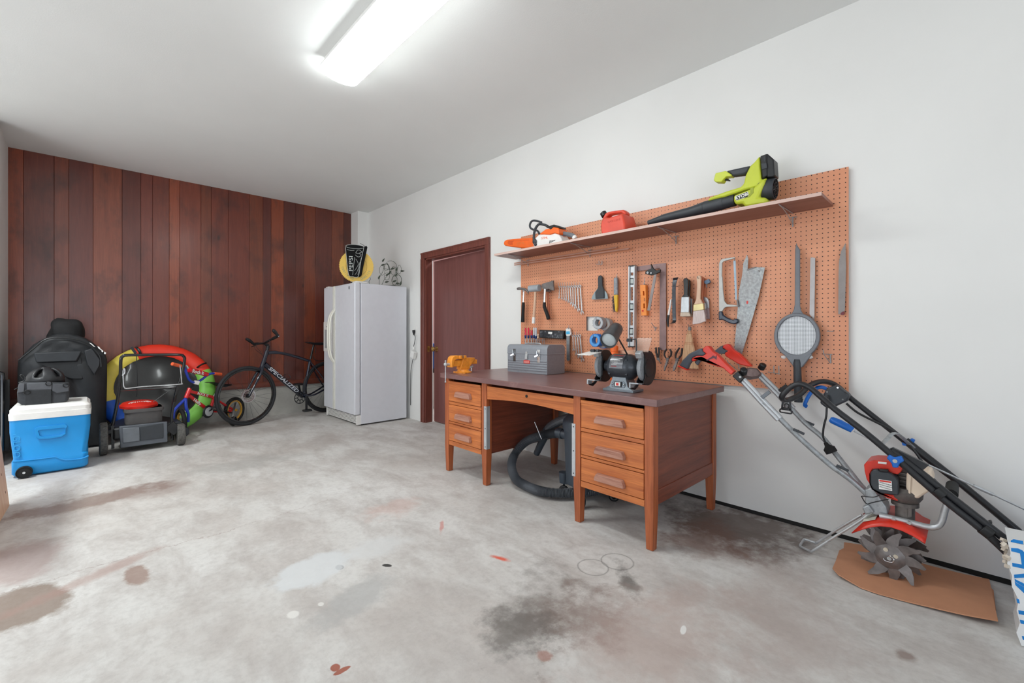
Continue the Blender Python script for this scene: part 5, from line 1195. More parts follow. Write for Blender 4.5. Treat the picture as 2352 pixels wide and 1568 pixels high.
b = MB(); b.prism([p + Vector((-.002, 0, .003)) for p in (B_[0], B_[1], B_[2])] + [Vector((2.75, p.y, p.z + .003)) for p in (B_[2], B_[1], B_[0])], (0, 0, .002)); b.obj('torn_sticker', mat('torn_sticker', '#d9d2c2', .5, var=.5, vs=35), fd)
# engine
b = MB(); b.prism(T([(290, 700), (335, 652), (440, 632), (680, 650), (760, 700), (850, 770), (852, 800), (800, 845), (720, 832), (660, 800), (420, 765), (382, 830), (385, 985), (420, 1065), (530, 1130), (805, 1160), (800, 1245), (640, 1200), (430, 1070), (330, 920), (300, 800)], 2.585, z3), (.13, 0, 0)); b.obj('engine_shroud', MT['tred'], tl, bevel=.003)
b = MB(); b.prism(T([(385, 822), (425, 772), (510, 768), (520, 800), (652, 812), (705, 835), (805, 935), (808, 1162), (560, 1132), (422, 1062), (385, 980)], 2.562, z3), (.06, 0, 0)); ac = b.obj('air_cleaner_cover', MT['dark_grey'], tl, bevel=.007)
b = MB(); b.prism(T([(510, 915), (705, 945), (714, 1092), (515, 1062)], 2.5605, z3), (.001, 0, 0)); lb2 = b.obj('warning_label', MT['white'], ac)
b = MB(); b.prism(T([(520, 925), (695, 951), (696, 972), (522, 947)], 2.5598, z3), (.001, 0, 0)); b.obj('red_band', MT['red'], lb2)
for i, s_ in enumerate(('FOR PARTS AND SERVICE', 'READ MANUAL BEFORE USE', 'CHECK OIL LEVEL DAILY')):
    text(s_, onX(*z3([(610, 985 + i * 32)])[0], 2.5598), (0, -1, -.12), (0, 0, 1), .0052, MT['dark_grey'], lb2, ext=.0003, sx=.72)
b = MB(); b.prism(T([(500, 650), (630, 662), (628, 692), (500, 680)], 2.5835, z3), (.001, 0, 0)); b.obj('white_label', MT['white'], tl)
b = MB(); b.prism(T([(515, 765), (655, 775), (655, 815), (515, 800)], 2.556, z3), (.02, 0, 0)); b.obj('cover_latch', MT['black'], ac, bevel=.003)
pc = onX(*z3([(905, 900)])[0], 2.66); b = MB()
for i in range(6):
    b.box((2.66, pc.y, pc.z + .045 - i * .017), (.075, .06, .006))
b.box((2.66, pc.y, pc.z), (.055, .045, .13)); b.obj('cylinder_fins', MT['eng'], tl)
b = MB(); b.prism(T([(928, 818), (1010, 858), (1100, 810), (1190, 795), (1290, 800), (1335, 920), (1312, 1082), (1212, 1140), (1110, 1208), (960, 1206), (918, 1040)], 2.585, z3), (.11, 0, 0)); tk = b.obj('fuel_tank', MT['tank'], tl, bevel=.016, segs=3)
b = MB(); b.prism(T([(945, 825), (1003, 858), (985, 1205), (958, 1205)], 2.58, z3), (.12, 0, 0)); b.obj('tank_seam', MT['tank'], tk, bevel=.002)
ps = onX(*z3([(905, 1260)])[0], 2.635)
zt = ps.z
b = MB(); b.lathe([(.03, -.092), (.034, -.09), (.034, -.015), (.048, -.012), (.048, .004), (.044, .006), (.05, .012), (.06, .028), (.062, .052), (.05, .07), (.001, .07)], (2.635, ps.y, zt), n=24); b.obj('clutch_housing', MT['eng'], tl)
b = MB(); b.prism(T([(950, 1290), (1005, 1290), (1005, 1480), (950, 1480)], 2.60, z3), (.02, 0, 0)); b.obj('support_web', MT['eng'], tl)
# frame bar that curves up into the front carry handle
for dx in (0, .10):
    b = MB(); b.tube(sm(path([(1240, 395), (1420, 430), (1680, 492), (1930, 556), (2060, 545), (2125, 470), (2165, 330), (2205, 200), (2250, 110)], (2.59 + dx, 2.59 + dx), z4), 4), .0125, 10); b.obj('carry_bar', MT['steel'], tl)
pg = onX(*z4([(2262, 70)])[0], 2.59); b = MB(); b.cyl(pg + Vector((-.03, 0, 0)), pg + Vector((.13, 0, 0)), .021); b.obj('carry_grip', MT['black_matt'], tl)
for q in ((1440, 445), (1660, 492)):
    p = onX(*z4([q])[0], 2.577); b = MB(); b.cyl(p, p + Vector((-.008, 0, 0)), .008, n=6); b.obj('bolt', MT['chrome'], tl)
wc = (w0.y, w0.z)
b = MB(); b.bb((2.635, wc[0] - .03, wc[1] - .035), (2.705, wc[0] + .035, wc[1] + .16)); b.cyl((2.57, wc[0], wc[1]), (2.80, wc[0], wc[1]), .016); b.obj('gear_case', MT['eng'], tl, bevel=.006)
b = MB(); b.tube(sm(path([(530, 1150), (430, 1185), (270, 1170), (265, 1195), (330, 1285), (420, 1265), (660, 1215)], (2.55, 2.57), z3), 4), .0022, 6); b.obj('throttle_cable', MT['black'], tl)


def tine(X, rot, sgn, bowl=True):
    b = MB()
    if bowl:
        b.lathe([(.006, .018), (.030, .016), (.040, .008), (.058, -.004), (.062, -.006), (.062, -.009), (.058, -.008), (.04, .004), (.006, .013)], (X, wc[0], wc[1]), (1 * sgn, 0, 0), 36)
    for i in range(9):
        a = rot + 2 * PI * i / 9; bend = .022 * (1 if i % 2 else -.35) * sgn
        e, t_ = Vector((0, math.cos(a), math.sin(a))), Vector((0, -math.sin(a), math.cos(a)))
        o = Vector((X, wc[0], wc[1]))
        pts = [o + e * .052 - t_ * .026, o + e * .074 - t_ * .023, o + e * .096 - t_ * .010 + Vector((bend * .6, 0, 0)), o + e * .119 + t_ * .014 + Vector((bend, 0, 0)), o + e * .112 + t_ * .022 + Vector((bend, 0, 0)), o + e * .084 + t_ * .017 + Vector((bend * .4, 0, 0)), o + e * .052 + t_ * .020]
        b.prism(pts, (.0035, 0, 0))
    o = b.obj('tine_wheel', MT['dark_steel'], tl, bevel=.0006); return o


tw = tine(2.575, .35, -1); tine(2.61, .1, 1, False); tine(2.735, .6, -1, False); tine(2.77, .2, 1)
for q in ((1325, 880), (1468, 978)):
    p = onX(*z4([q])[0], 2.558); b = MB(); b.cyl(p, p + Vector((.006, 0, 0)), .0085, n=14); b.obj('hub_hole', mat('pale_hub_hole', '#c2b7a4', .6), tw)
p = Vector((2.556, wc[0], wc[1])); b = MB(); b.tube(sm([p + Vector((0, .02, -.008)), p + Vector((-.004, .012, -.014)), p + Vector((-.006, -.01, -.012)), p + Vector((-.006, -.016, .002)), p + Vector((-.004, -.004, .012)), p + Vector((0, .006, .004))], 4), .0018, 6); b.cyl(p + Vector((.01, 0, 0)), p + Vector((-.004, 0, 0)), .008); b.obj('hitch_pin', MT['chrome'], tw)

# --- electric snow thrower handle
MT['stube'] = mat('black_powder_coat', '#1f2024', .38, var=.12)
SN_, SF_ = 2.485, 2.86
sn = thing('snow_thrower', 'electric snow thrower with a long black tube handle and blue controls behind the carton', 'snow thrower', (2.66, -.3, fz(-.3)))
near = [(1760, 1168), (1600, 1020), (1400, 862), (1180, 672), (1000, 520), (850, 405), (770, 335), (715, 290), (660, 272), (610, 295), (572, 340)]
far = [(600, 355), (660, 330), (710, 285), (760, 262), (810, 262), (860, 285), (920, 340), (1010, 412), (1200, 562), (1310, 650), (1500, 792), (1640, 905), (1790, 1030), (1880, 1100)]
P = [onX(u, v, SN_) for u, v in z1(near)] + [onX(u, v, x) for (u, v), x in zip(z1(far), [2.55, 2.62, 2.70, 2.77, 2.82] + [SF_] * 9)]
b = MB(); b.tube(sm(P, 4), .0135, 10); b.obj('handle_tube', MT['stube'], sn)
b = MB(); b.tube([onX(*q, SN_ + .012) for q in z1([(1135, 612), (1280, 722), (1440, 850), (1600, 975), (1760, 1100)])], .0145, 10); b.obj('lower_tube', MT['stube'], sn)
b = MB(); b.tube([onX(*q, SF_ + .006) for q in z1([(1210, 560), (1500, 790), (1790, 1030)])], .0150, 10); b.obj('lower_tube', MT['stube'], sn)
for q0, q1 in (((1362, 815), (1405, 850)), ((1600, 1012), (1650, 1050))):
    b = MB(); b.tube([onX(*q, SN_) for q in z1([q0, q1])], .021, 10); b.obj('sleeve', MT['black'], sn, bevel=.002)
b = MB(); b.prism([onX(*q, SN_ + .01) for q in z1([(1610, 992), (1650, 980), (1658, 988), (1640, 1010), (1618, 1012)])], (.03, 0, 0)); b.obj('thumb_nut', MT['black'], sn, bevel=.004)
b = MB(); b.prism([onX(*q, 2.74) for q in z5([(905, 335), (1045, 285), (1250, 440), (1205, 535), (1040, 612), (905, 640), (800, 560), (835, 465)])], (.06, 0, 0)); sb = b.obj('switch_box', MT['dark_grey'], sn, bevel=.008)
for q in ((1072, 327), (912, 390), (1190, 405), (1148, 505)):
    b = MB(); p = onX(*z5([q])[0], 2.738); b.cyl(p, p + Vector((.004, 0, 0)), .0045, n=10); b.obj('screw', MT['black_gloss'] if q[0] != 1072 else MT['chrome'], sb)
b = MB(); b.tube(sm([onX(*q, x) for q, x in zip(z5([(600, 605), (580, 570), (650, 430), (735, 345), (830, 318), (920, 355)]), (2.74, 2.75, 2.755, 2.76, 2.765, 2.77))], 4), .0085, 8, sq=1.3); b.obj('safety_lever', MT['blue'], sn)
b = MB(); b.tube(sm([onX(*q, x) for q, x in zip(z5([(925, 440), (930, 520), (910, 610), (900, 760), (865, 900), (850, 1040), (870, 1110), (890, 1150)]), (2.73, 2.72, 2.72, 2.72, 2.72, 2.72, 2.72, 2.72))], 4), .0048, 8); cd_ = b.obj('power_cord', MT['black'], sn)
b = MB(); p0, p1 = onX(*z5([(885, 1150)])[0], 2.72), onX(*z5([(985, 1300)])[0], 2.72); L = (p1 - p0).length; b.lathe([(.008, 0), (.012, L * .3), (.02, L * .45), (.027, L * .55), (.027, L), (.001, L)], p0, p1 - p0, 16); b.obj('plug', MT['black_matt'], cd_)
b = MB(); b.ring([onX(*q, 2.60) for q in z5([(205, 640), (370, 665), (392, 690), (380, 725), (360, 728), (205, 700), (192, 680), (195, 655)])], [onX(*q, 2.60) for q in z5([(215, 655), (355, 677), (370, 692), (365, 708), (350, 710), (215, 690), (206, 680), (206, 662)])], (.012, 0, 0))
b.prism([onX(*q, 2.60) for q in z5([(240, 500), (265, 510), (250, 590), (245, 645), (222, 642), (225, 590)])], (.012, 0, 0)); b.prism([onX(*q, 2.60) for q in z5([(335, 490), (355, 490), (368, 600), (372, 665), (350, 662), (345, 590)])], (.012, 0, 0))
b.prism([onX(*q, 2.60) for q in z5([(245, 620), (360, 640), (365, 665), (240, 645)])], (.012, 0, 0)); b.tube(sm([onX(*q, 2.602) for q in z5([(300, 635), (335, 625), (338, 590), (315, 570), (280, 572), (278, 620)])], 3), .0035, 6)
b.prism([onX(*q, 2.60) for q in z5([(240, 500), (350, 488), (352, 520), (240, 530)])], (.012, 0, 0)); b.obj('cord_retainer', MT['black'], sn)
b = MB(); b.tube([onX(*q, 2.62) for q in z5([(958, 800), (985, 812), (1100, 860), (1230, 925), (1295, 965)])], [.011, .0165, .0185, .017, .014], 12); b.obj('crank_grip', MT['blue'], sn)
b = MB(); b.tube([onX(*q, x) for q, x in zip(z1([(945, 515), (1100, 592), (1330, 690), (1560, 796), (1680, 850), (1850, 930)]), (2.62, 2.66, 2.72, 2.76, 2.78, 2.80))], .0042, 8); b.tube([onX(*q, x) for q, x in zip(z1([(1558, 795), (1660, 841)]), (2.76, 2.778))], .0075, 8); b.obj('crank_rod', MT['steel'], sn)
b = MB(); b.tube(sm([onX(*q, x) for q, x in zip(z1([(1088, 580), (1115, 555), (1140, 530), (1165, 528), (1200, 555), (1250, 600)]), (2.5, 2.55, 2.62, 2.7, 2.78, 2.84))], 4), .0095, 8, sq=.5); b.obj('spreader_bow', MT['galv'], sn)
b = MB(); b.tube(sm([onX(*q, 2.82) for q in z1([(905, 372), (960, 418), (1050, 465), (1130, 505), (1190, 548), (1250, 610), (1300, 680), (1340, 745), (1388, 795)])], 4), .0055, 8); b.obj('control_cable', MT['black'], sn)
b = MB(); b.prism([onX(*q, SN_ - .03) for q in z3([(628, 602), (665, 550), (742, 592), (850, 570), (892, 648), (830, 680), (800, 748), (720, 745), (700, 680)])], (.018, 0, 0)); kb = b.obj('tri_lobe_knob', MT['blue'], sn, bevel=.004)
b = MB(); p = onX(*z3([(755, 645)])[0], SN_ - .033); b.cyl(p, p + Vector((.006, 0, 0)), .008, n=14); b.obj('knob_bolt', MT['chrome'], kb)
b = MB(); b.prism([onX(*q, SF_ + .0) for q in z3([(962, 345), (1000, 302), (1062, 332), (1048, 352), (1032, 402), (985, 385)])], (.02, 0, 0)); b.obj('tri_lobe_knob', MT['blue'], sn, bevel=.004)
b = MB(); b.prism([onX(*q, 2.80) for q in z3([(858, 370), (925, 398), (918, 415), (868, 408)])], (.02, 0, 0)); b.obj('knob_foot', MT['blue'], sn)
b = MB(); b.prism([onX(*q, SN_ + .01) for q in z1([(1128, 606), (1145, 600), (1330, 690), (1300, 715)])], (.02, 0, 0)); b.obj('tube_bracket', MT['stube'], sn)
pz_ = onX(2352, 1230, 2.62)
b = MB(); b.cyl((2.62, pz_.y, pz_.z - .1), (2.62, pz_.y, pz_.z + .012), .024); b.cyl((2.66, pz_.y - .02, pz_.z), (2.66, pz_.y - .02, pz_.z + .11), .012); b.obj('chute_post', MT['dark_grey'], sn)
b = MB(); b.lathe([(.15, 0), (.15, .3)], (2.56, -.42, fz(-.4) + .155), (1, 0, 0), 24); b.box((2.71, -.36, .2), (.3, .2, .14)); b.obj('auger_housing', MT['blue'], sn, bevel=.01)

# --- torn white and blue carton at the frame edge
BXX = 2.38
p0, p1 = onX(2314, 1243, BXX), onX(2346, 1492, BXX); p1.z = fz(p1.y) + .003
bx = thing('carton', 'white carton with big blue lettering and a torn edge beside the cardboard sheet', 'carton', (BXX + .1, p0.y - .15, p1.z))
k = NT('white_printed_board'); k.b.inputs['Base Color'].default_value = (*hx('#e4e4e4'), 1); k.b.inputs['Roughness'].default_value = .55; MT['cart'] = k.m
edge = [p0 + (p1 - p0) * (i / 9) + Vector((0, .004 * (-1) ** i * (i % 3), 0)) for i in range(10)]; edge[-1] = p1
b = MB(); BW = .17; D_ = .34
outl = edge + [Vector((BXX, p1.y - D_, fz(p1.y - D_) + .003)), Vector((BXX, p0.y - D_, p0.z + .003))]
b.prism(outl, (BW, 0, 0)); b.obj('box', MT['cart'], bx)
b = MB(); zq, zr = Z(2240, 1150, 7.84), Z(2100, 1100, 3.35)
for pg_ in (zq([(640, 712), (690, 690), (860, 722), (866, 782), (640, 738)]), zq([(645, 846), (770, 856), (850, 890), (900, 950), (960, 1000), (960, 1240), (670, 1178), (665, 1115), (838, 1146), (806, 945), (650, 906)]), zq([(698, 1328), (960, 1300), (960, 1378), (704, 1388)]), zq([(708, 1402), (960, 1530), (960, 1600), (716, 1450)]), zr([(772, 788), (850, 835), (900, 880), (900, 930), (778, 815)]), zr([(785, 918), (806, 925), (812, 958), (792, 952)]), zr([(800, 1008), (900, 1025), (900, 1055), (804, 1038)]), zr([(812, 1082), (900, 1100), (900, 1130), (818, 1110)]), zr([(828, 1206), (900, 1220), (900, 1250), (834, 1234)])):
    b.prism([onX(u, v, BXX - .0008) for u, v in pg_], (.0012, 0, 0))
o = b.obj('lettering', mat('print_blue', '#0a7cc9', .5), bx)
b = MB(); rb = random.Random(5)
for i in range(14):
    q = p0 + (p1 - p0) * (rb.random() * .3); b.box(q + Vector((rb.random() * .1, .004 + rb.random() * .008, rb.random() * .01)), (.012, .010, .014), Matrix.Rotation(rb.random() * 3, 3, (1, .4, .2)))
b.obj('torn_paper', MT['card'] if False else mat('torn_liner', '#d9cdbd', .8), bx)
# ================================================================= refrigerator and what is on it
FX0, FX1, FY0, FY1 = 2.20, 2.872, 4.872, 5.778; FB = fz(5.3); FT = 1.700; FD = 5.442
fr = thing('refrigerator', 'white side by side refrigerator with cream handles in the back corner', 'refrigerator', (2.55, 5.32, FB))
b = MB(); b.bb((FX0 + .075, FY0, FB + .012), (FX1, FY1, FT - .004)); b.obj('cabinet', MT['white_gloss'], fr, bevel=.006)
for y0, y1, nm in ((FY0 - .002, FD - .004, 'fridge'), (FD + .004, FY1 + .002, 'freezer')):
    b = MB(); r_ = .012
    b.bb((FX0, y0, FB + .125), (FX0 + .068, y1, FT)); d = b.obj('door', MT['white_gloss'], fr, bevel=.012, segs=3)
    if nm == 'fridge':
        b = MB(); p = onX(802, 660.5, FX0 - .001); b.lathe([(.013, 0), (.013, .003), (.001, .004)], p, (-1, 0, 0), 20, sx=1.5); b.obj('badge', MT['mid_grey'], d)
    else:
        b = MB(); za, zb_ = onX(751, 739, FX0).z, onX(751, 806.5, FX0).z; ya, yb = FD + .075, FY1 - .006
        b.ring([(FX0 - .006, y, z_) for y, z_ in ((ya, za), (yb, za), (yb, zb_), (ya, zb_))], [(FX0 - .006, y, z_) for y, z_ in ((ya + .02, za - .10), (yb - .02, za - .10), (yb - .02, zb_ + .04), (ya + .02, zb_ + .04))], (.008, 0, 0))
        ds = b.obj('dispenser', MT['white'], d, bevel=.002)
        b = MB(); b.bb((FX0 - .0015, ya + .02, zb_ + .04), (FX0, yb - .02, za - .10)); b.m(1).bb((FX0 - .0075, ya + .07, za - .065), (FX0 - .005, yb - .09, za - .058)).m(0); b.bb((FX0 - .018, (ya + yb) / 2 - .03, za - .17), (FX0 - .003, (ya + yb) / 2 + .03, za - .12)); b.obj('recess', [mat('grey_recess', '#a9abac', .5), MT['black']], ds)
    s_ = -1 if nm == 'fridge' else 1; yc = FD + s_ * .022
    b = MB(); b.bb((FX0 - .010, yc - .008, FB + .13), (FX0, yc + .008, FT - .004)); b.obj('trim_strip', MT['cream'], d, bevel=.003)
    zt_, zb2 = onX(768, 716, FX0).z, onX(768, 828, FX0).z
    pth = [(FX0 - .004, yc, zt_ + .02), (FX0 - .018, yc, zt_), (FX0 - .05, yc + s_ * .003, zt_ - .06), (FX0 - .066, yc + s_ * .006, zt_ - .16), (FX0 - .070, yc + s_ * .007, (zt_ + zb2) / 2), (FX0 - .066, yc + s_ * .006, zb2 + .16), (FX0 - .05, yc + s_ * .003, zb2 + .06), (FX0 - .018, yc, zb2), (FX0 - .004, yc, zb2 - .02)]
    b = MB(); b.tube(sm(pth, 5), .015, 10, sq=.8); b.obj('handle', MT['cream'], d)
b = MB(); b.bb((FX0 + .055, FY0 + .006, FB + .015), (FX0 + .07, FY1 - .006, FB + .115))
for i in range(6):
    z_ = FB + .025 + i * .015; b.bb((FX0 + .035, FY0 + .02, z_), (FX0 + .058, FY1 - .02, z_ + .008))
b.bb((FX0 + .03, FY0 + .004, FB + .012), (FX0 + .08, FY0 + .03, FB + .12)); b.bb((FX0 + .03, FY1 - .03, FB + .012), (FX0 + .08, FY1 - .004, FB + .12)); b.obj('base_grille', MT['white'], fr)
b = MB(); b.bb((FX0 + .02, FY0 + .01, FT - .002), (FX0 + .16, FY0 + .11, FT + .018)); b.obj('hinge_cover', MT['white'], fr, bevel=.006)
b = MB(); b.bb((FX0 + .02, FY1 - .10, FT - .002), (FX0 + .14, FY1 - .01, FT + .016)); b.obj('hinge_cover', MT['white'], fr, bevel=.006)
for x in (FX0 + .12, FX1 - .06):
    for y in (FY0 + .06, FY1 - .06):
        b = MB(); b.cyl((x, y, fz(y) + .001), (x, y, FB + .02), .02); b.obj('foot', MT['black'], fr)

# --- neon cup sign
SC = at_d(819, 611, 5.26); nrm = Vector((-SC.x, -SC.y, 0)).normalized(); sx_ = Vector((0, 0, 1)).cross(nrm).normalized()   # to the right, seen from the room
sx_ = sx_ if sx_.dot(Vector((CS, -SN, 0))) > 0 else -sx_
UPV = Vector((0, 0, 1)); kpx = 5.26 / F / 11.2
def sg(x, y, d_=0.0):
    return SC + sx_ * ((x - 660) * kpx) + UPV * ((795 - y) * kpx) + nrm * d_
RD_ = 425 * kpx
ns = thing('neon_sign', 'round yellow advertising sign with a black neon drink cup on top of the refrigerator', 'neon sign', tuple(SC - UPV * RD_))
MT['sgy'] = mat('sign_yellow', '#e8bf52', .45, var=.05)
b = MB(); n_ = 120
b.prism([SC + (sx_ * math.cos(t) + UPV * math.sin(t)) * (RD_ * (1 if i % 2 else .955)) for i, t in enumerate([2 * PI * i / n_ for i in range(n_)])], nrm * -.012); ds_ = b.obj('backing_disc', MT['sgy'], ns)
for r0, nm in ((.6, 'inner_ring'),):
    b = MB(); b.tube([SC + (sx_ * math.cos(t) + UPV * math.sin(t)) * (RD_ * r0) + nrm * .001 for t in [2 * PI * i / 60 for i in range(60)]], .0016, 5, closed=True); b.obj(nm, mat('dark_gold_line', '#a9822f', .5), ds_)
MT['sgt'] = mat('grey_green_print', '#8f9a78', .5)
for s_, a0, da in (('CERTIFIED', 189, 8.1), ('QUALITY', 290, 8.1)):
    for i, ch in enumerate(s_):
        t = math.radians(a0 + i * da); e = sx_ * math.cos(t) + UPV * math.sin(t)
        text(ch, SC + e * (RD_ * .8) + nrm * .0012, sx_ * -math.sin(t) + UPV * math.cos(t), -e, .034, MT['sgt'], ds_, ext=.0005)
MT['cup'] = mat('cup_black', '#0a0b0c', .6, spec=.15)
b = MB(); b.prism([sg(*q, .03) for q in ((402, 320), (440, 285), (560, 262), (720, 262), (840, 295), (900, 268), (925, 300), (905, 400), (780, 1030), (740, 1075), (540, 1078), (470, 1050), (420, 700))], nrm * -.028); cu_ = b.obj('cup', MT['cup'], ns, bevel=.003)
MT['neon'] = mat('unlit_neon_glass', '#c9cdc9', .2, var=.05)
def ntube(pts, r_=.0022, closed=False, k_=4):
    b = MB(); b.tube(sm([sg(*q, .038) for q in pts], k_, closed), r_, 6, closed=closed); return b.obj('neon_tube', MT['neon'], cu_)
ntube([(620 + 220 * math.cos(t), 312 + 50 * math.sin(t)) for t in [2 * PI * i / 16 for i in range(16)]], closed=True, k_=3)
ntube([(398, 340), (420, 620), (470, 1030), (560, 1075), (700, 1065), (760, 700), (835, 330)], .0026, k_=8)
ntube([(430, 395), (520, 415), (605, 408)]); ntube([(640, 470), (680, 400), (740, 395), (790, 440)], .002); ntube([(630, 520), (680, 565), (740, 560), (770, 500), (720, 490)]); ntube([(640, 470), (700, 480), (790, 440)], .002)
ntube([(615, 580), (590, 800), (565, 1040)], .002); ntube([(640, 620), (700, 760), (610, 930)], .0016); ntube([(620, 1030), (680, 930), (740, 700)], .0016); ntube([(690, 1030), (770, 600)], .0016)
text('PEPSI', sg(527, 745, .0315), UPV, -sx_, .062, MT['neon'], cu_, ext=.0004, sx=1.35)
b = MB(); b.tube([sg(750, 205, 0), sg(850, 262, .01), sg(880, 290, .012)], .0028, 6); b.tube([sg(500, 215, -.03), sg(560, 250, -.02)], .0022, 6); b.obj('lead_wire', MT['black'], ns)
b = MB(); b.tube(sm([sg(985, 1060, -.02), sg(1000, 1110, -.02), sg(965, 1170, -.02), sg(975, 1230, -.02)], 4), .003, 6); b.obj('cord', MT['black'], ns)
b = MB(); b.prism([SC - UPV * (RD_ - .004) + sx_ * s_ + nrm * d_ for s_, d_ in ((-.06, .03), (.06, .03), (.06, -.05), (-.06, -.05))], UPV * -(max(.012, (SC.z - RD_ + .004) - FT - .001))); b.obj('foot', MT['cup'], ns)

# --- wire ivy ornament
zi = Z(760, 540, 11.2); IV = 5.36
MT['ivy'] = mat('dark_olive_metal', '#4a5247', .5, .3, var=.3, vs=30)
p = at_d(898, 655, IV)
iv = thing('vine_ornament', 'small wire vine ornament with curled stems and leaves on the refrigerator top', 'ornament', (p.x, p.y, FT))
def ip(x, y, dd=0):
    u, v = zi([(x, y)])[0]; return at_d(u, v, IV + dd)
b = MB()
for pts in ([(1240, 1280), (1250, 1100), (1330, 950), (1370, 820), (1420, 740), (1480, 790), (1510, 900)], [(1310, 1280), (1370, 1150), (1450, 1040), (1510, 930), (1500, 800), (1430, 700)], [(1460, 670), (1560, 660), (1640, 700), (1690, 780), (1680, 900), (1700, 1000)], [(1610, 1300), (1570, 1180), (1600, 1080), (1650, 1000), (1690, 900)], [(1790, 1280), (1820, 1150), (1790, 1060), (1720, 1000), (1690, 940)], [(1370, 860), (1450, 875), (1540, 880), (1600, 820), (1690, 830)]):
    b.tube(sm([ip(*q) for q in pts], 4), .0028, 5)
for (cx, cy, rx, ry) in ((1320, 900, 70, 130), (1440, 1060, 70, 90), (1610, 920, 60, 110), (1760, 880, 50, 110), (1640, 1160, 75, 120), (1745, 1150, 70, 130), (1420, 820, 60, 90)):
    b.tube([ip(cx + rx * math.cos(t), cy + ry * math.sin(t), .01 * math.sin(t * 2)) for t in [2 * PI * i / 18 for i in range(18)]], .0022, 5, closed=True)
st_ = b.obj('stems', MT['ivy'], iv)
for x, y, a in ((1350, 640, 1.0), (1340, 760, .4), (1590, 860, .2), (1690, 880, 1.2), (1840, 920, 0), (1460, 1010, .5), (1240, 1080, 1.2), (1680, 1020, .9), (1440, 1200, .2), (1640, 1180, .4), (1720, 1240, .1), (1800, 1230, 1.4), (1520, 960, 1.1)):
    b = MB(); L = 62; c_, s_ = math.cos(a), -math.sin(a)
    b.prism([ip(x + L * (c_ * q - s_ * w_), y + L * (s_ * q + c_ * w_), q * .02) for q, w_ in ((-1, 0), (-.4, .38), (.3, .3), (1, 0), (.3, -.3), (-.4, -.38))], Vector((.001, .002, 0))); b.obj('leaf', MT['ivy'], iv)
b = MB(); q0 = ip(1240, 1290); q1 = ip(1800, 1290); b.tube([(q0.x, q0.y, FT + .003), ((q0.x + q1.x) / 2, q0.y + .05, FT + .003), (q1.x, q1.y, FT + .003), ((q0.x + q1.x) / 2, q0.y - .05, FT + .003)], .003, 5, closed=True); b.obj('base_ring', MT['ivy'], iv)

# --- outlet and cord between refrigerator and door
po = onX(954, 758, XW)
b = MB(); b.bb((XW - .006, po.y - .035, po.z - .055), (XW, po.y + .035, po.z + .058)); ow = thing('wall_outlet', 'white wall outlet between the refrigerator and the brown door', 'outlet', (XW, po.y, po.z)); b.obj('cover_plate', MT['white'], ow, bevel=.002)
b = MB(); b.bb((XW - .008, po.y - .016, po.z + .01), (XW - .005, po.y + .016, po.z + .04)); b.obj('receptacle', MT['white'], ow)
pc_ = thing('power_cord', 'black power cord hanging from the outlet beside the refrigerator', 'cord', (XW - .02, po.y, po.z - .8))
b = MB(); b.lathe([(.007, -.05), (.011, -.03), (.017, -.012), (.017, .012), (.001, .014)], (XW - .024, po.y, po.z - .012), (0, .1, 1), 12); b.obj('plug', MT['black'], pc_)
q1 = onX(950, 796, XW - .025); q2 = onX(949, 822, XW - .03); q3 = onX(944, 850, XW - .02)
b = MB(); b.tube(sm([(XW - .024, po.y, po.z - .05), onX(954, 775, XW - .024), q1], 5), .004, 6); b.tube(sm([q2, q3, onX(943, 890, XW - .012), onX(942.5, 930, XW - .012)], 5), .004, 6); b.obj('cable', MT['black'], pc_)
b = MB(); b.tube([q1, onX(950, 803, XW - .03)], .011, 8); b.box(onX(949.5, 814, XW - .032), (.045, .075, .085), Matrix.Rotation(.35, 3, 'X')); b.obj('white_adapter', MT['white'], pc_, bevel=.006)

# ================================================================= left corner
# --- blue wheeled cooler
CY0, CY1 = 4.83, 5.27; MT['cool'] = mat('bright_blue_cooler', '#0e8fd6', .38, var=.04, vs=5, bump=.04, bs=160)
zc = Z(0, 900, 7.467)
c0 = onY(110, 1085, CY0)
co_ = thing('cooler', 'bright blue wheeled cooler with a white lid in the left corner', 'cooler', (-.19, 5.05, fz(5.0)))
zb = fz(CY0)
xl, xr = onY(*zc([(150, 500)])[0], CY0).x, onY(*zc([(1552, 360)])[0], CY0).x
xl2, xr2 = onY(*zc([(185, 1320)])[0], CY0).x, onY(*zc([(1515, 1200)])[0], CY0).x
ztop = onY(*zc([(850, 440)])[0], CY0).z
def ring_(x0, x1, y0, y1, z_, r_=.035, n_=5):
    out = []
    for cx, cy, a in ((x1 - r_, y0 + r_, -90), (x1 - r_, y1 - r_, 0), (x0 + r_, y1 - r_, 90), (x0 + r_, y0 + r_, 180)):
        for i in range(n_ + 1):
            t = math.radians(a + 90 * i / n_); out.append(Vector((cx + r_ * math.cos(t), cy + r_ * math.sin(t), z_)))
    return out
b = MB(); b.loft([ring_(xl2 + .012, xr2 - .012, CY0 + .022, CY1 - .02, zb + .012), ring_(xl2, xr2, CY0 + .010, CY1, zb + .028), ring_(xl2, xr2, CY0 + .004, CY1, zb + .12), ring_(xl2 + .008, xr2 - .008, CY0 + .016, CY1, zb + .132), ring_(xl, xr, CY0 + .004, CY1, ztop - .09), ring_(xl, xr, CY0, CY1, ztop)]); b.obj('body', MT['cool'], co_, ang=50)
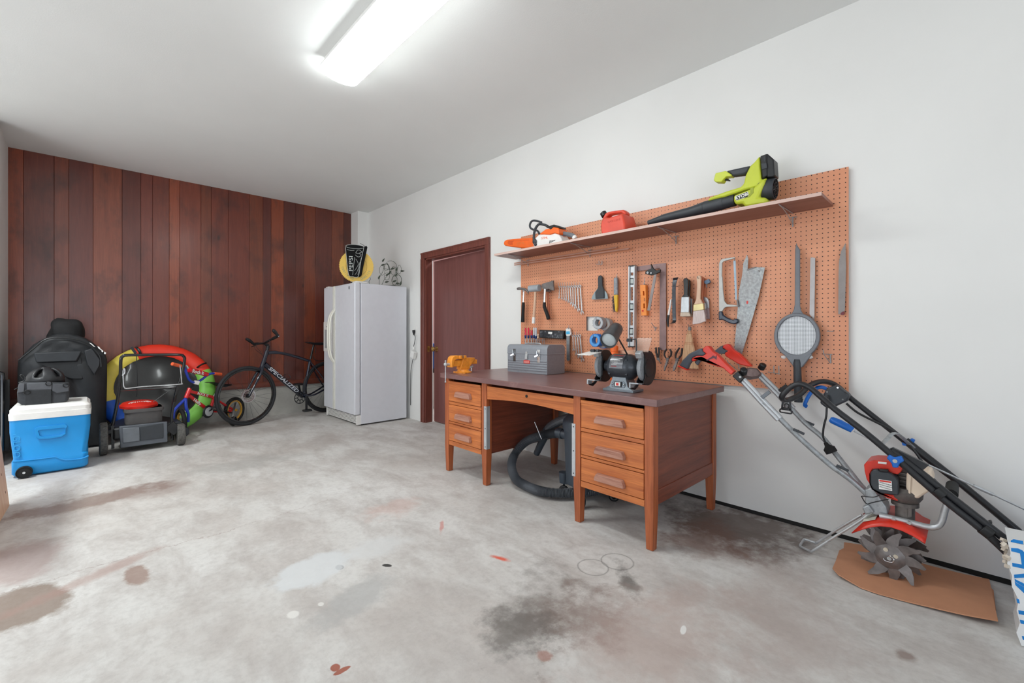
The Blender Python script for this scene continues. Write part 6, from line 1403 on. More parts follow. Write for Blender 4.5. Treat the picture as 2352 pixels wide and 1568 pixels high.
b = MB(); b.loft([ring_(xl - .004, xr + .004, CY0 - .004, CY1 + .004, ztop), ring_(xl - .006, xr + .006, CY0 - .006, CY1 + .006, ztop + .045)]); b.loft([ring_(xl, xr, CY0, CY1, ztop + .045), ring_(xl, xr, CY0, CY1, ztop + .075), ring_(xl + .02, xr - .02, CY0 + .02, CY1 - .02, ztop + .098), ring_(xl + .05, xr - .05, CY0 + .05, CY1 - .05, ztop + .10)]); b.obj('lid', MT['white'], co_, ang=40)
b = MB(); HL = [onY(u, v, CY0 - .004) for u, v in zc([(590, 640), (640, 600), (1120, 550), (1155, 580), (1125, 640), (1125, 720), (1060, 765), (850, 800), (680, 805), (625, 785)])]; HI = [onY(u, v, CY0 - .004) for u, v in zc([(650, 665), (700, 650), (1090, 612), (1122, 618), (1115, 650), (1110, 700), (1050, 735), (850, 760), (720, 765), (680, 750)])]
b.ring(HL, HI, (0, .014, 0)); b.obj('side_handle', MT['cool'], co_, bevel=.003)
b = MB(); b.prism([p + Vector((0, .012, 0)) for p in HI], (0, .004, 0)); b.obj('handle_recess', mat('deep_blue_recess', '#0a6fb4', .45), co_)
cwh = onY(*zc([(415, 1375)])[0], CY0 - .012); wr = .034 * 0 + (cwh.z - zb)
b = MB(); b.lathe([(wr * .3, -.02), (wr * .96, -.02), (wr, -.012), (wr, .018), (wr * .94, .022), (wr * .88, .014), (wr * .3, .016), (.001, .018)], cwh, (0, -1, 0), 30); wl = b.obj('wheel', MT['black_matt'], co_)
b = MB(); b.cyl(cwh + Vector((0, -.014, 0)), cwh + Vector((0, -.022, 0)), .008); b.obj('axle_end', MT['chrome'], wl)
b = MB(); cw2 = Vector((cwh.x, CY1 + .02, cwh.z)); b.lathe([(wr * .3, -.02), (wr * .96, -.02), (wr, -.012), (wr, .018), (wr * .94, .022), (.001, .018)], cw2, (0, 1, 0), 30); b.obj('wheel', MT['black_matt'], co_)
b = MB(); b.tube(sm([onY(u, v, CY0 + .004) for u, v in zc([(215, 1195), (500, 1168), (850, 1125), (950, 1115), (1050, 1150), (1180, 1165), (1400, 1140), (1520, 1090)])], 4), .006, 6); b.obj('moulded_ridge', MT['cool'], co_)
text('IGLOO', onY(*zc([(282, 920)])[0], CY0 + .008), (0, 0, -1), (1, 0, 0), .052, mat('raised_blue', '#2a9fe0', .35), co_, ext=.003, sx=1.1)

# --- tool bag and helmet on the cooler
zh = Z(20, 720, 6.533); MT['bag'] = mat('charcoal_canvas', '#37393d', .8, var=.14, vs=40, bump=.3, bs=220); MT['bag_d'] = mat('dark_canvas', '#2a2c2f', .8, var=.15, vs=40, bump=.3, bs=220); MT['blk_cloth'] = mat('black_nylon', '#1e2023', .6, var=.3, vs=9, bump=.4, bs=18); MT['bundle'] = mat('black_fleece', '#0e0e10', .8, var=.2, bump=.3, bs=60)
BYp = 4.90; lz = ztop + .101
bg_ = thing('tool_bag', 'charcoal canvas bag with pockets sitting on the white cooler lid', 'bag', (-.22, 5.0, lz))
O_ = [onY(u, v, BYp) for u, v in zh([(120, 1190), (148, 1045), (300, 1030), (600, 1028), (900, 1045), (908, 1160), (898, 1290), (860, 1350), (720, 1395), (200, 1412), (130, 1340)])]
for p in O_:
    p.z = max(p.z, lz + .001)
ce = sum(O_, Vector()) / len(O_); rr_ = []
for dy, e in ((0, .90), (.012, 1), (.16, 1.0), (.175, .9)):
    rr_.append([Vector((ce.x + (p.x - ce.x) * e, BYp + dy, lz + .001 + (p.z - lz - .001) * (e if dy > .1 else 1))) for p in O_])
b = MB(); b.loft(rr_); b.obj('body', MT['bag'], bg_, bevel=.006)
def hp2(pts, y, t, m_, nm, par, bev=.004):
    b = MB(); b.prism([onY(u, v, y) for u, v in zh(pts)], (0, t, 0)); return b.obj(nm, m_, par, bevel=bev)
hp2([(240, 1150), (640, 1140), (645, 1380), (240, 1395)], BYp - .012, .02, MT['bag_d'], 'front_pocket', bg_)
hp2([(270, 1045), (650, 1030), (648, 1140), (275, 1150)], BYp - .008, .02, mat('pale_flap', '#55575c', .8, bump=.25, bs=200), 'flap', bg_)
hp2([(655, 1050), (800, 1060), (905, 1080), (905, 1165), (720, 1195), (655, 1160)], BYp - .010, .018, mat('pale_flap_side', '#4c4e53', .8, bump=.25, bs=200), 'flap', bg_)
hp2([(125, 1190), (150, 1050), (240, 1050), (235, 1175)], BYp - .006, .018, mat('pale_flap_end', '#57595e', .8, bump=.25, bs=200), 'flap', bg_)
for q in ((600, 1050), (275, 1180), (860, 1075)):
    b = MB(); p = onY(*zh([q])[0], BYp - .014); b.torus(p, (0, 1, .2), .016, .0028, 18, 6, 1); b.obj('ring', MT['black'], bg_)
b = MB(); b.tube([onY(u, v, BYp + .02) for u, v in zh([(85, 1140), (140, 1110), (160, 1060)])], .004, 6); b.tube(sm([onY(u, v, BYp + .05) for u, v in zh([(150, 1035), (240, 1000), (230, 930), (170, 925), (215, 980)])], 3), .003, 5); b.obj('strap', MT['black'], bg_)
HY = 5.02
he = thing('bicycle_helmet', 'dark vented bicycle helmet lying on the charcoal bag', 'helmet', tuple(onY(*zh([(560, 1030)])[0], HY)))
pc0 = onY(*zh([(550, 1030)])[0], HY); rx_ = (onY(*zh([(860, 900)])[0], HY).x - onY(*zh([(245, 900)])[0], HY).x) / 2; rz_ = onY(*zh([(550, 800)])[0], HY).z - pc0.z
b = MB(); vs_, fs_ = [], []; NA, NB = 40, 10
for i in range(NB + 1):
    for j in range(NA):
        t = PI / 2 * i / NB; a = 2 * PI * j / NA; rim = .9 + .1 * math.sin(t)
        vs_.append(pc0 + Vector((rx_ * math.sin(t) * math.cos(a), .115 * math.sin(t) * math.sin(a), rz_ * math.cos(t) ** .8)))
for i in range(NB):
    for j in range(NA):
        if 2 <= i <= 7 and (j % 8) in (2, 3, 4):
            continue
        fs_.append((i * NA + j, (i + 1) * NA + j, (i + 1) * NA + (j + 1) % NA, i * NA + (j + 1) % NA))
b.add(vs_, fs_); hs = b.obj('shell', mat('charcoal_helmet', '#232427', .45, var=.1), he, ang=60); q = hs.modifiers.new('thick', 'SOLIDIFY'); q.thickness = .02; q.offset = -1
b = MB(); b.sph(pc0 + Vector((0, 0, -.001)), (rx_ * .8, .09, rz_ * .75), 20, 8); b.obj('liner', MT['black_matt'], he)

# --- black cover with pockets and the bundle on top
KY = 5.58
cv = thing('equipment_cover', 'tall black fabric equipment cover with rounded top and pocket flap behind the cooler', 'cover', (-.15, 5.8, fz(5.8)))
OC = [(112, 1000), (112, 850), (125, 720), (230, 590), (350, 470), (460, 405), (560, 358), (700, 302), (800, 290), (900, 292), (1050, 332), (1160, 375), (1250, 432), (1360, 520), (1450, 595), (1482, 690), (1482, 1000), (1470, 1500), (1460, 1800), (1300, 2030), (700, 2060), (112, 2060)]
P_ = [onY(u, v, KY) for u, v in zh(OC)]
for i in (18, 19, 20, 21):
    P_[i].z = fz(KY) + .008
P_[18].x = P_[17].x + .004
ce = sum(P_, Vector()) / len(P_); rr_ = []
def dens(P, m):
    out = []
    for i, p in enumerate(P):
        q = P[(i + 1) % len(P)]
        out += [p + (q - p) * (j / m) for j in range(m)]
    return out
PD = dens(P_, 5)
def fold(x, z_):
    return .012 * math.sin(23 * x + 9 * z_ + 1.5 * math.sin(7 * z_)) + .009 * math.sin(41 * x - 17 * z_ + 2 * math.sin(11 * x)) + .010 * math.sin(13 * z_ - 30 * x * x)
for e in (.02, .12, .22, .32, .42, .52, .62, .72, .80, .88, .94, .98):
    rr_.append([Vector((ce.x + (p.x - ce.x) * e, KY + .05 * e ** 6 + fold(p.x * e, p.z * e) * (1 - .5 * e), max(fz(KY) + .006, ce.z + (p.z - ce.z) * e))) for p in PD])
for dy, e in ((.10, 1.0), (.25, 1.01), (.42, .99), (.46, .9)):
    rr_.append([Vector((ce.x + (p.x - ce.x) * e, KY + dy, max(fz(KY) + .006, ce.z + (p.z - ce.z) * e))) for p in PD])
b = MB(); b.loft(rr_); b.obj('shell', MT['blk_cloth'], cv, ang=70)
hp2([(375, 590), (1095, 560), (1060, 640), (1020, 715), (720, 722), (410, 735)], KY - .035, .03, mat('grey_black_flap', '#2a2d31', .6, var=.2, vs=9, bump=.2, bs=20), 'pocket_flap', cv, .008)
hp2([(400, 735), (1020, 715), (1075, 585), (1110, 780), (1120, 985), (960, 985), (870, 960), (560, 800)], KY - .015, .02, MT['blk_cloth'], 'pocket', cv, .008)
hp2([(1130, 560), (1250, 520), (1375, 690), (1370, 770), (1300, 900), (1290, 930), (1180, 760)], KY - .018, .025, mat('satin_black_panel', '#24262a', .5, var=.2, vs=9), 'side_panel', cv, .01)
b = MB(); b.tube(sm([onY(u, v, KY - .012) for u, v in zh([(150, 700), (380, 520), (560, 385), (800, 365), (1050, 400), (1250, 500), (1370, 640), (1390, 800)])], 4), .006, 6); b.obj('piping', MT['black'], cv)
b = MB()
for pts in ([(1205, 435), (1240, 445), (1300, 500), (1275, 495)], [(1330, 490), (1360, 500), (1400, 560), (1380, 545), (1345, 520)], [(1385, 530), (1420, 560), (1415, 580), (1395, 575)], [(1435, 570), (1465, 590), (1445, 612), (1430, 600)]):
    b.prism([onY(u, v, KY - .002) for u, v in zh(pts)], (0, .02, 0))
b.obj('white_print', MT['white'], cv)
b = MB(); pcb = onY(*zh([(870, 205)])[0], KY + .2)
vs_, fs_ = [], []; NA, NB = 32, 18
for i in range(NB + 1):
    for j in range(NA):
        th, ph = PI * i / NB, 2 * PI * j / NA
        d_ = Vector((math.sin(th) * math.cos(ph), math.sin(th) * math.sin(ph), math.cos(th)))
        sx3 = 1 + .07 * math.sin(3 * d_.x + 2.5 * d_.z + 1) + .05 * math.sin(5 * d_.z - 3 * d_.y + 3 * d_.x) + .02 * math.sin(9 * d_.x + 6 * d_.z)
        q = [abs(c_) ** .75 * (1 if c_ > 0 else -1) for c_ in d_]
        vs_.append(pcb + Vector((q[0] * .125 + q[2] * .02, q[1] * .12, q[2] * .125)) * sx3 + Vector((0, 0, -.04)))
for i in range(NB):
    for j in range(NA):
        fs_.append((i * NA + j, (i + 1) * NA + j, (i + 1) * NA + (j + 1) % NA, i * NA + (j + 1) % NA))
b.add(vs_, fs_)
single(b, 'fabric_bundle', MT['bundle'], 'crumpled black fabric bundle perched on top of the equipment cover', 'bundle')

# --- lawn mower
zm = Z(220, 780, 5.6); MT['mgrey'] = mat('mower_grey_plastic', '#5a5f66', .5, var=.08)
MYb = 5.17
mw = thing('lawn_mower', 'black push lawn mower with a red engine cover in front of the round towable', 'lawn mower', (.36, 5.35, fz(5.3)))
M_ = lambda pts, y=MYb: [onY(u, v, y) for u, v in zm(pts)]
b = MB(); b.prism(M_([(300, 1118), (920, 1052), (926, 1312), (318, 1395)], 5.18), (0, .03, 0)); rp = b.obj('rear_flap', MT['mgrey'], mw, bevel=.006)
b = MB(); b.prism(M_([(345, 1140), (560, 1125), (565, 1300), (350, 1330)], 5.172), (0, .01, 0)); b.obj('panel', MT['mid_grey'], rp, bevel=.004)
b = MB(); b.prism(M_([(565, 1120), (870, 1075), (872, 1265), (570, 1300)], 5.174), (0, .01, 0)); b.obj('panel', MT['dark_grey'], rp, bevel=.004)
pa, pb = M_([(210, 1180), (1010, 1080)], 5.24); zd = (pa.z + pb.z) / 2
b = MB(); b.loft([[(x, y, z_) for x, y in ((pa.x, 5.2), (pb.x, 5.2), (pb.x + .02, 5.5), (pb.x - .08, 5.78), (pa.x + .08, 5.78), (pa.x - .02, 5.5))] for z_ in (zd - .08, zd + .03)]); b.obj('deck', MT['black'], mw, bevel=.02)
hd_ = sm([onY(u, v, y) for (u, v), y in zip(zm([(215, 1105), (262, 880), (298, 640), (318, 420), (322, 260), (350, 212), (420, 198), (800, 193), (1075, 193), (1130, 215), (1142, 260), (1108, 450), (1045, 640), (1005, 800), (975, 1000), (985, 1290)]), [5.22, 5.18, 5.14, 5.11, 5.09, 5.085, 5.08, 5.08, 5.08, 5.085, 5.09, 5.11, 5.14, 5.17, 5.20, 5.23])], 4)
b = MB(); b.tube(hd_, .0125, 10); b.tube(sm([onY(u, v, 5.15) for u, v in zm([(305, 650), (420, 640), (700, 628), (1000, 622), (1035, 650), (1030, 720), (1015, 800)])], 4), .010, 8); b.obj('handle', MT['black_gloss'], mw)
b = MB(); b.tube(sm([onY(u, v, 5.10) for u, v in zm([(340, 460), (372, 430), (372, 375), (352, 400), (358, 580), (372, 612), (400, 626), (620, 602), (1075, 572), (1104, 545), (1085, 330)])], 4), .0045, 7); b.obj('bail_bar', MT['steel'], mw)
b = MB(); b.tube([onY(u, v, 5.12) for u, v in zm([(520, 180), (535, 560), (520, 740)])], .003, 5); b.tube([onY(u, v, 5.13) for u, v in zm([(740, 800), (890, 690), (980, 640)])], .0025, 5); b.bar(onY(*zm([(455, 95)])[0], 5.10), onY(*zm([(515, 175)])[0], 5.10), .02, .02); b.obj('control_cable', MT['black'], mw)
p0, p1 = M_([(620, 872), (620, 1045)], 5.36); pe = M_([(380, 960), (855, 930)], 5.36)
b = MB(); b.loft([ring_(pe[0].x, pe[1].x, 5.30, 5.56, z_, .05) for z_ in (p1.z - .02, p0.z)]); b.loft([ring_(pe[0].x - .012, pe[1].x + .012, 5.29, 5.57, z_, .05) for z_ in (p0.z - .03, p0.z + .0)]); b.obj('engine_base', mat('warm_grey_plastic', '#5e5b5a', .55), mw, ang=50)
b = MB(); cxm = (pe[0].x + pe[1].x) / 2; b.lathe([(.175, 0), (.178, .02), (.15, .045), (.09, .055), (.001, .055)], (cxm - .03, 5.47, p0.z), n=32, sx=.8); ec = b.obj('engine_cover', MT['red'], mw)
b = MB()
for i in range(9):
    a = math.radians(238 + i * 8); b.bar((cxm - .03 + .10 * math.cos(a), 5.47 + .08 * math.sin(a), p0.z + .0555), (cxm - .03 + .15 * math.cos(a), 5.47 + .12 * math.sin(a), p0.z + .046), .007, .004)
b.obj('cooling_grille', MT['white'], ec)
MT['tread'] = mat('knobbly_tyre', '#5a5854', .85, var=.4, vs=60, bump=.8, bs=70)
def mwheel(x, y, r_, w_, nm='wheel'):
    z_ = fz(y) + r_ + .001; b = MB(); b.lathe([(r_ * .55, -w_ / 2), (r_ * .93, -w_ / 2), (r_, -w_ * .36), (r_, w_ * .36), (r_ * .93, w_ / 2), (r_ * .55, w_ / 2)], (x, y, z_), (1, 0, 0), 30); w = b.obj(nm, MT['tread'], mw)
    b = MB(); b.lathe([(.001, -w_ * .45), (r_ * .56, -w_ * .45), (r_ * .56, w_ * .45), (.001, w_ * .45)], (x, y, z_), (1, 0, 0), 24); b.obj('rim', MT['black'], w)
xL, xR = onY(*zm([(100, 1300)])[0], 5.2).x, onY(*zm([(1095, 1250)])[0], 5.2).x
mwheel(xL, 5.25, .14, .055); mwheel(xR, 5.22, .10, .06); mwheel(xR + .045, 5.72, .085, .05); mwheel(xL - .0, 5.72, .085, .05)
b = MB(); q = M_([(1000, 1120)], 5.45)[0]; b.prism([onY(u, v, 5.34) for u, v in zm([(985, 1060), (1080, 1050), (1165, 1105), (1130, 1130), (1060, 1095), (1000, 1100)])], (0, .22, 0)); b.prism([onY(u, v, 5.38) for u, v in zm([(1130, 1130), (1200, 1140), (1205, 1210), (1160, 1250), (1120, 1240)])], (0, .15, 0)); b.obj('side_chute', MT['dark_grey'], mw, bevel=.008)
b = MB(); b.bar(onY(*zm([(140, 1185)])[0], 5.23), onY(*zm([(290, 1170)])[0], 5.23), .02, .03); b.bar(onY(*zm([(215, 1100)])[0], 5.22), onY(*zm([(220, 1400)])[0], 5.22), .02, .02); b.bar(onY(*zm([(940, 1090)])[0], 5.21), onY(*zm([(1050, 1180)])[0], 5.21), .05, .08); b.obj('height_bracket', MT['black'], mw)

# --- round towable leaning on the planks
tl_ = math.radians(24); tc = onY(366, 888, 5.93); R0 = .50; rt = .082
en = Vector((0, -math.cos(tl_), math.sin(tl_))); ex = Vector((1, 0, 0)); ey = Vector((0, math.sin(tl_), math.cos(tl_)))
tc.z = fz(5.74) + (R0) * math.cos(tl_) + rt * .3 * 0 + .02
tw_ = thing('towable_tube', 'round towable float with red yellow green and blue cover leaning on the planks', 'towable', (tc.x, 5.74, fz(5.74)))
names = (('red_section', '#e2331c', 22, 116), ('yellow_section', '#dfcb54', 116, 196), ('blue_section', '#1358c4', 196, 262), ('green_section', '#7cc24e', 262, 382))
NS = 96
def tring(a, grow=0.0):
    e = ex * math.cos(a) + ey * math.sin(a); out = []
    for j in range(14):
        t = 2 * PI * j / 14; out.append(tc + e * (R0 - rt + (rt + grow) * math.cos(t)) + en * ((rt * .8 + grow) * math.sin(t)))
    return out
for nm, cl_, a0, a1 in names:
    k_ = max(3, int((a1 - a0) / 4)); b = MB(); b.loft([tring(math.radians(a0 + (a1 - a0) * i / k_), .0012 * math.sin(i * 2.1)) for i in range(k_ + 1)], cap=False); b.obj(nm, mat(nm + '_vinyl', cl_, .5, var=.06, vs=10, bump=.2, bs=22), tw_, ang=70)
b = MB(); rings = []
rd = random.Random(4)
for i, r_ in enumerate((.001, .06, .12, .18, .24, .30, .345, .36)):
    rings.append([tc + (ex * math.cos(2 * PI * j / 60) + ey * math.sin(2 * PI * j / 60)) * r_ + en * (.035 + .010 * math.sin(2 * PI * j / 60 * 3 + i * .7) * (r_ / .36) + .016 * math.sin(2 * PI * j / 60 * 2 - i * .45) * (r_ / .36)) for j in range(60)])
b.loft(rings, cap=False); b.obj('centre_floor', mat('glossy_black_vinyl', '#08090b', .28, var=.1, coat=.35), tw_, ang=80)
for a in (112, 30):
    t = math.radians(a); e = ex * math.cos(t) + ey * math.sin(t); f_ = -ex * math.sin(t) + ey * math.cos(t); o_ = tc + e * (R0 - rt * .8) + en * (rt * .8)
    b = MB(); b.tube(sm([o_ - e * .05, o_ - e * .03 + en * .03, o_ + e * .02 + en * .03, o_ + e * .045], 4), .012, 8, sq=.6); b.obj('grab_handle', MT['black'], tw_)
b = MB(); t = math.radians(236); e = ex * math.cos(t) + ey * math.sin(t); b.sph(tc + e * (R0 - .07) + en * .075, .014, 10, 6); b.obj('valve', MT['white'], tw_)

# --- child's bike
zk = Z(380, 820, 8.4); KP, KD = Vector((.80, 5.66, 0)), Vector((.48, .37, 0)).normalized(); KN = Vector((-KD.y, KD.x, 0))
K_ = lambda x, y, off=0: onP(*zk([(x, y)])[0], KP - KN * off, KN)
kr = K_(1330, 1020); gz = fz(kr.y)
kb_ = thing('child_bicycle', 'small red child bicycle with blue handlebar and orange grips', 'bicycle', (1.05, 5.85, fz(5.85)))
MT['kred'] = mat('kids_bike_red', '#dd2128', .25, var=.06, coat=.4); MT['kblue'] = mat('kids_bike_blue', '#2041b4', .28, coat=.4); MT['krim'] = mat('gold_rim', '#e0a93f', .35); MT['kgrip'] = mat('orange_grip', '#f2683a', .5)
def kt(nm, pts, r_, m_, par=None, off=0, n=10, k=0, sq=1.0):
    b = MB(); P = [K_(x, y, off) for x, y in pts]; b.tube(sm(P, k) if k else P, r_, n, sq=sq); return b.obj(nm, m_, par or kb_)
b = MB()
for pts, r_ in (([(470, 600), (395, 790)], .020), ([(470, 660), (640, 700), (905, 770)], .017), ([(450, 735), (620, 870), (850, 1035)], .018), ([(935, 765), (900, 900), (850, 1030)], .016), ([(850, 1045), (1270, 1062)], .010), ([(1085, 880), (1310, 1010)], .011), ([(920, 775), (1085, 880)], .011)):
    b.tube([K_(*q) for q in pts], r_, 10)
fk_ = b.obj('frame', MT['kred'], kb_)
b = MB(); b.prism([K_(*q) for q in ((1080, 870), (1180, 920), (1310, 1000), (1300, 1080), (1180, 1090), (1150, 1040), (1210, 1010))], KN * .015); b.obj('dropout_plate', MT['kred'], fk_)
def ktext(s_, x0, y0, x1, y1, size, off=.024):
    a_, c_ = K_(x0, y0, off), K_(x1, y1, off); text(s_, (a_ + c_) / 2, c_ - a_, (0, 0, 1), size, MT['white'], fk_, sx=1.1, weight=.001)
ktext('ROCK IT', 600, 690, 850, 752, .034); ktext('Huffy', 530, 800, 700, 925, .045)
def kwheel(c, ax, r_, nm='wheel'):
    b = MB(); b.torus(c, ax, r_ - .02, .02, 36, 10); w = b.obj('tyre', MT['black_matt'], kb_)
    b = MB(); b.torus(c, ax, r_ - .045, .010, 36, 8, sq=1.3); b.cyl(c - Vector(ax) * .03, c + Vector(ax) * .03, .014); b.obj('rim', MT['krim'], w)
    b = MB(); a_, b__, _ = frame_of(ax)
    for i in range(14):
        t = 2 * PI * i / 14; b.tube([c + (a_ * math.cos(t) + b__ * math.sin(t)) * .012, c + (a_ * math.cos(t + .2) + b__ * math.sin(t + .2)) * (r_ - .05)], .0012, 4)
    b.obj('spokes', MT['steel'], w)
kwheel(kr, KN, kr.z - gz - .001 if kr.z - gz < .16 else .15)
kf = K_(300, 1085); kf.z = fz(kf.y) + .146; dv = Vector((.12, -.99, 0)).normalized(); axf = Vector((-dv.y, dv.x, 0))
kwheel(kf, axf, .145)
b = MB(); tp_ = K_(390, 800)
for s_ in (-1, 1):
    b.tube(sm([tp_, kf + axf * (s_ * .045) + Vector((0, 0, .15)), kf + axf * (s_ * .062) + Vector((0, 0, .08)), kf + axf * (s_ * .06)], 5), .014, 8)
b.obj('fork', MT['kblue'], kb_)
kt('handlebar', [(330, 170), (370, 205), (415, 330), (465, 440), (560, 490), (680, 445), (800, 355), (880, 318), (945, 312)], .012, MT['kblue'], k=4, off=.05)
kt('grip', [(300, 175), (130, 128)], .017, MT['kgrip'], off=.06); kt('grip', [(935, 316), (1072, 330)], .017, MT['kgrip'], off=.05)
kt('stem', [(470, 600), (530, 540), (600, 490)], .016, MT['black'], off=.01)
b = MB(); b.box(K_(600, 490, .06), (.05, .03, .04), Matrix.Rotation(.3, 3, 'Y')); b.obj('bar_clamp', MT['white'], kb_, bevel=.006)
pd_ = kt('crossbar_pad', [(462, 250), (640, 290), (800, 335)], .024, MT['kred'], off=.052)
a_, c_ = K_(490, 262, .078), K_(770, 318, .078); text('Rock it', (a_ + c_) / 2, c_ - a_, (0, 0, 1), .05, MT['white'], pd_, weight=.0015)
b = MB(); P = [K_(*q) for q in ((800, 495), (850, 478), (950, 488), (1080, 515), (1240, 520), (1240, 545), (1120, 580), (1000, 545), (900, 500))]; b.prism([p - KN * .03 for p in P], KN * .07); b.obj('saddle', MT['black'], kb_, bevel=.012)
kt('seat_post', [(1060, 545), (935, 765)], .012, MT['steel'])
b = MB(); cc = K_(815, 1050, .03); b.lathe([(.02, 0), (.066, 0), (.07, .006), (.066, .012), (.02, .012)], cc, -KN, 30); b.obj('chain_guard', MT['black'], kb_)
b = MB(); b.lathe([(.001, 0), (.047, 0), (.047, .008), (.001, .01)], cc - KN * .012, -KN, 30); b.obj('guard_disc', mat('pale_disc', '#c9cbcd', .3, .4), kb_)
b = MB(); b.bar(K_(835, 1040, .06), K_(950, 970, .06), .016, .01, KN); b.bar(K_(835, 1040, -.04), K_(690, 1100, -.04), .016, .01, KN); cr = b.obj('crank', MT['chrome'], kb_)
b = MB(); b.box(K_(680, 1130, -.03), (.07, .05, .022)); b.box(K_(965, 965, .08), (.07, .05, .022)); b.obj('pedal', MT['black'], cr, bevel=.004) if False else None
for q, o_ in (((672, 1120), -.05), ((955, 968), .075)):
    b = MB(); b.box(K_(*q, o_), (.075, .05, .022)); b.obj('pedal', MT['black'], cr, bevel=.004)
kt('chain_case', [(815, 1000), (1300, 1075)], .016, MT['black'], off=.03, sq=.5)
for s_ in (1,):
    c = K_(1310, 1110, .11); b = MB(); b.prism([K_(x, y, .07) for x, y in ((1340, 870), (1375, 870), (1300, 1190), (1265, 1200), (1280, 1120))], KN * .004); b.obj('stabiliser_bracket', MT['chrome'], kb_)
    tw2 = Vector((c.x, c.y, fz(c.y) + .056)); b = MB(); b.torus(tw2, KN, .036, .019, 24, 8); b.cyl(tw2 - KN * .012, tw2 + KN * .012, .03); b.obj('training_wheel', MT['black_gloss'], kb_)

# --- big bicycle
zq = Z(540, 740, 6.272); BP = Vector((1.314, 5.766, 0)); BD = Vector((1.0, .25, 0)).normalized(); BN = Vector((-BD.y, BD.x, 0))
B2 = lambda x, y, off=0: onP(*zq([(x, y)])[0], BP - BN * off, BN)
bk = thing('bicycle', 'black and navy hybrid bicycle with white down tube lettering beside the refrigerator', 'bicycle', (1.8, 5.88, fz(5.88)))
MT['bnavy'] = mat('gloss_navy_frame', '#151a2b', .16, var=.1, coat=.6); MT['btyre'] = mat('matt_tyre', '#232427', .7, bump=.15, bs=120)
fc2 = onP(567, 910.5, BP, BN); fc2.z = fz(fc2.y) + .342; rc2 = fc2 + BD * 1.03; rc2.z = fz(rc2.y) + .342
def bwheel(c, ax):
    b = MB(); b.torus(c, ax, .322, .0185, 64, 12); w = b.obj('tyre', MT['btyre'], bk)
    b = MB(); b.torus(c, ax, .298, .012, 64, 8, sq=.9); b.obj('rim', MT['black_gloss'], w)
    b = MB(); a_, b__, d_ = frame_of(ax)
    for i in range(24):
        t = 2 * PI * i / 24; s_ = 1 if i % 2 else -1; b.tube([c + d_ * (.028 * s_) + (a_ * math.cos(t + .9 * s_) + b__ * math.sin(t + .9 * s_)) * .022, c + (a_ * math.cos(t) + b__ * math.sin(t)) * .29], .0011, 4)
    b.obj('spokes', MT['dark_grey'], w)
    b = MB(); b.cyl(c - Vector(ax) * .045, c + Vector(ax) * .045, .014); b.lathe([(.024, -.03), (.024, .03)], c, ax, 16); b.obj('hub', MT['black'], w)
    return w
wf = bwheel(fc2, BN); wr_ = bwheel(rc2, BN)
b = MB(); ro = fc2 - BN * .034
for i in range(14):
    t = 2 * PI * i / 14; e0 = BD * math.cos(t) + Vector((0, 0, 1)) * math.sin(t); e1 = BD * math.cos(t + .35) + Vector((0, 0, 1)) * math.sin(t + .35); b.bar(ro + e0 * .034, ro + e1 * .062, .009, .002, BN)
b.torus(ro, BN, .069, .0095, 40, 6, sq=.12); b.obj('disc_rotor', MT['chrome'], wf)
b = MB(); ht, hb = B2(462, 405), B2(388, 640)
b.tube([ht, hb], [.022, .025], 12); b.tube(sm([B2(470, 440), B2(560, 432), B2(700, 450), B2(860, 490), B2(1065, 555)], 4), [.022] * 6 + [.018] * 11, 12); b.tube([B2(420, 600), B2(700, 840), B2(975, 1060)], [.032, .032, .034], 12); b.tube([B2(1078, 545), B2(1062, 640), B2(990, 1020)], [.018, .017, .018], 12)
bb_ = B2(988, 1055)
for s_ in (-1, 1):
    b.tube(sm([bb_ + BN * .02 * s_, bb_ + BD * .12 + BN * .045 * s_, rc2 + BN * .06 * s_], 4), .011, 8); b.tube(sm([B2(1080, 570) + BN * .012 * s_, (B2(1080, 570) + rc2) / 2 + BN * .05 * s_, rc2 + BN * .06 * s_], 4), .008, 8)
b.cyl(bb_ - BN * .045, bb_ + BN * .045, .026); fb = b.obj('frame', MT['bnavy'], bk)
a_, c_ = B2(545, 700, .034), B2(850, 955, .034); text('SPECIALIZED', (a_ + c_) / 2, c_ - a_, (0, 0, 1), .06, mat('silver_print', '#c3c6cc', .35), fb, sx=1.42, shear=.25, weight=.001)
b = MB(); cr0 = B2(392, 635)
for s_ in (-1, 1):
    b.tube(sm([cr0, cr0 + (fc2 - cr0) * .2 + BN * .04 * s_, cr0 + (fc2 - cr0) * .55 + BN * .05 * s_, fc2 + BN * .052 * s_], 4), [.02] * 3 + [.017] * 5 + [.012] * 5, 10)
b.obj('fork', MT['bnavy'], bk)
b = MB(); s0, s1 = B2(465, 400), B2(475, 335); s2 = B2(420, 300); b.tube([s0, s1], .019, 12); b.tube([s1, s2], .018, 10); b.obj('stem', MT['black'], bk)
e_ = -BN; nr, fr_ = onP(639, 771, s2 + e_ * .30, e_), onP(583, 790, s2 - e_ * .28, e_)
b = MB(); b.tube(sm([fr_, s2 + (fr_ - s2) * .4, s2, s2 + (nr - s2) * .4, nr], 4), .0125, 10); hb_ = b.obj('handlebar', MT['black'], bk)
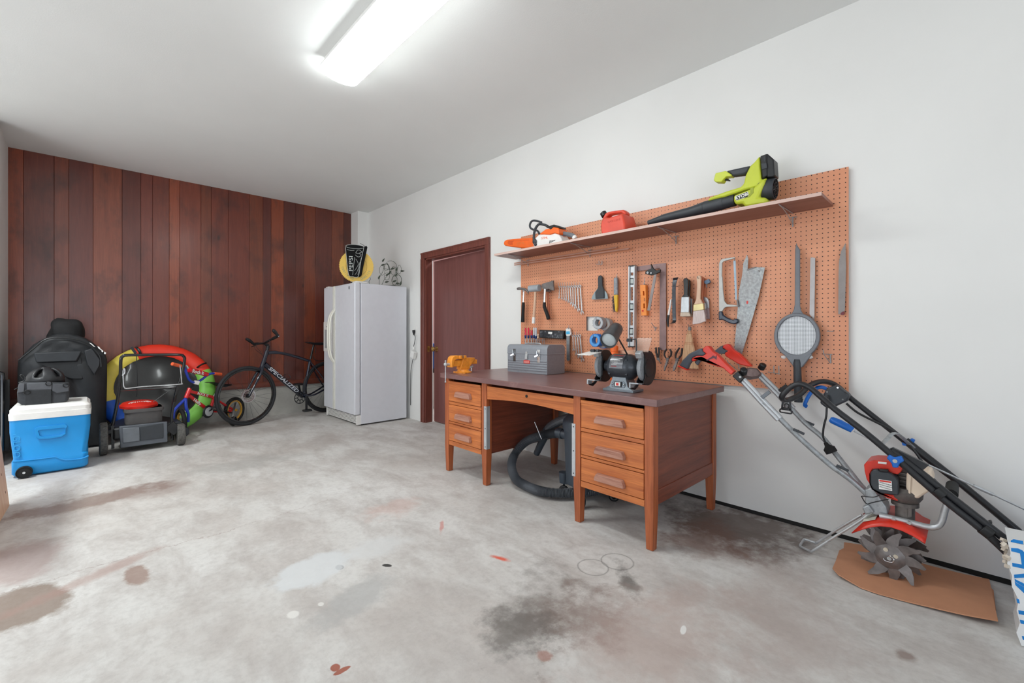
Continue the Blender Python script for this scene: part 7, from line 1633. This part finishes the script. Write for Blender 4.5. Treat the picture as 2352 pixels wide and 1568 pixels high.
for p in (nr, fr_):
    d_ = (s2 - p).normalized(); b = MB(); b.tube([p, p + d_ * .12], .017, 10); b.obj('grip', MT['black_matt'], hb_)
    q = onP(626, 757, nr, e_) if p is nr else onP(565, 777, fr_, e_)
    b = MB(); b.tube(sm([p, p + (q - p) * .5 + Vector((0, 0, .004)), q], 4), [.016, .016, .016, .017, .019, .019, .019, .017, .012], 10); b.obj('bar_end', MT['black'], hb_)
    b = MB(); g0 = p + d_ * .17; b.tube([g0, g0 + BD * -.05 + Vector((0, 0, -.02)), g0 + BD * -.06 - d_ * .09 + Vector((0, 0, -.035))], .005, 6); b.obj('brake_lever', MT['black'], hb_)
b = MB(); b.cyl(nr - (s2 - nr).normalized() * .003, nr, .011); b.obj('bar_plug', MT['chrome'], hb_)
b = MB(); b.tube(sm([B2(290, 330), B2(320, 370), B2(365, 420), B2(395, 480)], 4), .0025, 5); b.tube(sm([B2(280, 340), B2(290, 390), B2(330, 420), B2(380, 460)], 4), .0025, 5); b.obj('brake_cable', MT['black'], bk)
b = MB(); P = [B2(x, y) for x, y in ((1018, 290), (1040, 280), (1120, 292), (1200, 292), (1300, 285), (1330, 300), (1290, 325), (1190, 330), (1120, 320), (1060, 302))]; b.prism([p - BN * .045 for p in P], BN * .09); b.obj('saddle', MT['black'], bk, bevel=.012)
b = MB(); b.tube([B2(1132, 325), B2(1085, 530)], .0135, 10); b.obj('seat_post', MT['black_gloss'], bk)
b = MB(); b.tube(sm([B2(1120, 490), B2(1160, 545), B2(1230, 555), B2(1290, 540)], 4), .005, 6); b.tube([B2(1150, 340), B2(1165, 390), B2(1150, 440)], .004, 6); b.obj('seat_accessory', MT['black'], bk)
b = MB(); ch = B2(935, 1085, .04); b.torus(ch, BN, .072, .006, 40, 6); b.torus(ch, BN, .03, .005, 30, 6)
for i in range(8):
    t = 2 * PI * i / 8; e0 = BD * math.cos(t) + Vector((0, 0, 1)) * math.sin(t); b.bar(ch + e0 * .03, ch + e0 * .07, .009, .004, BN)
b.obj('chainring', MT['black'], bk)
b = MB(); b.bar(bb_ - BN * .06, B2(1028, 1255, .075), .028, .014, BN); b.bar(bb_ + BN * .06, B2(915, 900, -.06), .024, .014, BN); ck_ = b.obj('crank', MT['black'], bk, bevel=.003)
for q, o_ in (((1040, 1268), .11), ((912, 890), -.1)):
    b = MB(); b.box(B2(*q, o_), (.10, .075, .022)); b.obj('pedal', MT['black'], ck_, bevel=.004)
b = MB(); b.tube(sm([B2(730, 750, .03), B2(700, 770, .05), B2(760, 820, .05), B2(800, 790, .05), B2(770, 750, .03)], 4), .004, 6); b.obj('bottle_cage', MT['black'], bk)

# --- dark metal hand truck by the left wall and a pine board near the camera
ht_ = thing('hand_truck', 'black tubular hand truck standing beside the left wall', 'hand truck', (-.49, 5.42, fz(5.4)))
b = MB(); xh = onY(8, 900, 5.4).x
b.tube(sm([(xh - .004, 5.38, fz(5.4) + .12), (xh - .004, 5.40, .5), (xh - .006, 5.42, .76), (xh - .02, 5.44, .79), (xh - .05, 5.45, .80), (xh - .09, 5.44, .79), (xh - .105, 5.42, .76), (xh - .105, 5.4, .5), (xh - .105, 5.38, fz(5.4) + .12)], 3), .013, 8); b.obj('tube_frame', MT['black_gloss'], ht_)
b = MB(); b.bb((xh - .115, 5.44, fz(5.4) + .1), (xh + .03, 5.46, .735)); b.obj('back_panel', MT['black_matt'], ht_, bevel=.004)  # black sheet added behind the tubes to darken the gap there
b = MB(); b.lathe([(.03, -.02), (.06, -.02), (.065, 0), (.06, .02), (.03, .02)], (xh - .02, 5.40, fz(5.4) + .066), (1, 0, 0), 20); b.obj('wheel', MT['black_matt'], ht_)
MT['pine'] = wood('pale_pine', '#dfa781', '#f2cfae', .5, 'z', .8)
A_ = onF(22, 1160); w_ = (onY(0, 1000, A_.y + .07) - A_).normalized(); Bq = onF(-60, 1300)
b = MB(); n_ = w_.cross(Bq - A_).normalized() * .03; n_ = n_ if n_.y > 0 else -n_
b.prism([A_, Bq, Bq + w_ * 1.0, A_ + w_ * 1.0], n_); b.m(1)
for s_, t_ in ((.3, .22), (.18, .10), (.5, .4)):
    q = A_ + (Bq - A_) * s_ * .4 + w_ * t_; e0 = (Bq - A_).normalized() * .006; b.prism([q + e0 * math.cos(a) + w_ * (.008 * math.sin(a)) - n_ * .03 for a in [2 * PI * i / 10 for i in range(10)]], n_ * .02)
single(b, 'pine_board', [MT['pine'], mat('pine_knot', '#7a4327', .6)], 'pale pine board leaning at the left edge in front of the cooler', 'board', bevel=.004)
for o in bpy.data.objects:
    if '_o' in o:
        del o['_o']
